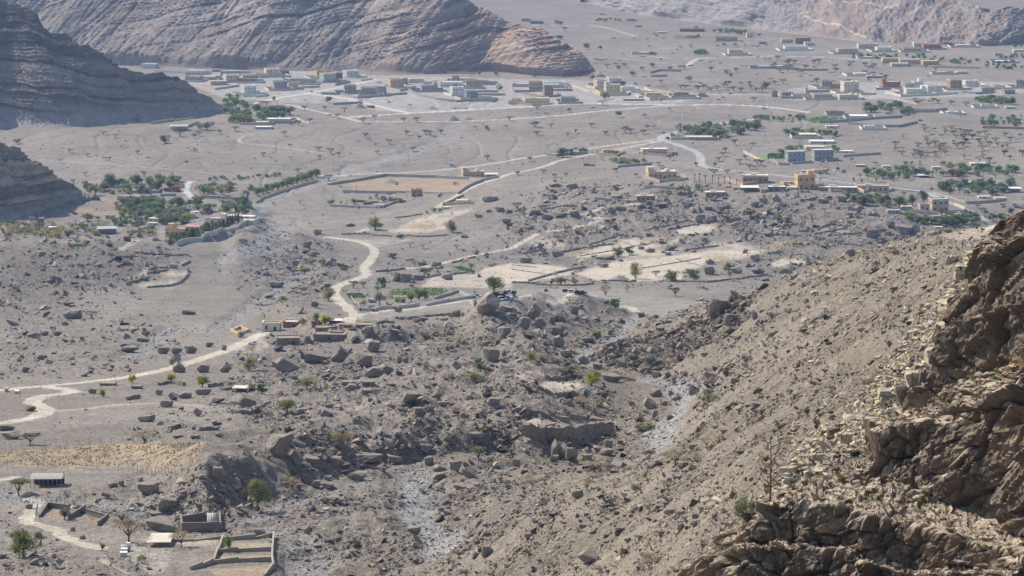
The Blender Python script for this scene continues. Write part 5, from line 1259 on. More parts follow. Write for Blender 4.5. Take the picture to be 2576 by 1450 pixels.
        if 'rebar' in opt:
            for k in range(5):
                MB().box(-w / 2 + w * (k + .5) / 5 - .15, -w / 2 + w * (k + .5) / 5 + .15, -d * .3, -d * .3 + .3, h - par, h + 1.4).build('column', wm, o)
    if 2950 < y < 4300 and w > 9 and cat == 'house' and NR.uniform() < .62:
        q = tag(obj('boundary_wall', None, None, (cxw, cyw, zb), r), None, 'wall', 'block walls around the houses and gardens')
        X0, X1, Y0, Y1 = -w / 2 - NR.uniform(3, 14), w / 2 + NR.uniform(3, 14), -d / 2 - NR.uniform(4, 10), d / 2 + NR.uniform(4, 14); hw = 2.5
        m2 = MB().box(X0, X1, Y0, Y0 + .3, -2, hw).box(X0, X1, Y1 - .3, Y1, -2, hw).box(X0, X0 + .3, Y0 + .303, Y1 - .303, -2, hw).box(X1 - .3, X1, Y0 + .303, Y1 - .303, -2, hw)
        wc = col if col in ('cream', 'tan', 'beige', 'white', 'yellow', 'pink') and NR.uniform() < .6 else ('lgrey', 'beige', 'grey')[NR.integers(3)]
        m2.build('wall', wmat(wc), q)
        cm = MB().box(X0 - .1, X1 + .1, Y0 - .1, Y0 + .4, hw + .003, hw + .22)
        cm.build('coping', wmat(wc), q)
        THINGS.append((q, WC[wc][1] + ' yard wall around a house', u, v))
    st = ('bare block ' if 'unfin' in opt else '') + ('two storey ' if floors >= 2 else 'low ' if hp < 9 and cat == 'house' else 'single storey ')
    if phrase is None:
        phrase = WC[col][1] + ' ' + st + ('villa' if floors >= 2 else 'building' if 'blind' in opt else 'house')
        if 'dome' in opt: phrase += ' with roof dome'
        elif 'tower' in opt: phrase += ' with stair tower'
        elif roof not in ('roofgrey',): phrase += ' with ' + WC[roof][1] + ' roof'
    THINGS.append((o, phrase, u, v - hp / 2))
    return o
def H(i, j, rows, **kw):
    for q in rows:
        x, yb, w, h, rot, col, fl = q[:7]
        opt = q[7] if len(q) > 7 else ''
        e = dict(kw)
        if len(q) > 8: e.update(q[8])
        house(644 * i + x / 4, 362.25 * j + yb / 4, w / 4, h / 4, rot, col, fl, opt, **e)
W_ = dict(roof='roofwhite'); K_ = dict(roof='roofcream')
H(0,0,[(1510,690,170,46,-10,'white',1,'',dict(roof='mint')),(1955,825,170,55,-15,'grey',1,'tank',W_),(2330,830,170,75,20,'cream',2,'',K_),(2195,860,190,42,12,'pink',1,'',K_),(2500,955,160,88,28,'white',2,'',W_),(2350,755,150,42,5,'grey',1,'',W_),(1980,752,160,42,0,'white',1,'',W_),(2500,792,140,42,10,'lgrey',1,'',W_),(2490,835,170,38,5,'rust',1,'cren'),(2110,800,120,30,0,'lgrey',1,'',W_),(1800,1320,190,48,4,'white',1,'open',dict(phrase='open shed with pale roof and green walls',name='shed',cat='shed')),(2180,725,90,28,0,'lgrey',1,'')])
H(1,0,[(160,778,165,85,18,'cream',2,'',K_),(290,748,90,34,0,'dgrey',1,'unfin'),(40,778,90,42,0,'cream',1,'',K_),(240,912,165,92,15,'grey',2,'unfin'),(375,882,90,52,0,'tan',1,'',K_),(525,852,150,55,-4,'grey',1,''),(400,832,150,42,8,'grey',1,'',W_),(640,790,95,78,22,'orange',2,'',K_),(722,772,110,58,22,'orange',1,'',K_),(722,832,170,90,28,'lgrey',2,'',W_),(832,805,80,66,0,'dgrey',2,'unfin'),(952,788,165,75,28,'white',2,'',W_),(945,945,140,85,10,'grey',2,'unfin rebar'),(1135,968,150,86,0,'grey',2,'unfin'),(1262,948,100,72,0,'bluegrey',1,'blind'),(1405,888,150,90,15,'tan',2,'',K_),(1500,852,60,62,0,'grey',2,'unfin'),(1600,832,150,38,10,'lgrey',1,'',W_),(1740,925,190,65,10,'grey',1,'unfin tower'),(1970,878,230,50,-5,'white',1,'',W_),(2010,826,70,58,0,'grey',2,'blind'),(2075,826,140,38,0,'lgrey',1,'blind',W_),(2178,892,140,85,4,'mustard',2,''),(2022,962,150,85,20,'white',2,'dome',W_),(2165,998,150,82,18,'bluegrey',2,'unfin'),(2302,1018,130,50,-12,'lgrey',1,'',W_),(2290,852,100,40,0,'grey',1,'blind'),(232,1238,250,40,0,'lgrey',1,'blind',W_),(65,1252,130,26,0,'tan',1,'blind',W_),(80,1302,170,24,0,'grey',1,'blind',W_),(1155,1085,75,20,0,'rust',1,'blind')])
H(2,0,[(238,902,135,80,0,'mustard',2,''),(395,882,160,30,5,'lgrey',1,'',dict(roof='mint')),(455,864,110,40,0,'white',1,'',W_),(110,872,120,30,0,'lgrey',1,'blind',W_),(362,962,115,92,15,'brown',2,'unfin'),(245,1052,270,66,6,'yellow',1,'tank',K_),(45,1042,90,48,0,'yellow',1,'',K_),(562,1042,160,60,5,'grey',1,'unfin'),(890,892,140,85,22,'cream',2,'',K_),(1025,842,150,58,14,'white',2,'',dict(roof='mint')),(1065,882,140,60,14,'dgrey',2,''),(1008,937,165,85,10,'yellow',2,'towerL tower',K_),(1150,912,130,42,12,'white',1,'',W_),(1420,982,165,46,5,'orange',1,'',K_),(1690,978,170,48,10,'brown',1,'tank',K_),(1825,978,100,26,0,'white',1,'blind',W_),(1240,852,40,26,0,'white',1,'blind',W_),(800,864,70,30,0,'tan',1,'blind'),(140,218,90,30,0,'grey',1,'blind',W_),(250,240,130,26,0,'dgrey',1,'blind'),(1510,337,90,16,0,'beige',1,'blind',K_),(1810,322,250,34,0,'rust',1,'',K_),(1720,310,60,30,0,'cream',1,'blind',K_),(1850,285,40,22,0,'lgrey',1,'blind',W_),(2160,417,230,50,-6,'tan',1,'',K_),(2390,378,70,46,8,'cream',1,'',K_),(2245,558,150,58,5,'cream',2,'',K_),(1330,547,90,20,0,'beige',1,'blind',W_),(2130,457,42,26,0,'lgrey',1,'blind',W_),(1220,1015,200,18,0,'dgrey',1,'blind'),(1690,1392,80,40,0,'cream',1,'',K_),(1850,1400,330,22,0,'brown',1,'blind',K_),(2520,445,80,25,0,'brown',1,'blind',K_),(2540,690,120,25,0,'grey',1,'blind',W_),(905,150,60,16,0,'beige',1,'blind'),(2215,200,36,40,0,'cream',1,'blind'),(1270,275,70,18,0,'grey',1,'blind'),(1235,215,60,18,0,'beige',1,'blind')])
H(3,0,[(340,442,170,60,8,'rust',1,'',K_),(200,432,140,38,0,'beige',1,'',K_),(412,462,100,36,5,'white',1,'',W_),(275,512,250,45,6,'white',1,'tank',W_),(790,542,220,52,8,'tan',1,'',K_),(1000,492,210,48,4,'beige',1,'',K_),(1160,522,160,46,5,'white',1,'',W_),(1440,527,170,40,0,'brown',1,''),(1640,502,180,56,3,'rust',1,'',K_),(1525,468,130,40,0,'white',1,'',W_),(1960,477,140,26,0,'lgrey',1,'blind',W_),(1230,635,170,48,0,'tan',1,'',K_),(1420,645,200,48,0,'pink',1,'',W_),(1625,655,170,42,5,'orange',1,'',W_),(1320,672,170,34,0,'beige',1,'',K_),(925,765,130,28,5,'white',1,'blind',W_),(1080,790,180,26,0,'grey',1,'blind'),(1750,748,90,26,0,'tan',1,'blind',W_),(1950,748,110,30,0,'beige',1,'blind',W_),(580,890,130,74,14,'grey',2,'unfin'),(690,908,130,56,-18,'rust',1,'',K_),(820,938,180,112,12,'cream',2,'dome',dict(roof='roofcream',phrase='tall cream villa with domes and arched bays')),(800,1004,200,50,4,'cream',1,'dome',K_),(545,1004,190,54,2,'grey',1,''),(1230,898,190,76,4,'rust',2,'towerL tower',W_),(1412,918,130,80,18,'lgrey',2,'unfin',W_),(1500,896,120,74,18,'white',2,'tower',W_),(1480,962,220,68,4,'cream',1,'tower',dict(roof='mint')),(1655,940,150,78,10,'white',2,'dome',dict(roof='mint')),(1872,905,140,100,14,'brown',2,'cren trim',dict(phrase='tall brown villa with pale corner trim')),(2035,875,150,64,10,'white',2,'',W_),(2205,930,140,50,4,'grey',1,'unfin',W_),(2530,885,100,76,8,'grey',2,'unfin'),(2420,948,130,44,10,'grey',1,'unfin'),(60,978,80,60,20,'grey',1,'unfin'),(190,965,110,36,0,'grey',1,'blind'),(320,968,110,26,0,'grey',1,'blind'),(1850,1152,110,28,0,'white',1,'tank',W_),(660,1158,90,40,0,'brown',1,'unfin'),(910,1196,180,28,0,'lgrey',1,'open',W_),(1015,1302,100,38,0,'white',1,'',W_),(640,1292,120,24,0,'beige',1,'blind',K_),(400,1388,170,36,0,'beige',1,'open',K_),(540,1446,250,24,0,'lgrey',1,'blind',W_),(2180,1084,80,36,0,'white',1,'',W_),(2430,1096,90,22,0,'beige',1,'blind',K_),(1530,1128,80,18,0,'lgrey',1,'blind',W_),(1200,1150,60,22,0,'lgrey',1,'blind',W_),(2360,632,140,18,0,'lgrey',1,'blind',W_),(2520,524,110,24,0,'beige',1,'blind',W_),(410,240,40,14,0,'lgrey',1,'blind'),(540,290,70,24,0,'grey',1,'blind'),(2160,130,130,40,8,'rust',1,'blind'),(900,225,190,14,0,'lgrey',1,'blind'),(860,205,60,20,0,'lgrey',1,'blind'),(2400,432,100,24,0,'lgrey',1,'blind',W_),(1010,590,80,18,0,'lgrey',1,'blind',W_),(2300,900,110,40,8,'beige',1,'blind'),(100,680,110,18,0,'brown',1,'blind',W_)])
H(0,1,[(1290,567,92,44,0,'lgrey',1,'',W_),(1377,562,82,36,0,'white',1,'',W_),(1772,480,82,50,0,'brick',1,''),(1682,478,60,32,0,'redhut',1,'blind',dict(roof='redhut',name='hut',phrase='small dark red hut')),(1990,462,62,40,0,'beige',1,'',W_),(2070,468,100,26,0,'beige',1,'blind',K_),(1110,757,92,44,0,'yellow',1,'',K_),(322,772,46,36,0,'grey',1,'blind'),(415,770,62,26,0,'stone',1,'blind',W_),(530,872,72,34,0,'lgrey',1,'open',W_),(1078,912,215,66,8,'grey',1,'shed',dict(roof='roofgrey',name='shed',cat='shed',phrase='big open shed with pale grey pitched roof',dr=.7)),(1280,982,75,46,5,'redhut',1,'',dict(roof='brick',name='hut',phrase='small red hut beside the track')),(1560,790,130,40,-20,'beige',1,'hip',dict(roof='roofcream')),(1915,752,96,50,0,'pink',1,'',W_),(1960,702,90,20,0,'beige',1,'blind',W_),(1540,822,90,30,0,'white',1,'blind',W_),(1785,935,235,88,-14,'orange',1,'tower towerL',dict(roof='roofcream',phrase='orange tan house with roof stair tower',dr=.6)),(1985,880,240,46,-14,'orange',1,'hip',dict(roof='roofpink',phrase='house with pink hipped roof',dr=.6)),(2185,835,230,88,-12,'beige',1,'tower',dict(roof='roofcream',dr=.6)),(2345,748,185,26,-6,'beige',1,'blind',K_),(2495,752,150,20,-6,'lgrey',1,'blind',W_),(2500,815,170,48,-12,'beige',1,'blind',dict(roof='roofcream',dr=.9)),(1355,482,60,18,0,'lgrey',1,'blind',W_),(1900,680,50,26,0,'turq',1,'blind',dict(roof='turq',name='canopy',cat='canopy',phrase='small turquoise canopy')),(2150,545,60,20,0,'brown',1,'blind'),(2290,535,60,22,0,'brown',1,'blind'),(2545,470,80,38,0,'lgrey',1,'blind'),(900,408,40,18,0,'white',1,'blind',W_),(2350,412,60,24,0,'tan',1,'blind')])
H(1,1,[(1970,228,50,34,0,'white',1,'blind',dict(roof='roofwhite',phrase='small white hut on the gravel plain')),(2180,340,235,66,8,'tan',1,'towerL tower dome',dict(phrase='tan house with tall square stair tower')),(2370,342,140,40,8,'tan',1,'open',K_),(1620,530,110,72,0,'brown',1,'tank',dict(roof='roofwhite',phrase='square brown gatehouse of a walled yard')),(2075,600,120,34,0,'white',1,'blind',W_),(1920,655,90,16,-6,'lgrey',1,'blind',W_),(1120,612,80,30,0,'stone',1,'blind',dict(roof='mud')),(1240,648,90,34,5,'beige',1,'blind',dict(roof='roofcream')),(1060,588,90,24,0,'stone',1,'blind',dict(roof='mud')),(1180,595,100,20,0,'stone',1,'blind',dict(roof='mud')),(1900,610,30,22,0,'white',1,'blind',W_),(60,795,70,50,0,'beige',1,'blind',W_)])
H(2,1,[(968,100,120,40,6,'orange',1,'',K_),(1035,88,80,22,0,'beige',1,'blind',K_),(1430,108,270,56,4,'pink',1,'tank',dict(roof='roofwhite')),(1600,112,90,34,0,'pink',1,'blind'),(752,222,60,26,0,'stone',1,'blind'),(812,222,42,16,0,'stone',1,'blind'),(1500,355,310,70,6,'tan',1,'dome tank towerL tower',dict(roof='roofcream',phrase='tan villa with dome and roof tower')),(1335,580,200,52,6,'brown',1,'tank',K_),(1172,592,60,24,0,'tan',1,'blind'),(1040,556,90,24,0,'mud',1,'hip',dict(roof='mud',name='hut',phrase='thatched mud hut')),(2040,538,220,46,4,'brown',1,'tank',K_),(2450,402,270,80,-6,'brown',1,'tank trim',dict(roof='roofcream',phrase='brown villa with arched entrance bay')),(2390,485,180,44,0,'grey',1,'open',W_),(2540,492,80,38,0,'grey',1,'blind',W_),(2250,462,64,26,0,'cream',1,'dome',K_),(490,988,52,28,0,'stone',1,'blind',dict(roof='mud')),(2180,440,90,18,0,'tan',1,'blind'),(1055,920,54,22,0,'stone',1,'blind',dict(roof='mud')),(1375,932,60,30,0,'stone',1,'blind',dict(roof='mud'))])
H(3,1,[(270,188,210,112,10,'bluegrey',2,'unfin rebar',dict(roof='roofwhite',phrase='grey bare block villa, the nearer of a pair')),(545,172,225,112,8,'bluegrey',2,'unfin rebar',dict(roof='roofwhite',phrase='grey bare block villa, the farther of a pair')),(470,65,200,36,0,'beige',1,'blind',dict(roof='roofcream')),(790,92,130,20,0,'beige',1,'blind',W_),(370,455,200,145,8,'orange',2,'tank tower',dict(roof='roofcream',phrase='ornate orange two storey villa')),(200,425,110,42,4,'orange',1,'blind',dict(roof='roofcream')),(255,462,130,26,0,'cream',1,'blind',K_),(85,478,190,46,-4,'stone',1,'tank',dict(roof='roofwhite')),(705,482,400,46,-5,'brown',1,'tank',dict(roof='roofwhite',dr=.35)),(1045,478,340,66,-4,'tan',1,'tank',dict(roof='roofcream',dr=.4)),(520,298,130,40,0,'beige',1,'blind',dict(roof='roofpink')),(380,288,90,22,0,'grey',1,'blind',W_),(930,232,100,20,0,'stone',1,'blind',dict(roof='roofcream')),(1715,682,190,130,8,'pink',2,'',dict(roof='mint',phrase='pinkish two storey house with mint roof')),(1567,668,112,64,8,'pink',1,'',dict(roof='mint')),(1260,700,130,30,0,'grey',1,'blind'),(1950,732,140,28,0,'brown',1,'tank',W_),(1800,770,140,46,0,'brown',1,'tank',K_),(2030,420,150,36,0,'white',1,'blind',W_),(2110,222,160,28,0,'beige',1,'tank',W_),(1570,342,130,26,0,'grey',1,'open',dict(roof='sky')),(1475,334,60,16,0,'beige',1,'blind',K_),(2170,552,120,26,0,'beige',1,'blind',K_),(2335,562,110,24,0,'beige',1,'blind',K_),(2480,490,130,44,0,'grey',1,'open',W_),(860,372,22,34,0,'brown',1,'blind',dict(name='pillar',cat='pillar',phrase='square brown gate pillar')),(942,384,22,34,0,'brown',1,'blind',dict(name='pillar',cat='pillar',phrase='square brown gate pillar by the verge')),(1480,275,80,30,0,'pink',1,'blind'),(1690,255,90,24,0,'beige',1,'blind',W_),(1190,240,80,20,0,'beige',1,'blind',W_),(1090,290,80,18,0,'beige',1,'blind',K_),(1390,650,110,22,0,'lgrey',1,'blind',W_),(1715,852,80,18,0,'beige',1,'blind',K_),(1680,745,80,20,0,'roofpink',1,'hip',dict(roof='roofpink'))])
H(1,2,[(1450,148,125,64,4,'yellow',1,'cren',dict(roof='roofcream',phrase='yellow flat roofed farm house')),(1172,152,82,42,-10,'grey',1,'blind',W_),(360,400,172,70,-6,'brick',1,'blind',dict(roof='roofwhite',phrase='brick red house with terrace')),(160,440,190,90,-6,'cream',1,'',dict(roof='mud',phrase='cream house with walled roof terrace')),(600,385,80,44,0,'brick',1,'',W_),
       (320,565,250,80,6,'stone',1,'blind',dict(roof='mud',phrase='old mud roofed stone house')),(750,545,340,66,-5,'stone',1,'blind',dict(roof='mud',dr=.5,phrase='long old mud roofed stone house')),(690,450,180,50,0,'stone',1,'',dict(roof='mud',phrase='old stone house with dark doorway')),(815,470,130,44,-8,'stone',1,'blind',dict(roof='mud',phrase='old stone house with sagging roof')),(905,400,130,36,0,'rust',1,'blind',dict(roof='mud',phrase='old reddish stone house')),(1090,410,180,40,3,'stone',1,'blind',dict(roof='mud',phrase='old stone house with flat roof')),(1120,362,66,22,0,'stone',1,'blind',dict(roof='mud')),(800,350,130,20,0,'lgrey',1,'open',W_),
       (930,985,140,40,5,'stone',1,'blind',dict(roof='mud',phrase='ruined stone hut')),(1130,985,140,40,5,'stone',1,'blind',dict(roof='mud',phrase='ruined stone hut beside another')),(1120,1064,100,32,0,'stone',1,'blind',dict(roof='mud'))])
H(0,2,[(2420,1050,150,52,-10,'dgrey',1,'open',dict(roof='roofcream',name='shed',cat='shed',phrase='dark lean-to shed with pale plank roof')),(1090,985,155,34,0,'stone',1,'',dict(roof='mud',phrase='ruined stone house beside the track')),(1380,1018,105,38,0,'stone',1,'blind',dict(roof='mud',phrase='square stone enclosure by yellow tree')),(68,1050,26,46,0,'tan',1,'blind',dict(name='pillar',cat='pillar',phrase='tan gate pillar at track side')),(172,1065,44,34,0,'white',1,'blind',dict(name='water_tank',cat='tank',roof='roofwhite',phrase='white cube water tank by fence'))])
# ------------------------------------------------------------------ trees and shrubs
def leaf_mat(name, rough=0.8):
    m, t, b = new_mat(name, rough)
    at_ = t.nodes.new('ShaderNodeAttribute'); at_.attribute_name = 'albedo'
    oi = t.nodes.new('ShaderNodeObjectInfo')
    mr = t.nodes.new('ShaderNodeMapRange'); mr.inputs[3].default_value = 1.1; mr.inputs[4].default_value = 1.95
    t.links.new(oi.outputs['Random'], mr.inputs[0])
    mx = t.nodes.new('ShaderNodeVectorMath'); mx.operation = 'MULTIPLY'
    t.links.new(at_.outputs['Color'], mx.inputs[0]); t.links.new(mr.outputs[0], mx.inputs[1])
    t.links.new(mx.outputs[0], b.inputs['Base Color'])
    tr = t.nodes.new('ShaderNodeBsdfTranslucent'); ms = t.nodes.new('ShaderNodeMixShader'); ms.inputs[0].default_value = 0.5
    t.links.new(mx.outputs[0], tr.inputs['Color']); t.links.new(b.outputs[0], ms.inputs[1]); t.links.new(tr.outputs[0], ms.inputs[2])
    t.links.new(ms.outputs[0], t.nodes['Material Output'].inputs['Surface'])
    return m
M_LEAF = leaf_mat('foliage'); M_BARK = paint_mat('bark', [.15, .115, .085], 0.9, .25, 3.0)
def leaves(cent, rad, n, size, col, rg, up=0.3, vary=0.35):
    """leaf-sized faces in clumps: CENT clump centres, RAD clump radii"""
    k = len(cent)
    ci = rg.integers(0, k, n)
    d = rg.normal(size=(n, 3)); d /= np.linalg.norm(d, axis=1)[:, None]
    p = cent[ci] + d * rad[ci] * (rg.uniform(0, 1, (n, 1)) ** 0.45)
    nr = rg.normal(size=(n, 3)) + np.array([0, 0, up * 3]); nr /= np.linalg.norm(nr, axis=1)[:, None]
    a = np.cross(nr, rg.normal(size=(n, 3))); a /= np.linalg.norm(a, axis=1)[:, None] + 1e-9
    b = np.cross(nr, a)
    s = size * rg.uniform(.6, 1.4, (n, 1))
    V = np.stack([p - a * s, p - b * s * .55, p + a * s, p + b * s * .55], 1).reshape(-1, 3)
    cv = 1 + vary * rg.uniform(-1, 1, k)
    c = np.asarray(col)[None] * (cv[ci] * (1 + .18 * rg.normal(size=n)))[:, None]
    c = c * (1 + rg.normal(0, .08, (n, 1)) * np.array([[1, .2, -1]]))
    return V, np.arange(4 * n).reshape(n, 4), np.repeat(np.clip(c, .008, .8), 4, 0)
def limbs(rg, tips, base_r, z0=0.0, fork=0.3):
    mb = MB()
    f = Vector((rg.uniform(-.03, .03), rg.uniform(-.03, .03), fork))
    mb.tube([(0, 0, z0 - .08), (f.x * .5, f.y * .5, fork * .5), f], [base_r * 1.25, base_r, base_r * .85], 6)
    for t in tips:
        t = Vector(t)
        m = f.lerp(t, .5) + Vector((rg.uniform(-.04, .04), rg.uniform(-.04, .04), .03))
        mb.tube([f, m, t], [base_r * .6, base_r * .38, base_r * .12], 4, False)
    return mb
def tree_proto(kind, seed, n, size):
    rg = np.random.default_rng(900 + seed)
    if kind in ('acacia', 'dry'):                 # flat umbrella on limbs spreading like a fan
        col = [.14, .135, .07] if kind == 'acacia' else [.235, .185, .115]
        k = 13
        ang = np.arange(k) * 2.4 + rg.uniform(0, 1, k); rr = np.sqrt(rg.uniform(.02, 1, k)) * .44
        hh = .80 + .10 * rg.uniform(-1, 1, k) - .20 * (rr / .44) ** 2 * rg.uniform(.2, 1, k)
        cent = np.stack([rr * np.cos(ang), rr * np.sin(ang), hh], 1)
        rad = np.stack([rg.uniform(.13, .20, k), rg.uniform(.13, .20, k), rg.uniform(.05, .095, k)], 1)
        return limbs(rg, cent[:9], .030, fork=.22), leaves(cent, rad, n, size, col, rg, .6)
    if kind == 'vase':
        k = 12
        ang = np.arange(k) * 2.4; rr = np.sqrt(rg.uniform(.05, 1, k)) * .36; hh = .45 + .5 * rg.uniform(.1, 1, k) * (.5 + rr)
        cent = np.stack([rr * np.cos(ang), rr * np.sin(ang), hh + .12], 1); rad = np.full((k, 3), .12)
        return limbs(rg, cent, .022, fork=.12), leaves(cent, rad, n, size, [.25, .195, .115], rg, .2)
    if kind == 'bare':
        k = 14
        cent = np.stack([rg.uniform(-.42, .42, k), rg.uniform(-.42, .42, k), rg.uniform(.4, 1, k)], 1); rad = np.full((k, 3), .07)
        mb = MB(); mb.tube([(0, 0, -.06), (.03, .01, .25), (-.02, 0, .55), (.03, 0, .95)], [.026, .021, .015, .004], 6)
        for q in range(16):
            z0 = .16 + .045 * q; a = q * 2.4; L = (.42 - .2 * abs(z0 - .5)) * rg.uniform(.6, 1.1); tx, ty, tz = L * math.cos(a), L * math.sin(a), z0 + L * rg.uniform(.2, .75)
            mb.tube([(0, 0, z0), (tx * .5, ty * .5, z0 + (tz - z0) * .35), (tx, ty, tz)], [.010, .007, .003], 4, False)
            for w_ in range(3):
                mb.tube([(tx * .55, ty * .55, z0 + (tz - z0) * .42), (tx * .9 + rg.uniform(-.08, .08), ty * .9 + rg.uniform(-.08, .08), tz + rg.uniform(-.02, .12))], [.005, .002], 3, False)
            cent[q % k] = (tx, ty, tz)
        return mb, leaves(cent, rad, max(30, n // 5), size * .8, [.26, .21, .15], rg, .1)
    if kind == 'palm':
        mb = MB()
        mb.tube([(0, 0, -.06), (.015, .01, .3), (.03, 0, .62)], [.04, .032, .03], 7)
        V, Fq, Cc = [], [], []
        nf = 26
        for q in range(nf):
            a = q * 2.4; el = rg.uniform(-.25, 1.25); L = rg.uniform(.34, .46)
            d = np.array([math.cos(a), math.sin(a)]); sdir = np.array([-d[1], d[0]])
            pts = []
            for t in np.linspace(0, 1, 5):
                r = L * t * math.cos(el * (1 - .3 * t)); z = .63 + L * t * math.sin(el) - .34 * L * t * t * 1.6
                pts.append((d * r, z))
            b0 = len(V)
            cc = np.array([.125, .165, .085]) * rg.uniform(.6, 1.4)
            for t, (pp, z) in zip(np.linspace(0, 1, 5), pts):
                wd = .045 * (1 - t * .75) + .008
                V += [(pp[0] + .03 - sdir[0] * wd, pp[1] - sdir[1] * wd, z - wd * .7), (pp[0] + .03, pp[1], z), (pp[0] + .03 + sdir[0] * wd, pp[1] + sdir[1] * wd, z - wd * .7)]
                Cc += [cc] * 3
            for t in range(4):
                i0 = b0 + 3 * t
                Fq += [(i0, i0 + 1, i0 + 4, i0 + 3), (i0 + 1, i0 + 2, i0 + 5, i0 + 4)]
        return mb, (np.array(V), np.array(Fq), np.array(Cc))
    if kind == 'banana':
        mb = MB(); V, Fq, Cc = [], [], []
        for s_ in range(4):
            ox, oy = rg.uniform(-.25, .25, 2)
            mb.tube([(ox, oy, -.05), (ox * 1.05, oy * 1.05, .5)], [.05, .035], 6)
            for q in range(7):
                a = rg.uniform(0, 6.28); d = np.array([math.cos(a), math.sin(a)]); sdir = np.array([-d[1], d[0]]); el = rg.uniform(.3, 1.3); L = rg.uniform(.4, .55)
                b0 = len(V); cc = np.array([.09, .16, .065]) * rg.uniform(.6, 1.5)
                for t in np.linspace(0, 1, 4):
                    r = L * t * math.cos(el); z = .48 + L * t * math.sin(el) - .35 * L * t * t * 1.7; wd = .09 * math.sin(math.pi * min(.97, t * .85 + .12))
                    V += [(ox + d[0] * r - sdir[0] * wd, oy + d[1] * r - sdir[1] * wd, z), (ox + d[0] * r + sdir[0] * wd, oy + d[1] * r + sdir[1] * wd, z)]
                    Cc += [cc] * 2
                for t in range(3):
                    i0 = b0 + 2 * t; Fq.append((i0, i0 + 1, i0 + 3, i0 + 2))
        return mb, (np.array(V), np.array(Fq), np.array(Cc))
    col = {'green': [.115, .155, .055], 'dark': [.095, .14, .058], 'olive': [.165, .175, .06], 'yellow': [.27, .245, .05], 'lime': [.17, .19, .045], 'grey': [.125, .145, .10], 'red': [.23, .035, .055], 'feather': [.125, .15, .07],
           'shrub': [.135, .14, .07], 'drybush': [.22, .185, .12], 'tuft': [.17, .18, .06], 'gold': [.23, .20, .07]}[kind]
    if kind in ('shrub', 'drybush', 'gold', 'tuft', 'lime'):
        k = 10
        cent = np.stack([rg.uniform(-.38, .38, k), rg.uniform(-.38, .38, k), rg.uniform(.2, .75, k)], 1); rad = np.full((k, 3), .2) * rg.uniform(.7, 1.2, (k, 1))
        return limbs(rg, cent[:6], .02, fork=.06), leaves(cent, rad, n, size, col, rg, .15)
    if kind == 'feather':                          # tall wispy hedge tree
        k = 12; z = np.linspace(.12, .95, k)
        cent = np.stack([rg.uniform(-.2, .2, k) * (1.15 - z), rg.uniform(-.2, .2, k) * (1.15 - z), z], 1); rad = np.stack([.24 * (1.1 - z * .8), .24 * (1.1 - z * .8), np.full(k, .14)], 1)
        return limbs(rg, cent[3:], .025, fork=.1), leaves(cent, rad, n, size, col, rg, -.2)
    k = 16                                         # round-headed broadleaf
    d = rg.normal(size=(k, 3)); d /= np.linalg.norm(d, axis=1)[:, None]
    rr = rg.uniform(.35, 1, (k, 1))
    cent = d * rr * np.array([.36, .36, .31]) + np.array([0, 0, .50]); rad = np.full((k, 3), .18) * rg.uniform(.75, 1.3, (k, 1))
    return limbs(rg, cent[:8], .035, fork=.18), leaves(cent, rad, n, size * 1.1, col, rg, .25)
_tp = {}
def tree_mesh(kind, lod, var):
    key = (kind, lod, var)
    if key not in _tp:
        n, size = ((230, .085), (700, .046), (2400, .023))[lod]
        if kind in ('dry', 'bare', 'vase', 'drybush'): n = int(n * .8); size *= .8
        tr, (V, Fq, Cc) = tree_proto(kind, var * 7 + sum(map(ord, kind)), n, size)
        _tp[key] = (tr.mesh('trunk', M_BARK, True), np_mesh('crown', V, Fq, M_LEAF, Cc, smooth=False))
    return _tp[key]
TNAME = {'acacia': ('acacia_tree', 'flat topped green acacia', 'acacias'), 'dry': ('acacia_tree', 'dry brown flat topped acacia', 'acacias'), 'vase': ('acacia_tree', 'dry fan shaped acacia', 'acacias'), 'bare': ('bare_tree', 'nearly leafless tree', 'bare trees'),
         'palm': ('palm_tree', 'date palm', 'date palms'), 'banana': ('banana_plant', 'clump of banana plants', 'banana plants'), 'green': ('garden_tree', 'round green tree', 'leafy trees'), 'dark': ('garden_tree', 'dense dark green tree', 'leafy trees'),
         'olive': ('garden_tree', 'airy olive green tree', 'leafy trees'), 'yellow': ('garden_tree', 'yellow leaved tree', 'leafy trees'), 'grey': ('garden_tree', 'grey green tree', 'leafy trees'), 'red': ('flowering_bush', 'crimson flowering bush', 'flowering bushes'),
         'feather': ('hedge_tree', 'wispy hedge tree', 'hedge trees'), 'shrub': ('shrub', 'olive green shrub', 'shrubs'), 'drybush': ('shrub', 'dry brown shrub', 'shrubs'), 'gold': ('shrub', 'yellowish shrub', 'shrubs'), 'lime': ('shrub', 'bright green shrub', 'shrubs'), 'tuft': ('grass_tuft', 'green tuft of grass on the cliff', 'grass tufts')}
WDEF = {'acacia': 1.45, 'dry': 1.5, 'vase': 1.15, 'bare': 1.0, 'palm': 1.0, 'banana': 1.1, 'green': 1.15, 'dark': 1.15, 'olive': 1.2, 'yellow': 1.3, 'grey': 1.2, 'red': 1.2, 'feather': .8, 'shrub': 1.5, 'drybush': 1.6, 'gold': 1.4, 'lime': 1.4, 'tuft': 1.5}
PLANTS = []
def plant(kind, u, v, hp, wf=None, phrase=None, xyz=None):
    """note a tree whose foot is seen at u, v and that stands HP units of the photograph tall"""
    PLANTS.append((kind, u, v, hp, wf, phrase, xyz))
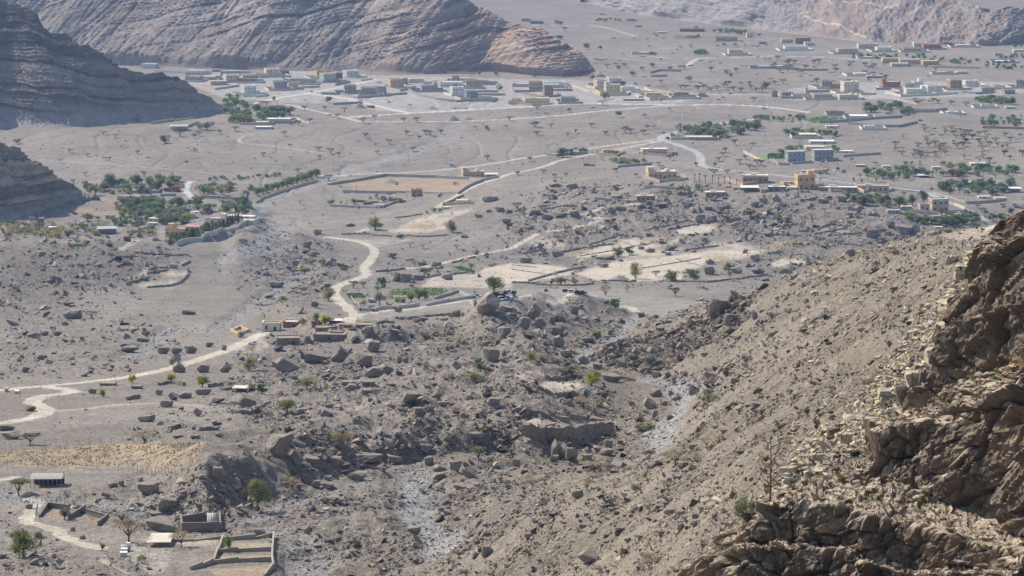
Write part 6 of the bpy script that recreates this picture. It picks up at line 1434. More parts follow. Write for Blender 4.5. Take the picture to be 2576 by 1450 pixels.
def grow():
    """the 300 largest of each kind as things of their own, the smaller rest of a kind as one mass"""
    by = {}
    for i, p in enumerate(PLANTS):
        by.setdefault(TNAME[p[0]][0], []).append((-p[3], i))
    xs, ys, zs = at([p[1] for p in PLANTS], [p[2] for p in PLANTS])
    for nm, L_ in by.items():
        L_.sort(); mass = [[], [], [], 0, [], [], 0]
        for n_, (_, i) in enumerate(L_):
            kind, u, v, hp, wf, phrase, xyz = PLANTS[i]
            x, y, z = xyz or (float(xs[i]), float(ys[i]), float(zs[i]))
            if y > 5200: continue
            hp *= {'garden_tree': 1.2, 'palm_tree': 1.2, 'acacia_tree': 1.08}.get(nm, 1)
            h = hp * y / F * 1.03
            lod = 2 if hp > 34 else 1 if hp > 13 else 0
            w = h * (wf or WDEF[kind] * (1.15 if nm == 'garden_tree' else 1)) * NR.uniform(.92, 1.08); th = NR.uniform(0, 6.28)
            tm, cm = tree_mesh(kind, lod, i % (4 if lod < 2 else 3))
            if n_ < 295:
                _, ph, gr = TNAME[kind]
                o = tag(obj(nm, None, None, (x, y, z), th), None, {'palm_tree': 'palm', 'banana_plant': 'banana plant', 'shrub': 'shrub', 'flowering_bush': 'bush', 'grass_tuft': 'grass tuft'}.get(nm, 'tree'), gr)
                o.scale = (w, w, h)
                obj('trunk', tm, o); obj('crown', cm, o)
                sz = 'tall ' if h > 8.5 else 'small ' if h < 2.6 and nm not in ('shrub', 'grass_tuft', 'banana_plant') else ''
                THINGS.append((o, phrase or sz + ph, u, v))
            else:
                c, s_ = math.cos(th), math.sin(th)
                for me, q in ((tm, 0), (cm, 4)):
                    V = np.empty(len(me.vertices) * 3, np.float32); me.vertices.foreach_get('co', V); V = V.reshape(-1, 3) * np.array([w, w, h])
                    V = np.stack([V[:, 0] * c - V[:, 1] * s_ + x, V[:, 0] * s_ + V[:, 1] * c + y, V[:, 2] + z], 1)
                    if q:
                        nl = np.empty(len(me.loops), np.int32); me.loops.foreach_get('vertex_index', nl)
                        C4 = np.empty(len(me.vertices) * 4, np.float32); me.color_attributes['albedo'].data.foreach_get('color', C4)
                        mass[0].append(V); mass[1].append(nl.reshape(-1, 4) + mass[3]); mass[2].append(C4.reshape(-1, 4)[:, :3]); mass[3] += len(V)
        if mass[0]:
            tag(obj('distant_' + nm + 's', np_mesh('crowns', np.concatenate(mass[0]), np.concatenate(mass[1]), M_LEAF, np.concatenate(mass[2]), smooth=False)), kind='stuff')
def G(i, j, rows, kind='acacia'):
    for q in rows:
        k = q[3] if len(q) > 3 else kind
        plant(k, 644 * i + q[0] / 4, 362.25 * j + q[1] / 4, q[2] / 4, q[4] if len(q) > 4 else None, q[5] if len(q) > 5 else None)
def grove(i, j, poly, n, kinds, h0, h1):
    P = np.array(T(i, j, *poly)); lo, hi = P.min(0), P.max(0); c = 0
    pts = []
    for _ in range(n * 60):
        p = NR.uniform(lo, hi)
        if not inpoly(np.array([p[0]]), np.array([p[1]]), [tuple(e) for e in P])[0]: continue
        if any(abs(p[0] - e[0]) < 2.2 and abs(p[1] - e[1]) < 1.0 for e in pts): continue
        pts.append(p); c += 1
        plant(kinds[NR.integers(len(kinds))], p[0], p[1], NR.uniform(h0, h1) / 4)
        if c >= n: break
G(1,0,[(175,1015,45,'green'),(60,1068,50),(105,1070,52),(490,1110,40),(690,1110,40),(725,1035,65,'green'),(770,1015,30),(490,1030,25),(890,1130,55,'dry'),(745,1185,35),(825,1195,45),(540,1238,45),(430,1265,50),(365,1270,40,'dry'),(1080,1245,60),(1195,1200,40),(1490,1230,45),(1615,1232,50),(285,1370,50),(1100,1388,50),(1515,1365,50),(1705,1355,50),(1755,1368,45),(1860,1350,45),(1640,1412,45),(1340,1449,45),(2210,1302,30),(2325,1312,50,'green'),(2515,1298,35),(2550,1220,50),(1055,1035,30),(1320,1035,30,'dry'),(1345,1055,30),(1825,1025,30),(1555,1085,40,'dry'),(2450,915,50,'green'),(835,692,45,'green'),(1145,707,30,'shrub'),(1445,722,34,'shrub'),(2240,757,40,'green'),(2420,762,48,'green'),(2015,880,30,'green'),(270,795,30,'shrub'),(450,1395,25,'dry'),(1020,1440,25)])
G(2,0,[(250,1108,50),(575,1130,45,'green'),(500,1118,30,'dry'),(815,1115,35),(345,1170,35),(1070,1178,60,'green'),(1335,1185,35),(1590,1120,30),(935,998,65,'grey'),(910,1057,50,'dry'),(1500,1037,50,'dry'),(240,1285,60),(215,1275,40),(395,1290,45),(255,1365,45),(640,1345,40),(800,1285,45),(560,1380,40),(940,1360,40),(1140,1342,65),(1190,1338,45),(1160,1302,30),(1320,1355,50),(1360,1300,40),(1430,1292,40,'dry'),(2080,1035,35),(2125,1005,30),(2200,975,35),(2430,1027,50),(2540,1125,35),(2185,1190,30),(1880,1250,25),(2090,960,25),(485,258,45,'green'),(450,245,40,'green'),(527,315,40),(1025,415,35),(1235,415,30),(1365,412,25),(1375,490,30),(750,497,62,'green'),(885,500,36,'green'),(840,625,35),(880,635,35),(930,625,30),(960,685,40),(1070,700,45,'green'),(1080,635,25),(1415,680,50,'green'),(1210,770,55,'green'),(1310,715,40),(1590,710,45,'olive'),(1730,702,45),(1690,700,40),(1795,690,35),(2000,727,50),(2160,750,48,'olive'),(2200,775,40,'olive'),(2255,735,50),(1780,822,58,'olive'),(1330,805,35),(1500,845,40),(1370,890,35),(1480,890,30,'dry'),(1700,900,45),(1740,902,45),(1870,922,60),(1930,902,50),(2000,922,45),(2060,912,50),(2170,877,60),(2230,922,50),(2300,932,50),(2400,902,50),(2460,922,40),(2520,932,50),(2130,882,40),(1780,892,35),(2165,937,35),(2390,862,40),(1530,897,30),(2550,892,70,'olive'),(2300,865,35),(1890,865,35),(230,780,50,'shrub'),(520,780,30,'shrub'),(805,800,40,'green'),(920,795,30),(840,670,30),(1040,670,35),(1130,680,40),(1500,620,30),(1905,640,35),(2000,655,35),(2550,620,30),(2470,770,25),(2310,690,30),(2360,690,30),(2100,660,30),(1660,520,25),(1110,565,25),(1320,600,35),(1620,560,25),(2480,590,25),(2060,600,25),(250,1160,25),(2510,1290,30),(940,1030,25,'dry')])
G(2,1,[(2035,312,60),(2165,307,50),(2310,317,35),(2150,87,50),(2120,127,45),(2080,177,45),(1855,232,45),(2040,232,45),(2290,202,50),(2345,157,40),(2390,257,50),(2435,257,35),(1470,222,40),(1590,162,50),(180,177,45),(55,322,45),(320,302,45),(545,332,40),(430,342,40),(540,417,35,'dry'),(845,437,30,'dry'),(1065,457,45),(1250,337,40),(1050,292,50),(55,662,70),(120,742,50),(380,552,50,'dry'),(515,702,60,'dry'),(525,842,60,'dry'),(590,955,100,'bare'),(690,902,55,'dry'),(800,892,60,'dry'),(110,882,40,'dry'),(30,912,45,'dry'),(430,932,50,'dry'),(1250,707,55,'dry'),(1250,762,50,'dry'),(2135,772,90),(2490,752,50),(2330,882,60,'dry'),(600,1057,80,'bare'),(1070,1137,100,'olive'),(1185,1117,85,'green'),(1245,1357,160,'olive',.95,'tall olive green tree on the sandy field'),(1450,1337,60),(1600,1382,110,'olive'),(1790,1340,90,'olive'),(1840,1384,125,'dark',1.15,'dense round green tree by the field edge'),(2180,1292,95,'olive'),(500,1422,85,'grey'),(620,1417,65,'grey'),(1165,1442,36,'drybush'),(950,1447,36,'drybush'),(730,780,50,'dry'),(2400,740,90,'olive'),(2240,15,60),(2430,25,40),(2340,40,30),(2470,215,60),(2510,215,50),(1500,245,30,'acacia',2.2),(1525,275,35,'acacia',2),(860,80,20,'lime'),(1150,560,30,'dry'),(270,1010,25,'shrub')])
G(3,1,[(440,752,60,'dry'),(570,692,50,'dry'),(145,1107,60,'bare'),(540,1167,60,'bare'),(430,1212,55,'shrub',2.2),(1090,522,40,'dry'),(1370,527,45),(2110,652,40),(2155,702,60),(2480,642,40),(590,307,50),(530,332,40),(840,182,40),(1080,217,35),(1090,382,70,'dry'),(265,1030,50,'lime'),(100,790,70,'green'),(200,790,60,'dark'),(960,522,30,'dry'),(2290,345,40,'dry'),(1990,380,30)])
G(1,1,[(75,130,45),(355,160,35,'dry'),(630,75,45),(750,100,55),(830,125,40),(645,155,40),(1220,105,40),(1580,75,45),(1210,30,35),(2330,167,55),(420,292,45),(730,372,60,'acacia',1.9),(440,612,50,'dry'),(180,622,40,'dry'),(1200,862,112,'olive',1.5,'wide green tree above a low stone wall'),(1975,892,120,'olive',1.05,'olive green tree beside fenced plot'),(755,616,55,'grey'),(1230,1230,75,'bare'),(1600,1237,68,'dry'),(1550,1040,55,'dry'),(1680,1052,58,'dry'),(2020,1062,50,'dry'),(2220,1072,45,'bare'),(2340,1072,50,'bare'),(490,1312,75,'olive',1.5),(520,1197,60,'shrub'),(690,1222,70,'shrub'),(860,1282,60,'bare'),(985,1449,70),(1080,1449,60),(1265,1449,105,'dark',1.1),(1730,1337,60),(2170,1307,110,'palm',.9,'lone date palm beside green plot'),(340,40,35),(2010,422,50,'drybush'),(130,1182,40,'drybush'),(290,1202,40,'drybush'),(780,1352,50,'drybush'),(2160,590,36,'drybush'),(2380,570,60,'drybush'),(1410,415,30,'shrub'),(850,440,26,'shrub'),(1480,35,40,'bare'),(205,135,25,'bare')])
G(0,1,[(700,97,50,'dry'),(880,127,40,'dry'),(1055,167,35),(1100,172,40),(1385,107,40),(1485,167,35),(615,192,35),(1450,332,62,'dry'),(860,322,40,'dry'),(740,404,45),(1960,85,50,'drybush'),(880,780,80,'grey'),(980,770,50,'olive'),(690,945,75,'grey'),(2430,985,40,'shrub'),(2470,1000,40,'grey')])
G(0,0,[(1660,1443,80,'green'),(2080,1312,80,'olive'),(1815,1377,60),(2000,1372,50),(2210,1347,40),(1950,1392,45),(1160,1397,50,'dry'),(2010,1302,60,'olive'),(1365,1232,50,'olive'),(2140,1282,50),(2370,1322,50),(170,1449,50,'green',1.8),(1170,1205,40,'shrub'),(1040,1360,50,'dry'),(2390,985,40,'green'),(1460,1420,30,'dry'),(2210,655,40,'olive'),(1590,385,34,'shrub'),(1690,380,34,'shrub')])
G(0,2,[(920,302,65,'acacia',2.2),(1330,957,85,'yellow',1.2),(1725,952,85,'yellow',1.6),(2035,1002,112,'yellow',1.35),(1035,1102,90,'yellow',1.1),(2500,832,135,'olive',1.1),(35,172,50,'shrub'),(740,305,50,'shrub'),(1770,580,40,'drybush',2.6),(130,80,40,'drybush'),(2540,1010,60,'lime'),(860,1240,30,'shrub'),(2330,1170,30,'lime')])
G(1,2,[(725,132,130,'olive',1.15),(270,142,65,'olive'),(600,355,112,'green',.85),(690,377,112,'yellow',.85),(470,365,70,'gold'),(740,360,70,'olive'),(830,285,30,'gold'),(1010,357,50,'drybush',2.2),(1480,322,40,'drybush',3.2),(1630,442,55,'dry',1.6),(1800,472,62,'dry',1.7),(1900,464,72,'dry',1.8),(1690,512,75,'dry',1.8),(1660,572,52,'dry',1.7),(1920,632,85,'dry',1.9),(2365,584,85,'dry',1.6),(2270,602,60,'dry'),(2260,525,45,'drybush',2),(2050,542,50,'dry'),(60,1067,112,'dark',1.05),(510,1027,130,'olive',1.2),(590,1002,90,'dry'),(705,1040,105,'lime',.5),(310,1252,135,'olive',1.5,'wide olive green tree on pale gravel'),(540,1212,60,'bare'),(1020,1172,68,'dry'),(965,1317,82,'dry',1.5),(1880,1092,92,'vase',1.4),(2260,842,95,'green',1.5),(2200,962,112,'olive',1.3),(1730,832,90,'drybush',1.9),(1910,922,70,'drybush'),(2000,1282,85,'dry'),(880,925,40,'shrub',2.5),(2200,200,80,'olive',.6),(2080,300,55,'green',.9),(1550,410,30,'drybush',2),(1920,535,40,'dry')])
G(1,2,[(2400,45,165,'olive',1.35,'wide olive green tree beside the parked cars')])
G(2,2,[(945,82,92,'vase',1.5),(1160,42,50,'dry'),(1640,87,88,'acacia',1.7),(580,147,62,'dry'),(1040,212,112,'dark',1.5,'wide dark green tree above the ravine'),(995,232,50,'drybush',2.3),(1130,242,40,'drybush',2.3),(1300,302,50,'acacia',1.7),(1385,342,50,'dry',2.2),(855,542,110,'dark',1.0,'round dark green tree in the ravine'),(1140,532,50,'drybush',2),(490,422,50,'drybush',2.2),(600,742,105,'acacia',1.4),(300,722,80,'drybush'),(195,757,115,'olive',1.05),(110,652,40,'drybush',2.5),(1400,805,130,'grey',1.2),(950,832,50,'shrub'),(1040,872,42,'lime',2.4),(1170,852,36,'drybush',3),(595,892,102,'acacia',1.4),(505,892,72,'acacia',1.1),(795,985,148,'yellow',1.55,'broad yellow green tree on terrace'),(1970,1160,118,'shrub',1.5),(720,1202,95,'dry',2.2),(180,1262,80,'bare'),(1350,1424,85,'lime',1.6),(1000,1322,50,'drybush'),(690,1449,122,'bare'),(1935,652,70,'bare'),(2230,1022,40,'drybush'),(1290,1430,70,'shrub'),(1240,840,40,'green'),(1290,530,30,'drybush',3)])
G(1,3,[(855,222,205,'vase',1.15,'fan shaped dry acacia on the dark bank'),(2240,292,140,'acacia',1.5,'flat topped acacia at the wadi edge'),(365,582,125,'dry',1.7),(385,452,85,'lime',1.4),(20,792,345,'olive',.78,'tallest yellow green tree at the foot of bank'),(960,575,40,'lime'),(1010,515,30,'lime')])
G(2,3,[(830,407,112,'dry',2.4,'wide dry acacia on scree above wadi'),(1380,302,112,'acacia',1.5),(1640,332,142,'dry',1.7),(1730,172,65,'dry',1.8),(1960,164,112,'dry',1.5),(2090,112,80,'dry',1.5),(210,562,95,'dry',2.3),(330,522,72,'dry'),(760,592,125,'dry',1.2),(1030,557,82,'dry',1.5),(850,467,52,'dry',2.6),(1130,442,82,'bare'),(1000,322,62,'bare'),(170,1300,110,'bare'),(1390,1332,112,'drybush',2.2),(890,1412,85,'drybush',1.9)])
G(0,3,[(305,130,118,'acacia',1.55,'acacia casting shadow on gravel beside dark rocks'),(1455,112,118,'dry',1.9,'dry acacia above the orange grass plot'),(190,642,168,'acacia',1.55,'broad acacia beside the slatted shed'),(240,1257,270,'olive',1.15,'round olive green tree standing alone on rubble'),(1295,1112,235,'dry',1.45,'big fan shaped acacia by the water tanks'),(650,882,120,'grey',1.1),(2050,985,82,'green',1.2),(1820,1162,165,'dry',1.3),(2300,1202,165,'green',.65),(1430,1322,95,'shrub',1.3),(1240,882,62,'shrub'),(1800,912,62,'grey'),(1930,914,62,'grey'),(2410,622,122,'drybush',1.4),(1060,252,75,'bare',1.6),(750,272,45,'shrub'),(1030,1202,95,'olive',.7),(1310,170,40,'bare'),(150,1100,90,'olive',1.2)])
grove(3,0,[(0,600),(1000,655),(1700,700),(1700,790),(350,870),(0,850)],56,['acacia'],28,48)
grove(3,0,[(1550,1290),(2576,1320),(2576,1445),(1300,1445),(1400,1330)],34,['acacia','acacia','dry'],35,58)
grove(3,1,[(1150,20),(2576,0),(2576,200),(2200,190),(1950,170),(1500,160),(1200,130)],40,['acacia','acacia','dry'],40,62)
grove(2,0,[(1300,350),(2000,420),(2576,440),(2576,550),(1900,560),(1300,520)],20,['acacia'],22,34)
grove(3,0,[(1400,1030),(2000,1040),(2000,1080),(1500,1060)],8,['acacia'],36,50)
grove(0,1,[(860,410),(1850,372),(1850,440),(1600,470),(1300,500),(880,510)],34,['palm','palm','dark','green','olive','grey'],55,95)
G(0,1,[(1095,436,150,'dark',.95),(1620,456,132,'dark',.95),(940,522,112,'olive',1.5),(1390,472,82,'gold'),(1260,492,60,'lime'),(1300,502,50,'gold'),(1480,497,60,'lime'),(1490,402,70,'palm'),(860,430,60,'green'),(1230,425,85,'palm'),(1330,425,88,'palm'),(1790,400,70,'palm')])
grove(0,1,[(1160,660),(1320,600),(1560,580),(1950,600),(2100,640),(2500,610),(2540,700),(2350,700),(2000,720),(1900,780),(1650,760),(1500,770),(1180,730)],86,['palm','palm','dark','green','green','olive','grey'],60,105)
grove(0,1,[(1160,660),(1320,600),(1560,580),(1950,600),(2100,640),(2500,610),(2540,700),(2350,700),(2000,730),(1900,780),(1650,770),(1500,770),(1180,740)],56,['shrub','olive','lime','green'],30,52)
grove(0,1,[(860,420),(1850,382),(1850,450),(1600,475),(1300,505),(880,515)],26,['shrub','olive','green'],28,46)
grove(0,1,[(1110,750),(1500,750),(1500,835),(1140,830)],26,['banana'],48,66)
grove(0,1,[(1150,800),(1400,815),(1400,840),(1200,840)],8,['dark'],40,60)
grove(0,1,[(1600,760),(1880,780),(1860,830),(1640,830)],14,['grey','olive','dark'],60,105)
grove(0,1,[(2030,470),(2150,430),(2330,440),(2350,510),(2050,510)],20,['olive','green','grey','gold'],45,75)
grove(0,1,[(2100,345),(2560,335),(2560,365),(2100,370)],18,['green','shrub'],22,36)
grove(1,1,[(0,330),(290,310),(290,330),(0,345)],8,['green','shrub'],28,40)
grove(0,1,[(0,805),(250,815),(620,850),(600,955),(0,950)],46,['gold','gold','shrub','gold'],45,75)
grove(0,1,[(640,850),(830,830),(1000,930),(780,930)],12,['shrub','olive'],40,60)
grove(0,1,[(1260,890),(1450,900),(1460,940),(1280,940)],9,['green','shrub'],30,46)
grove(0,1,[(1330,850),(1620,850),(1560,960),(1400,960)],10,['shrub','green','lime'],36,60)
for k in range(40):
    f = k / 39
    plant('feather', *T(0, 1, (1700 + 720 * f + NR.uniform(-12, 12), 1015 - 245 * f + NR.uniform(-8, 14)))[0], (92 - 22 * f) / 4 * NR.uniform(.8, 1.1), 1.25)
for k in range(13):
    f = k / 12
    plant('green', *T(1, 1, (20 + 590 * f, 520 - 185 * f))[0], NR.uniform(70, 95) / 4)
G(0,1,[(1720,1020,70,'shrub'),(2520,470,60,'green'),(2470,525,60,'dark')])
G(1,2,[(1225,85,115,'palm',.9),(1250,175,140,'grey',1.0),(1560,142,112,'olive',1.1),(1640,122,105,'grey'),(1700,112,95,'grey'),(1790,102,95,'bare'),(1080,182,68,'lime'),(1165,217,50,'lime'),(1245,210,42,'lime'),(1350,192,60,'shrub'),(1910,82,62,'bare'),(1990,62,62,'bare'),(1335,122,75,'bare'),(1130,90,40,'lime'),(1500,70,50,'olive')])
G(1,1,[(990,612,62,'green'),(1280,584,64,'grey'),(1350,592,60,'grey'),(1395,594,60,'olive'),(1450,592,50,'olive'),(1155,557,30,'lime'),(1220,560,36,'gold'),(1210,540,34,'green'),(855,612,38,'olive',.6),(1035,667,58,'lime',.5),(910,620,45,'bare'),(1790,690,48,'green'),(1850,690,46,'green'),(1720,702,30,'green')])
grove(0,0,[(2230,1010),(2330,990),(2450,1070),(2576,1140),(2576,1250),(2300,1250),(2230,1200)],26,['dark','green','green','olive'],55,85)
grove(1,0,[(0,1120),(340,1120),(380,1205),(0,1212)],17,['dark','green'],60,95)
grove(2,0,[(1650,1300),(1850,1330),(2000,1280),(2250,1250),(2500,1270),(2500,1330),(2100,1385),(1700,1375)],50,['dark','green','olive','palm','grey'],50,85)
G(2,0,[(2140,1278,46,'red'),(2140,1390,66,'gold'),(1960,1365,56,'gold'),(470,402,48,'green',2.0),(1670,1365,26,'red'),(2450,1270,70,'palm'),(1410,560,35,'dark',1.6),(1380,558,30,'grey'),(1440,560,30,'dark')])
grove(3,0,[(0,1195),(400,1175),(350,1232),(0,1235)],22,['palm','banana','dark'],30,48)
grove(3,0,[(980,1090),(1250,1080),(1450,1115),(1450,1165),(990,1155)],32,['dark','green','palm'],45,80)
grove(3,0,[(130,1335),(350,1315),(800,1372),(700,1388),(130,1365)],24,['dark','green','palm'],35,60)
grove(3,0,[(2080,1010),(2500,1005),(2500,1055),(2250,1085),(2100,1025)],22,['dark','green'],45,70)
grove(3,0,[(2140,1210),(2576,1200),(2576,1285),(2160,1285)],30,['dark','banana','palm'],45,72)
grove(3,0,[(850,562),(1200,572),(1500,562),(1900,602),(2300,632),(2576,682),(2576,720),(2100,672),(1400,602),(860,592)],60,['dark','green'],24,42)
grove(3,0,[(2250,562),(2576,560),(2576,602),(2260,592)],12,['dark','green'],28,44)
grove(3,0,[(1740,450),(1960,450),(1960,470),(1740,470)],8,['dark'],22,34)
grove(3,0,[(2280,425),(2400,420),(2576,480),(2400,500)],10,['dark','green'],22,36)
grove(2,0,[(2020,310),(2500,335),(2500,375),(2020,335)],22,['dark','green'],26,42)
grove(2,0,[(1830,520),(1960,540),(1960,560),(1840,555)],10,['dark'],34,48)
grove(2,0,[(780,200),(1200,205),(1300,230),(800,230)],12,['green','olive'],20,34)
grove(2,0,[(1720,375),(1900,365),(1880,395),(1740,395)],8,['dark'],18,28)
grove(2,0,[(2430,1185),(2576,1195),(2576,1222),(2440,1205)],8,['dark','green'],35,50)
grove(3,1,[(980,300),(1440,270),(1450,372),(1150,365),(1000,355)],28,['palm','palm','dark','green'],50,80)
grove(3,1,[(1440,275),(1700,310),(1900,250),(2050,250),(2500,280),(2500,325),(1800,335),(1450,385)],48,['palm','dark','green','palm'],50,80)
G(3,1,[(1910,345,70,'red'),(1850,260,85,'gold'),(1760,220,50,'green'),(1380,215,40,'green'),(1440,210,35,'dark'),(1530,215,45,'palm'),(1290,255,45,'olive')])
grove(3,1,[(1690,450),(1900,410),(2250,430),(2500,410),(2530,440),(2450,525),(2200,525),(1900,515),(1720,485)],50,['dark','green','palm','grey'],55,95)
grove(3,1,[(780,545),(900,565),(1100,560),(1220,605),(1220,640),(950,625)],20,['palm','palm','dark','olive'],60,90)
G(3,1,[(1320,645,112,'dark',1.5),(1450,615,115,'dark',1.0),(1562,595,135,'dark',.85),(1400,640,40,'lime'),(1740,700,60,'green'),(2270,775,75,'grey',1.4),(2350,770,70,'green'),(2220,775,60,'olive'),(925,355,62,'palm'),(1005,375,75,'palm'),(530,392,48,'palm'),(50,415,36,'palm'),(700,275,40,'dark'),(760,300,45,'dark'),(2450,300,60,'palm')])
grove(3,1,[(1380,720),(1650,800),(2120,730),(2120,800),(1650,845),(1400,765)],42,['olive','dark','green','grey'],50,85)
G(3,1,[(1990,805,30,'red')])
grove(3,1,[(110,65),(370,45),(360,92),(120,100)],14,['palm','dark'],36,56)
grove(3,1,[(640,60),(700,50),(720,95),(660,95)],4,['dark'],40,55)
G(2,1,[(510,137,90,'dark',1.5),(600,112,70,'dark'),(640,105,78,'palm'),(700,95,62,'dark'),(560,110,60,'palm'),(735,92,50,'dark'),(1600,505,46,'lime',2),(1520,530,70,'palm'),(1460,525,45,'palm'),(1870,457,62,'olive',1.5),(1980,447,50,'palm'),(2090,452,46,'palm'),(2190,430,46,'palm'),(980,520,34,'olive'),(1095,555,36,'dark'),(1155,520,40,'gold'),(1060,550,30,'red')])
grove(2,1,[(960,170),(1100,165),(1330,190),(1330,200),(1100,215),(980,200)],12,['grey','olive','dark','gold'],35,70)
grove(2,1,[(1650,490),(1780,480),(1790,505),(1660,510)],7,['palm'],50,76)
# bare standing palm stems in a row
M_DEAD = paint_mat('dead_frond', [.12, .095, .07], .9, .2, 2.0)
for x_, yb, hh in ((1838,377,78),(1885,387,98),(1945,397,88),(2015,407,98),(2078,412,82),(2138,422,102),(2193,402,72),(2260,412,62)):
    u, v = T(2, 1, (x_, yb))[0]
    x, y, z = (float(q[0]) for q in at([u], [v])); h = hh / 4 * y / F
    o = tag(obj('bare_palm', None, None, (x, y, z)), None, 'palm', 'bare palm stems')
    MB().tube([(0, 0, -.3), (.05, 0, h * .5), (.1, 0, h)], [.28, .24, .2], 7).build('trunk', M_BARK, o)
    mb = MB()
    for k in range(9):
        a = k * .7
        mb.tube([(.1, 0, h), (.1 + .35 * math.cos(a), .35 * math.sin(a), h * .97), (.1 + .45 * math.cos(a), .45 * math.sin(a), h * .72)], [.16, .14, .05], 4)
    mb.build('crown', M_DEAD, o)
    THINGS.append((o, 'bare palm stem with hanging dead fronds', u, v))
# plants rooted on the near cliff
def on_cliff(u, v):
    k = np.argmin((CLIFF_U - u) ** 2 + (CLIFF_V - v) ** 2)
    r, c = np.unravel_index(k, CLIFF_U.shape)
    return tuple(float(q) for q in CLIFF_P[r, c])
plant('bare', 1938, 1262, 178, .62, 'thin nearly leafless tree at the cliff edge', on_cliff(1938, 1262))
plant('shrub', 1878, 1318, 80, 1.0, 'wispy grey green bush below the leafless tree', on_cliff(1885, 1322))
for i, j, x_, yb, hh in ((3,2,2130,812,44),(3,2,2225,785,40),(3,2,2360,905,72),(3,2,2100,960,60),(3,2,2290,935,50),(3,3,1525,690,90),(3,3,2240,830,90),(3,3,2330,900,90),(3,3,860,1290,50),(3,3,1000,1215,60),(3,3,760,495,60),(3,3,2260,1195,80),(3,3,1410,720,50),(3,3,940,235,50),(3,2,2110,1150,50),(3,3,1050,680,50)):
    u, v = T(i, j, (x_, yb))[0]
    plant('tuft', u, v, hh / 4, 1.3, None, on_cliff(u, v))

grow()
# dry grass and crops standing on the plots
def sward(name, poly, n, hpx, cols):
    P = np.array(poly); lo, hi = P.min(0), P.max(0)
    u = NR.uniform(lo[0], hi[0], n * 3); v = NR.uniform(lo[1], hi[1], n * 3)
    m = inpoly(u, v, poly); u, v = u[m][:n], v[m][:n]
    x, y, z = at(u, v)
    m = fbm(x / 5, y / 9, 3, 77) > -.25; x, y, z = x[m], y[m], z[m]
    s = (hpx * y / F)[:, None] * NR.uniform(.5, 1.3, (len(x), 1))
    a = NR.uniform(0, 6.28, len(x)); d = np.stack([np.cos(a), np.sin(a), 0 * a], 1); p = np.stack([x, y, z - .02], 1); up = np.array([[0, 0, 1]]) + .5 * NR.normal(size=(len(x), 3)) * [[1, 1, 0]]
    V = np.stack([p - d * s * .6, p + d * s * .6, p + d * s * .5 + up * s, p - d * s * .7 + up * s * .8], 1).reshape(-1, 3)
    c = np.array(cols)[NR.integers(0, len(cols), len(x))] * NR.uniform(.75, 1.25, (len(x), 1))
    tag(obj(name, np_mesh(name, V, np.arange(len(V)).reshape(-1, 4), M_LEAF, np.repeat(c, 4, 0), smooth=False)), kind='stuff')
sward('dry_grass', T(0,3,(0,210),(400,180),(1100,130),(2000,110),(2060,140),(1950,300),(1700,385),(1300,335),(700,355),(0,330)), 2600, 2.6, [[.17,.125,.07],[.20,.155,.09],[.13,.11,.065]])
for q in (T(3,0,(370,1215),(520,1175),(780,1190),(660,1215),(470,1238)), T(3,1,(0,105),(165,98),(165,150),(0,152)), T(1,2,(910,60),(1060,55),(1110,100),(950,112)), T(1,2,(1350,25),(1600,0),(1900,5),(1880,70),(1350,110)), T(1,1,(1965,1240),(2060,1230),(2200,1280),(2195,1308),(2050,1295)), T(0,1,(680,1012),(890,1015),(870,1035),(700,1042))):
    sward('crop_plants', q, 900, 2.2, [[.07,.12,.035],[.11,.17,.05],[.05,.09,.03]])
# ------------------------------------------------------------------ small things: cars, tents, poles, flags, tanks, garden plots
def spot(i, j, x_, y_):
    u, v = T(i, j, (x_, y_))[0]
    x, y, z = (float(q[0]) for q in at([u], [v]))
    return u, v, x, y, z
def note(o, phrase, u, v):
    THINGS.append((o, phrase, u, v)); return o
CARC = {'white': [.75, .75, .74], 'black': [.02, .02, .022], 'red': [.30, .02, .025], 'silver': [.42, .43, .44], 'dark grey': [.06, .065, .07]}
M_TYRE = paint_mat('tyre', [.02, .02, .02], .9); M_RIM = paint_mat('rim', [.35, .35, .36], .4); M_LAMP = paint_mat('lamp_glass', [.7, .7, .68], .2); M_CARGLASS = paint_mat('car_glass', [.025, .03, .035], .1)
_wh = (MB().tube([(0, -.12, 0), (0, .12, 0)], [.36, .36], 14).mesh('tyre', M_TYRE, False), MB().tube([(0, -.125, 0), (0, .125, 0)], [.2, .2], 10).mesh('rim', M_RIM, False))
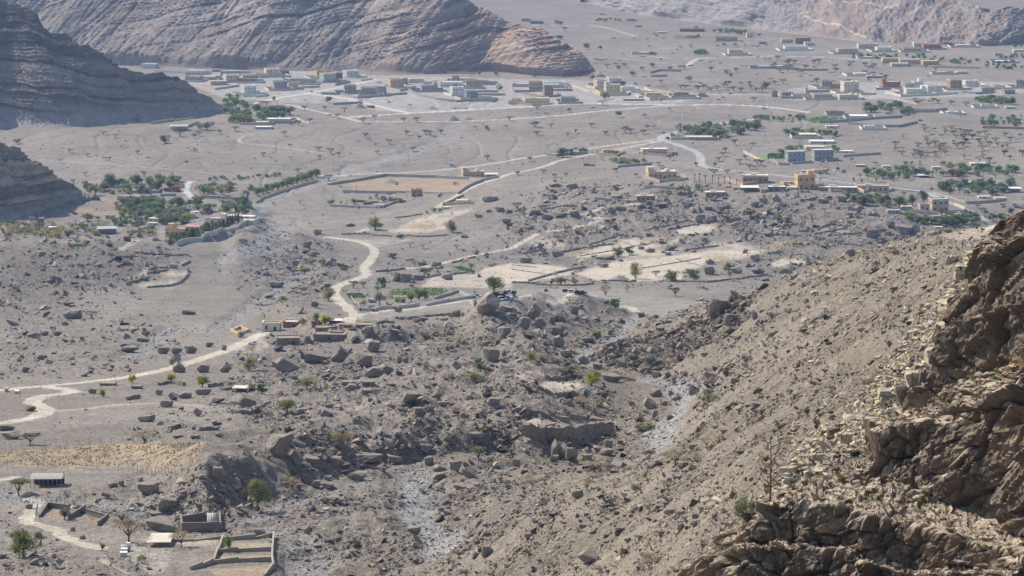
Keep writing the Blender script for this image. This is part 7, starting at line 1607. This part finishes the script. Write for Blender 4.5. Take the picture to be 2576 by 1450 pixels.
def car(i, j, x_, y_, col, rz, kind='suv', s=1.0, phrase=None):
    u, v, x, y, z = spot(i, j, x_, y_)
    o = tag(obj('parked_car', None, None, (x, y, z + .02), rz), None, 'car', 'parked cars')
    o.scale = (s, s, s)
    m = paint_mat('car_paint_' + col.replace(' ', '_'), CARC[col], .3, .04)
    L, w = (4.8, .95); hb = .95 if kind != 'sedan' else .85; ht = 1.85 if kind == 'suv' else 1.5 if kind == 'sedan' else 1.9
    b = MB()
    side = [(-L/2, .42), (-L/2 + .08, hb), (L/2 - 1.35, hb + .02), (L/2 - .12, hb - .12), (L/2, .45), (L/2 - .1, .3), (-L/2 + .1, .3)]
    n = len(side)
    b.add([(px, sy * w * (1 if pz < .9 else .96), pz) for sy in (-1, 1) for px, pz in side], [tuple(range(n)), tuple(reversed(range(n, 2 * n)))] + [((k + 1) % n, k, n + k, n + (k + 1) % n) for k in range(n)])
    body = b.build('body', m, o)
    if kind == 'pickup':
        x0, x1 = -.35, L/2 - 1.4
    else:
        x0, x1 = -L/2 + (.12 if kind == 'suv' else .75), L/2 - 1.35
    c = MB(); q = .18 if kind == 'suv' else .55
    c.add([(px, sy * pw, pz) for sy in (-1, 1) for px, pw, pz in ((x0, w * .95, hb), (x1, w * .95, hb + .01), (x1 - .75, w * .82, ht), (x0 + q, w * .82, ht))], [(0, 1, 2, 3), (7, 6, 5, 4), (1, 5, 6, 2), (0, 3, 7, 4), (3, 2, 6, 7)])
    c.build('cabin_glass', M_CARGLASS, o)
    MB().box(x0 + q + .02, x1 - .77, -w * .81, w * .81, ht + .003, ht + .06).build('roof', m, o)
    for sx in (-1, 1):
        for sy in (-1, 1):
            t = obj('wheel', _wh[0], o, (sx * 1.42, sy * .84, .36)); obj('rim', _wh[1], t)
        MB().box(L/2 - .1, L/2 + .01, sx * .7 - .16, sx * .7 + .16, .62, .78).build('headlight', M_LAMP, o)
    return note(o, phrase or col + {'suv': ' off road car', 'sedan': ' saloon car', 'pickup': ' pickup truck'}[kind], u, v)
for a in ((2,2,22,62,'dark grey',1.35,'suv'),(2,2,18,108,'silver',.6,'pickup'),(2,2,343,38,'red',1.5,'suv'),(2,2,545,44,'black',.25,'suv'),(2,2,600,48,'white',.35,'suv'),(2,2,660,52,'black',.3,'sedan'),(2,2,712,56,'black',.2,'sedan'),
          (1,2,2190,102,'white',2.9,'sedan'),(1,2,2230,91,'white',.2,'suv'),(1,2,2435,132,'white',.4,'sedan'),(1,2,2478,124,'white',.3,'suv'),(1,2,2538,126,'dark grey',.1,'pickup'),(1,2,2420,84,'dark grey',.5,'suv'),(1,2,2515,62,'black',1.4,'suv'),(1,2,2545,55,'white',.2,'suv'),
          (1,0,562,930,'white',.3,'suv'),(0,0,2482,1050,'white',.1,'suv'),(0,0,2530,1058,'white',.1,'sedan'),(2,0,1575,1398,'black',.2,'suv'),(2,0,1610,1352,'white',.5,'suv'),(2,0,1525,1342,'dark grey',.1,'pickup'),(3,1,1645,458,'dark grey',1.4,'suv'),(3,0,1538,1220,'black',.1,'suv')):
    car(*a)
def tent(i, j, x_, y_, w, h, col, nm, phrase):
    u, v, x, y, z = spot(i, j, x_, y_)
    s = y / F; w *= s / 4; h *= s / 4
    o = tag(obj(nm, None, None, (x, y, z)), None, nm, 'camp shelters at the car park')
    m = paint_mat('cloth_' + phrase.split()[0], col, .8)
    if nm == 'tent':
        MB().dome((0, 0, 0), w / 2, h, 12, 5).build('fabric', m, o, True)
        MB().add([(-w * .16, -w * .497, .02), (w * .16, -w * .497, .02), (0, -w * .36, h * .7)], [(0, 1, 2)]).build('entrance', M_HOLE, o)
    else:
        for sx in (-1, 1):
            for sy in (-1, 1):
                MB().tube([(sx * w * .45, sy * w * .3, -.2), (sx * w * .45, sy * w * .3, h * .8)], .05, 6).build('pole', M_POST, o)
        mb = MB(); e = w * .5
        mb.add([(-e, -e * .7, h * .8), (e, -e * .7, h * .8), (e, e * .7, h * .8), (-e, e * .7, h * .8), (0, 0, h)], [(3, 2, 1, 0), (0, 1, 4), (1, 2, 4), (2, 3, 4), (3, 0, 4)])
        mb.build('canopy', m, o)
    note(o, phrase, u, v)
tent(1,2,2562,140,40,38,[.03,.22,.62],'tent','blue dome tent beside dark pickup'); tent(1,2,2488,78,40,26,[.16,.02,.05],'tent','dark red dome tent under the tree'); tent(1,2,2445,72,90,40,[.68,.55,.06],'canopy','yellow picnic canopy'); tent(1,2,2352,78,56,40,[.62,.52,.38],'canopy','beige picnic canopy')
def pole(i, j, x_, y0, y1, arm=True, r=.16, nm='utility_pole', phrase='dark wooden utility pole', mat=None):
    u, v, x, y, z = spot(i, j, x_, y0)
    h = (y0 - y1) / 4 * y / F * 1.02
    o = tag(obj(nm, None, None, (x, y, z)), None, 'pole', 'poles')
    MB().tube([(0, 0, -.6), (0, 0, h)], [r, r * .7], 8).build('post', mat or paint_mat('pole_wood', [.13, .105, .085], .9), o)
    if arm:
        MB().box(-.9, .9, -.07, .07, h - .75, h - .58).build('crossarm', mat or paint_mat('pole_wood', [.13, .105, .085], .9), o)
    return note(o, phrase, u, v)
for a in ((1,1,783,288,188),(1,1,1532,187,108),(1,1,1905,212,128),(1,1,1010,497,418),(1,1,1528,562,468),(0,1,2565,360,278),(0,1,1703,452,345),(3,0,305,580,535),(3,0,650,612,565),(3,0,35,470,420),(2,0,2337,500,455),(2,0,2560,520,470)):
    pole(*a)
pole(0,2,1163,945,852,False,.07,'thin_post','thin metal post by ruined house',M_POST); pole(1,1,1170,995,962,False,.15,'thin_post','short post beside pale track',M_POST)
u, v, x, y, z = spot(2, 0, 1712, 1400); h = 258 / 4 * y / F
o = tag(obj('flag_mast', None, None, (x, y, z)), None, 'mast')
MB().tube([(0, 0, -.5), (0, 0, h * .5), (0, 0, h)], [.75, .5, .2], 10).build('post', wmat('white'), o, True)
MB().box(-1.6, 1.6, -1.6, 1.6, -.5, .8).build('base', wmat('lgrey'), o)
note(o, 'very tall white mast beside walled palm garden', u, v)
def flag(i, j, x_, y0, y1, w, hgt, droop, phrase):
    u, v, x, y, z = spot(i, j, x_, y0); s = y / F / 4
    h = (y0 - y1) * s
    o = tag(obj('flag_pole', None, None, (x, y, z)), None, 'flag', None)
    MB().tube([(0, 0, -.4), (0, 0, h)], [.09, .06], 8).build('post', M_POST, o)
    fw, fh = w * s, hgt * s
    def strip(x0, x1, z0, z1, col, nm):
        n_ = 6; V = []
        for k in range(n_ + 1):
            xx = x0 + (x1 - x0) * k / n_; t = xx / fw
            dz = -droop * fh * t * t - .12 * fh * math.sin(t * 7)
            for zz in (z0, z1):
                V.append((.08 + xx * (1 - .25 * droop), .12 * math.sin(t * 6) * fw * .4, h - fh + zz * fh + dz))
        MB().add(V, [(2 * k, 2 * k + 2, 2 * k + 3, 2 * k + 1) for k in range(n_)]).build(nm, paint_mat('flag_' + nm.split('_')[0], col, .8), o)
    strip(0, fw * .28, 0, 1, [.55, .02, .03], 'red_band')
    strip(fw * .28, fw, 2/3, 1, [.02, .28, .10], 'green_band'); strip(fw * .28, fw, 1/3, 2/3, [.75, .75, .74], 'white_band'); strip(fw * .28, fw, 0, 1/3, [.015, .015, .015], 'black_band')
    note(o, phrase, u, v)
flag(2,1,418,424,356,42,24,.6,'flag with red, green, white and black bands on rock crest'); flag(1,2,80,345,252,16,34,1.2,'drooping flag above the cream terrace house')
def tank(i, j, x_, yb, w, h, phrase, lying=False, mat='roofwhite', rz=0.0):
    u, v, x, y, z = spot(i, j, x_, yb); s = y / F / 4; w *= s; h *= s
    o = tag(obj('water_tank', None, None, (x, y, z), rz), None, 'tank', 'water tanks')
    if lying:
        MB().tube([(-w / 2, 0, h * .6), (-w / 2 + .1, 0, h * .6), (w / 2 - .1, 0, h * .6), (w / 2, 0, h * .6)], [h * .3, h * .5, h * .5, h * .3], 14).build('drum', wmat(mat), o, True)
        for q in (-.3, .3):
            MB().box(w * q - .12, w * q + .12, -h * .4, h * .4, -.3, h * .25).build('stand', M_POST, o)
    else:
        MB().tube([(0, 0, -.1), (0, 0, h * .8), (0, 0, h)], [w / 2, w / 2, w * .2], 14).build('drum', wmat(mat), o, True)
        MB().tube([(0, 0, h + .002), (0, 0, h * 1.08)], [w * .15, w * .15], 10).build('lid', wmat('lgrey'), o)
    note(o, phrase, u, v)
tank(0,3,1265,1195,108,56,'pale grey lying water tank',True,'lgrey'); tank(2,1,283,1005,26,22,'small white tank on sandy yard'); tank(2,1,405,1040,22,26,'small white tank with dark lid on sandy yard'); tank(2,1,1460,572,32,40,'white tank beside the low brown house'); tank(3,1,585,195,22,24,'white tank beside bare block villas'); tank(1,1,2480,540,20,18,'white tank near dirt road'); tank(3,1,670,290,20,26,'white tank beside low pink roofed house')
tank(0,1,820,815,64,42,'long white tank on slope behind shrubs',True,'roofwhite',1.35)
def crate(i, j, x_, yb, w, h, d, col, phrase, nm='water_tank'):
    u, v, x, y, z = spot(i, j, x_, yb); s = y / F / 4; w *= s; h *= s
    o = tag(obj(nm, None, None, (x, y, z), .1), None, 'tank', 'water tanks')
    MB().box(-w / 2, w / 2, -d / 2, d / 2, -.2, h, taper=.94).build('drum', wmat(col), o)
    MB().box(-w / 2 - .04, w / 2 + .04, -d / 2 - .04, d / 2 + .04, h + .003, h + .1).build('lid', wmat('roofwhite'), o)
    note(o, phrase, u, v)
crate(0,3,1245,1255,72,46,1.5,'lgrey','square white water tank, nearest of the tank row'); crate(0,3,1250,1208,64,34,1.4,'lgrey','square white water tank behind another'); crate(0,3,1290,1140,40,22,1.0,'lgrey','small square white tank at the tree foot')
# divided garden plot with pale concrete walls
PL = dict(half=.12, piers=False, name='plot_wall')
def plotw(pts, h, phrase, col='pwall'):
    q = [(p[0] / 4, 1086.75 + p[1] / 4) for p in pts]
    wall_line(0, 0, [(4 * a, 4 * b) for a, b in q], col, h, phrase, **PL)
plotw([(2245,1092),(2576,1074),(2755,1064)], .75, 'pale plot wall along the far side')
plotw([(2755,1064),(2742,1200),(2738,1300),(2755,1375),(2660,1460)], .9, 'pale plot wall with curved end')
plotw([(2245,1092),(2195,1210),(2150,1312)], .9, 'pale plot wall along the near end of channel')
plotw([(2198,1212),(2400,1204),(2730,1200)], .7, 'pale plot wall between upper beds')
plotw([(2150,1325),(2400,1308),(2730,1305)], .8, 'pale plot wall between lower beds')
plotw([(2150,1325),(2040,1360),(1915,1392)], .9, 'pale channel wall below the plots')
plotw([(1730,1105),(1950,1100),(2220,1078)], .4, 'low pale channel beside plots')
plotw([(480,765),(700,778),(860,790),(690,880)], 1.1, 'stone walled pen with dry grass', 'stone')
plotw([(480,765),(395,862)], .9, 'end wall of the stone pen', 'stone')
plotw([(872,830),(1095,865),(985,945)], 1.0, 'angled stone wall below the pen', 'stone')
plotw([(1818,920),(2060,908),(2210,905),(2218,990)], 1.9, 'stone tank wall behind white metal door', 'stone')
plotw([(1818,920),(1835,1000),(2030,998),(2218,990)], 1.9, 'stone tank wall with green bush inside', 'stone')
wall_line(0, 2, [(2325,440),(2420,412),(2510,440),(2400,470),(2325,440)], 'orange', .9, 'low orange foundation walls by the track', piers=False)
wall_line(1, 2, [(72,365),(160,395),(245,430)], 'cream', 1.3, 'cream terrace parapet of the brick house', piers=False)
# corrugated sheets
def sheet(i, j, quad, zl, thick, name, cat, phrase, col, n=14):
    w = [np.array([float(q[0]) for q in at([u_], [v_])]) for u_, v_ in T(i, j, *quad)]
    for p, q in zip(w, zl): p[2] += q
    mb = MB()
    for k in range(n):
        f0, f1 = k / n, (k + .86) / n
        A = w[0] * (1 - f0) + w[1] * f0; B = w[0] * (1 - f1) + w[1] * f1; D_ = w[3] * (1 - f0) + w[2] * f0; C_ = w[3] * (1 - f1) + w[2] * f1
        up = np.array([0, 0, thick])
        mb.add([A, B, C_, D_, A + up, B + up, C_ + up, D_ + up], [(3, 2, 1, 0), (4, 5, 6, 7), (0, 1, 5, 4), (1, 2, 6, 5), (2, 3, 7, 6), (3, 0, 4, 7)])
    o = tag(obj(name, None), None, cat)
    mb.build('panel', wmat(col), o)
    for p in w:
        MB().box(p[0] - .07, p[0] + .07, p[1] - .07, p[1] + .07, float(height(p[0], p[1])) - .4, p[2]).build('post', M_POST, o)
    note(o, phrase, *mid(T(i, j, *quad)))
sheet(0,3,[(1470,1165),(1720,1162),(1748,1082),(1530,1080)],[1.1,1.1,1.4,1.4],.08,'sheet_shelter','shelter','low shelter roofed with pale corrugated sheets','roofcream',16)
sheet(0,3,[(2085,935),(2210,930),(2212,925),(2088,930)],[.4,.4,2.6,2.6],.08,'metal_door','door','white corrugated metal door propped on stone tank','white',8)
# slatted shed with curved roof
u, v, x, y, z = spot(0, 3, 480, 540); s = y / F / 4
o = tag(obj('slatted_shed', None, None, (x, y, z), .03), None, 'shed')
w, d, h = 325 * s, 6.2, 88 * s
M_SLAT = paint_mat('weathered_slat', [.44, .42, .38], .8, .25, 2.0)
mb = MB()
for k in range(30):
    x0 = -w / 2 + w * k / 30
    for q in range(6):
        a0, a1 = q / 6, (q + 1) / 6
        f = lambda t: (d * (t - .5), h + 1.25 * math.sin(math.pi * (.18 + .64 * t)) - .5)
        y0, z0 = f(a0); y1, z1 = f(a1)
        mb.add([(x0, y0, z0), (x0 + w / 30 * .82, y0, z0), (x0 + w / 30 * .82, y1, z1), (x0, y1, z1), (x0, y0, z0 + .06), (x0 + w / 30 * .82, y0, z0 + .06), (x0 + w / 30 * .82, y1, z1 + .06), (x0, y1, z1 + .06)], [(3, 2, 1, 0), (4, 5, 6, 7), (0, 1, 5, 4), (1, 2, 6, 5), (2, 3, 7, 6), (3, 0, 4, 7)])
mb.build('roof', M_SLAT, o)
for k in range(8):
    for yy in (-d / 2 + .15, d / 2 - .15):
        MB().box(-w / 2 + w * (k + .05) / 7.2 - .06, -w / 2 + w * (k + .05) / 7.2 + .06, yy - .06, yy + .06, -.8, h + .1).build('post', M_POST, o)
MB().box(-w / 2 + .2, w / 2 - .2, d / 2 - .35, d / 2 - .25, -.5, h * .55).build('back_panel', paint_mat('dark_board', [.07, .06, .05], .9), o)
for k in range(7):
    MB().box(-w * .30 + w * .095 * k, -w * .30 + w * .095 * k + w * .06, -.5, .5, -.3, h * .6).build('stall', paint_mat('dark_board', [.07, .06, .05], .9), o)
note(o, 'long slatted shed with curved grey roof on posts', u, v)
# building site: slab with bare columns
u, v, x, y, z = spot(1, 0, 2030, 1092); s = y / F / 4
o = tag(obj('building_foundation', None, None, (x, y + 5, z)), None, 'foundation')
w = 170 * s
MB().box(-w / 2, w / 2, -5, 5, -1.5, .9).build('slab', wmat('grey'), o)
for k in range(6):
    for yy in (-4, 3.5):
        MB().box(-w / 2 + w * (k + .4) / 6.2 - .2, -w / 2 + w * (k + .4) / 6.2 + .2, yy - .2, yy + .2, .9, 42 * s).build('column', wmat('brown'), o)
note(o, 'concrete slab with bare upright columns', u, v)
# heaps of gravel
for i, j, x_, yb, w, h in ((1,0,1035,1090,150,48),(1,0,1980,1222,170,52),(1,0,2130,1210,140,32),(1,0,1760,1108,190,34),(1,1,1350,396,210,36),(2,1,1755,450,115,42),(2,1,1080,1372,220,44),(2,1,490,360,55,22),(1,0,1230,840,110,22),(1,0,2440,860,90,20),(1,1,950,330,70,18),(1,2,1520,180,130,34)):
    u, v, x, y, z = spot(i, j, x_, yb); s = y / F / 4
    th = np.linspace(0, 2 * np.pi, 29)[:-1]; V, Fq = [], []
    for k, r in enumerate((1.12, .95, .75, .52, .28, .08)):
        rr = r * w * s / 2 * (1 + .16 * fbm(np.cos(th) * 1.5 + k * .2 + x_, np.sin(th) * 1.5, 3, 7))
        V += [(rr[q] * math.cos(t), rr[q] * math.sin(t) * .8, h * s * (1 - r) * 1.12 - .2) for q, t in enumerate(th)]
    for k in range(5):
        Fq += [(28 * k + q, 28 * k + (q + 1) % 28, 28 * k + 28 + (q + 1) % 28, 28 * k + 28 + q) for q in range(28)]
    Fq.append(tuple(140 + q for q in range(28)))
    o = tag(MB().add(V, Fq).build('gravel_heap', paint_mat('heap_gravel', [.30, .265, .225], .95, .3, 1.2), None, True, (x, y + w * s * .3, z)), None, 'heap', 'gravel heaps')
    note(o, 'conical heap of gravel', u, v)
# bedded limestone towers standing out of the scree beside the cliff
M_LIME = earth_mat("limestone", scales=((2.5, 0.2), (0.7, 0.15), (9.0, 0.15)), bump=0.7, bscale=3.0, bdist=0.15, attr=False, col=(.43, .355, .255))
for u, v, w, h, dark in ((2462,662,64,40,0),(2428,700,52,46,0),(2408,838,72,96,0),(2372,842,36,44,0),(2352,905,46,38,0),(2300,975,44,58,0),(2272,1000,40,44,1),(2226,1008,36,42,0),(2190,1080,46,40,0),(2130,1120,40,44,0),(2098,1098,34,30,1),(2448,760,40,52,1),(2330,960,40,40,1),(2060,1165,36,32,0),(1985,1195,50,24,0),(2395,660,30,24,0)):
    x, y, z = (float(q[0]) for q in at([u], [v])); s = y / F
    W, Hh = w * s * .9, h * s * (.85 if h > 80 else .62); V0 = 0.0; mb = MB(); k = 0
    while V0 < Hh:
        t = min(NR.uniform(.4, .85), Hh - V0 + .05); sh = NR.uniform(-.06, .06) * W
        nb = NR.integers(1, 4); xx = -W / 2 + sh
        for q in range(nb):
            ww = W / nb * NR.uniform(.8, 1.05)
            sv, sf = STONES[NR.integers(len(STONES))]
            M = Matrix.Rotation(NR.uniform(-.12, .12), 4, 'Z')
            mb.box(xx, xx + ww, -W * .5 + NR.uniform(-.15, .1) * W, W * .5, V0 - (.5 if k == 0 else .0), V0 + t * .97, M, NR.uniform(.80, .98)); mb.v[-8:] = [(a + NR.normal(0, .05 * W), b + NR.normal(0, .05 * W), c_ + NR.normal(0, .09 * t)) for a, b, c_ in mb.v[-8:]]
            xx += ww * 1.03
        V0 += t; k += 1
    o = tag(mb.build('rock_outcrop', M_LIME if not dark else paint_mat('brown_rock', [.15, .12, .095], .95, .25, 1.5), None, False, (x, y + W * .4, z)), None, 'rock', 'bedded outcrops beside the cliff')
    o.rotation_euler = (NR.uniform(-.06, .06), NR.uniform(-.1, .05), NR.uniform(-.3, .3))
    note(o, 'bedded brown rock outcrop' if dark else 'bedded pale limestone outcrop', u, v)
# ------------------------------------------------------------------ labels: what it looks like and what it stands by
MARKS = [('the slatted shed',120,1215),('the stone tank',505,1340),('the divided plots',620,1400),('the stone pen',160,1300),('the orange grass plot',260,1150),('the tallest yellow green tree',645,1260),('the track bend',100,1020),('the yellow leaved trees',470,960),('the ruined stone houses',260,965),
 ('the lean-to shed',605,985),('the old stone houses',800,840),('the brick red house',735,825),('the flag terrace',672,830),('the dark earth bank',900,1090),('the fan shaped acacia',858,1110),('the white wadi bed',1080,1270),('the ruined huts',905,965),('the walled sand terrace',1380,1070),
 ('the yellow green terrace tree',1490,960),('the split boulders',1405,1140),('the wide scree acacia',1495,1170),('the ravine tree',1502,850),('the ravine mouth',1590,800),('the triangular boulder',1228,770),('the car park',1290,740),('the black saloon cars',1440,735),('the yellow farm house',1008,755),('the farm palm',950,735),
 ('the road fork',899,791),('the S-bend of the track',935,640),('the hillside terraces',400,690),('the sandy fields',1600,680),('the round field tree',1748,700),('the tall field tree',1598,690),('the fenced yard',1420,605),('the lone palm',1186,690),('the split cliff boulder',1012,700),
 ('the orange house',450,590),('the pink roofed house',500,570),('the big open shed',270,585),('the red hut',320,605),('the banana grove',325,555),('the yellow shrubs',90,575),('the white hillside tank',205,560),('the brick house',440,480),('the concrete road',470,480),('the dark grove trees',330,465),('the riverside wall',720,470),
 ('the walled compound',1000,470),('the gatehouse',1048,485),('the stair tower house',1190,440),('the stone farm yard',920,510),('the orange fence',1140,500),('the wide field tree',944,575),('the crest flag',1393,465),('the domed tan villa',1663,440),('the bare palm row',1740,455),('the low brown house',1620,500),('the thatched hut',1548,500),
 ('the brown arched villa',1895,455),('the orange villa',2025,450),('the bare block villas',2040,395),('the mint roofed house',2360,520),('the long brown house',2107,475),('the right-hand tan villa',2195,470),('the red flowering bush',2410,445),('the roadside palms',2200,510),('the bright field',2070,300),('the white mast',1716,350),
 ('the road junction',1668,348),('the red garden bush',1823,315),('the round garden',1430,385),('the long pink house',1650,385),('the green walled field',1930,395),('the small white hut',1137,415),('the striped spur end',1500,190),('the hill foot village',560,205),('the left green garden',620,285),('the hillside shed',450,325),
 ('the brown crenellated villa',2400,215),('the domed cream villa',2100,220),('the white walled house',2270,235),('the bare columns',1150,270),('the mustard house',1190,215),('the yellow ornate house',1540,235),('the cream far house',1850,140),('the rust house',2017,105),('the long orange houses',2270,160),('the far palm strip',2330,150),
 ('the hill road',2194,97),('the far left villas',700,190),('the brown bare villa',1378,235),('the long grey wall',975,245),('the right palm garden',2500,310),('the dark grove',2190,280),('the pale hill terrace',2450,590),('the near cliff',2300,1000),('the cliff tree',1935,1200),('the limestone tower',2405,790),
 ('the dark rock ribs',1650,880),('the wadi boulders',1690,950),('the huge scree boulder',1840,755),('the low track walls',550,930),('the far plain trees',1900,225),('the curved grey wall',2120,320),('the twin field walls',2160,590),('the big right boulder',2340,810),('the pale plain track',800,290),('the far wall end',1640,185)]
ORD = ['nearest', 'second nearest', 'third nearest', 'fourth nearest', 'fifth nearest', 'sixth nearest', 'seventh nearest', 'eighth nearest', 'ninth nearest', 'tenth nearest', 'eleventh nearest', 'twelfth nearest', 'thirteenth nearest', 'fourteenth nearest', 'fifteenth nearest', 'sixteenth nearest', 'seventeenth nearest', 'eighteenth nearest', 'nineteenth nearest', 'twentieth nearest']
MU = np.array([(m[1], m[2]) for m in MARKS], float)
slots = {}
count = {}
THINGS[:] = [(o, ph.split(' with ')[0] if len(ph.split()) > 6 and ' with ' in ph and ('storey' in ph or 'block' in ph) else ph, u, v) for o, ph, u, v in THINGS]
for o, ph, u, v in THINGS:
    count[ph] = count.get(ph, 0) + 1
    o['kind'] = 'thing'
for o, ph, u, v in THINGS:
    if count[ph] == 1 and len(ph.split()) >= 5:
        o['label'] = ph; continue
    d = np.hypot(MU[:, 0] - u, (MU[:, 1] - v) * 1.6)
    used = set(w for w in ph.lower().split() if len(w) > 3)
    for k in np.argsort(d):
        nm = MARKS[k][0]
        if len(used & set(nm.split())) < 2 and len(ph.split()) + len(nm.replace('-', ' ').split()) <= 9: break
    du, dv = u - MARKS[k][1], (v - MARKS[k][2]) * 1.6
    rel = ('left of' if du < 0 else 'right of') if abs(du) > 2.2 * abs(dv) else ('beyond' if dv < 0 else 'in front of') if abs(dv) > 2.2 * abs(du) else ('beyond and ' if dv < 0 else 'in front and ') + ('left of' if du < 0 else 'right of')
    slots.setdefault((ph, rel, nm), []).append((float(d[k]), o))
for (ph, rel, nm), L_ in slots.items():
    L_.sort(key=lambda e: e[0])
    for k, (_, o) in enumerate(L_):
        o['label'] = ph + ', ' + (ORD[min(k, 19)] + ' ' if len(L_) > 1 else '') + rel + ' ' + nm
# ------------------------------------------------------------------ the air
hm = bpy.data.materials.new("haze_air"); hm.use_nodes = True
ht = hm.node_tree; ht.nodes.clear()
ho = ht.nodes.new('ShaderNodeOutputMaterial'); pv = ht.nodes.new('ShaderNodeVolumePrincipled')
pv.inputs['Color'].default_value = (0.42, 0.60, 1.0, 1)
pv.inputs['Density'].default_value = 4.5e-5
pv.inputs['Anisotropy'].default_value = 0.2
ht.links.new(pv.outputs[0], ho.inputs['Volume'])
zmin = float(Z.min()) - 30
hz = MB().box(-2600, 2600, -60, 10500, min(zmin, -140), CAMZ + 25).build("haze", hm)
tag(hz, kind='stuff')
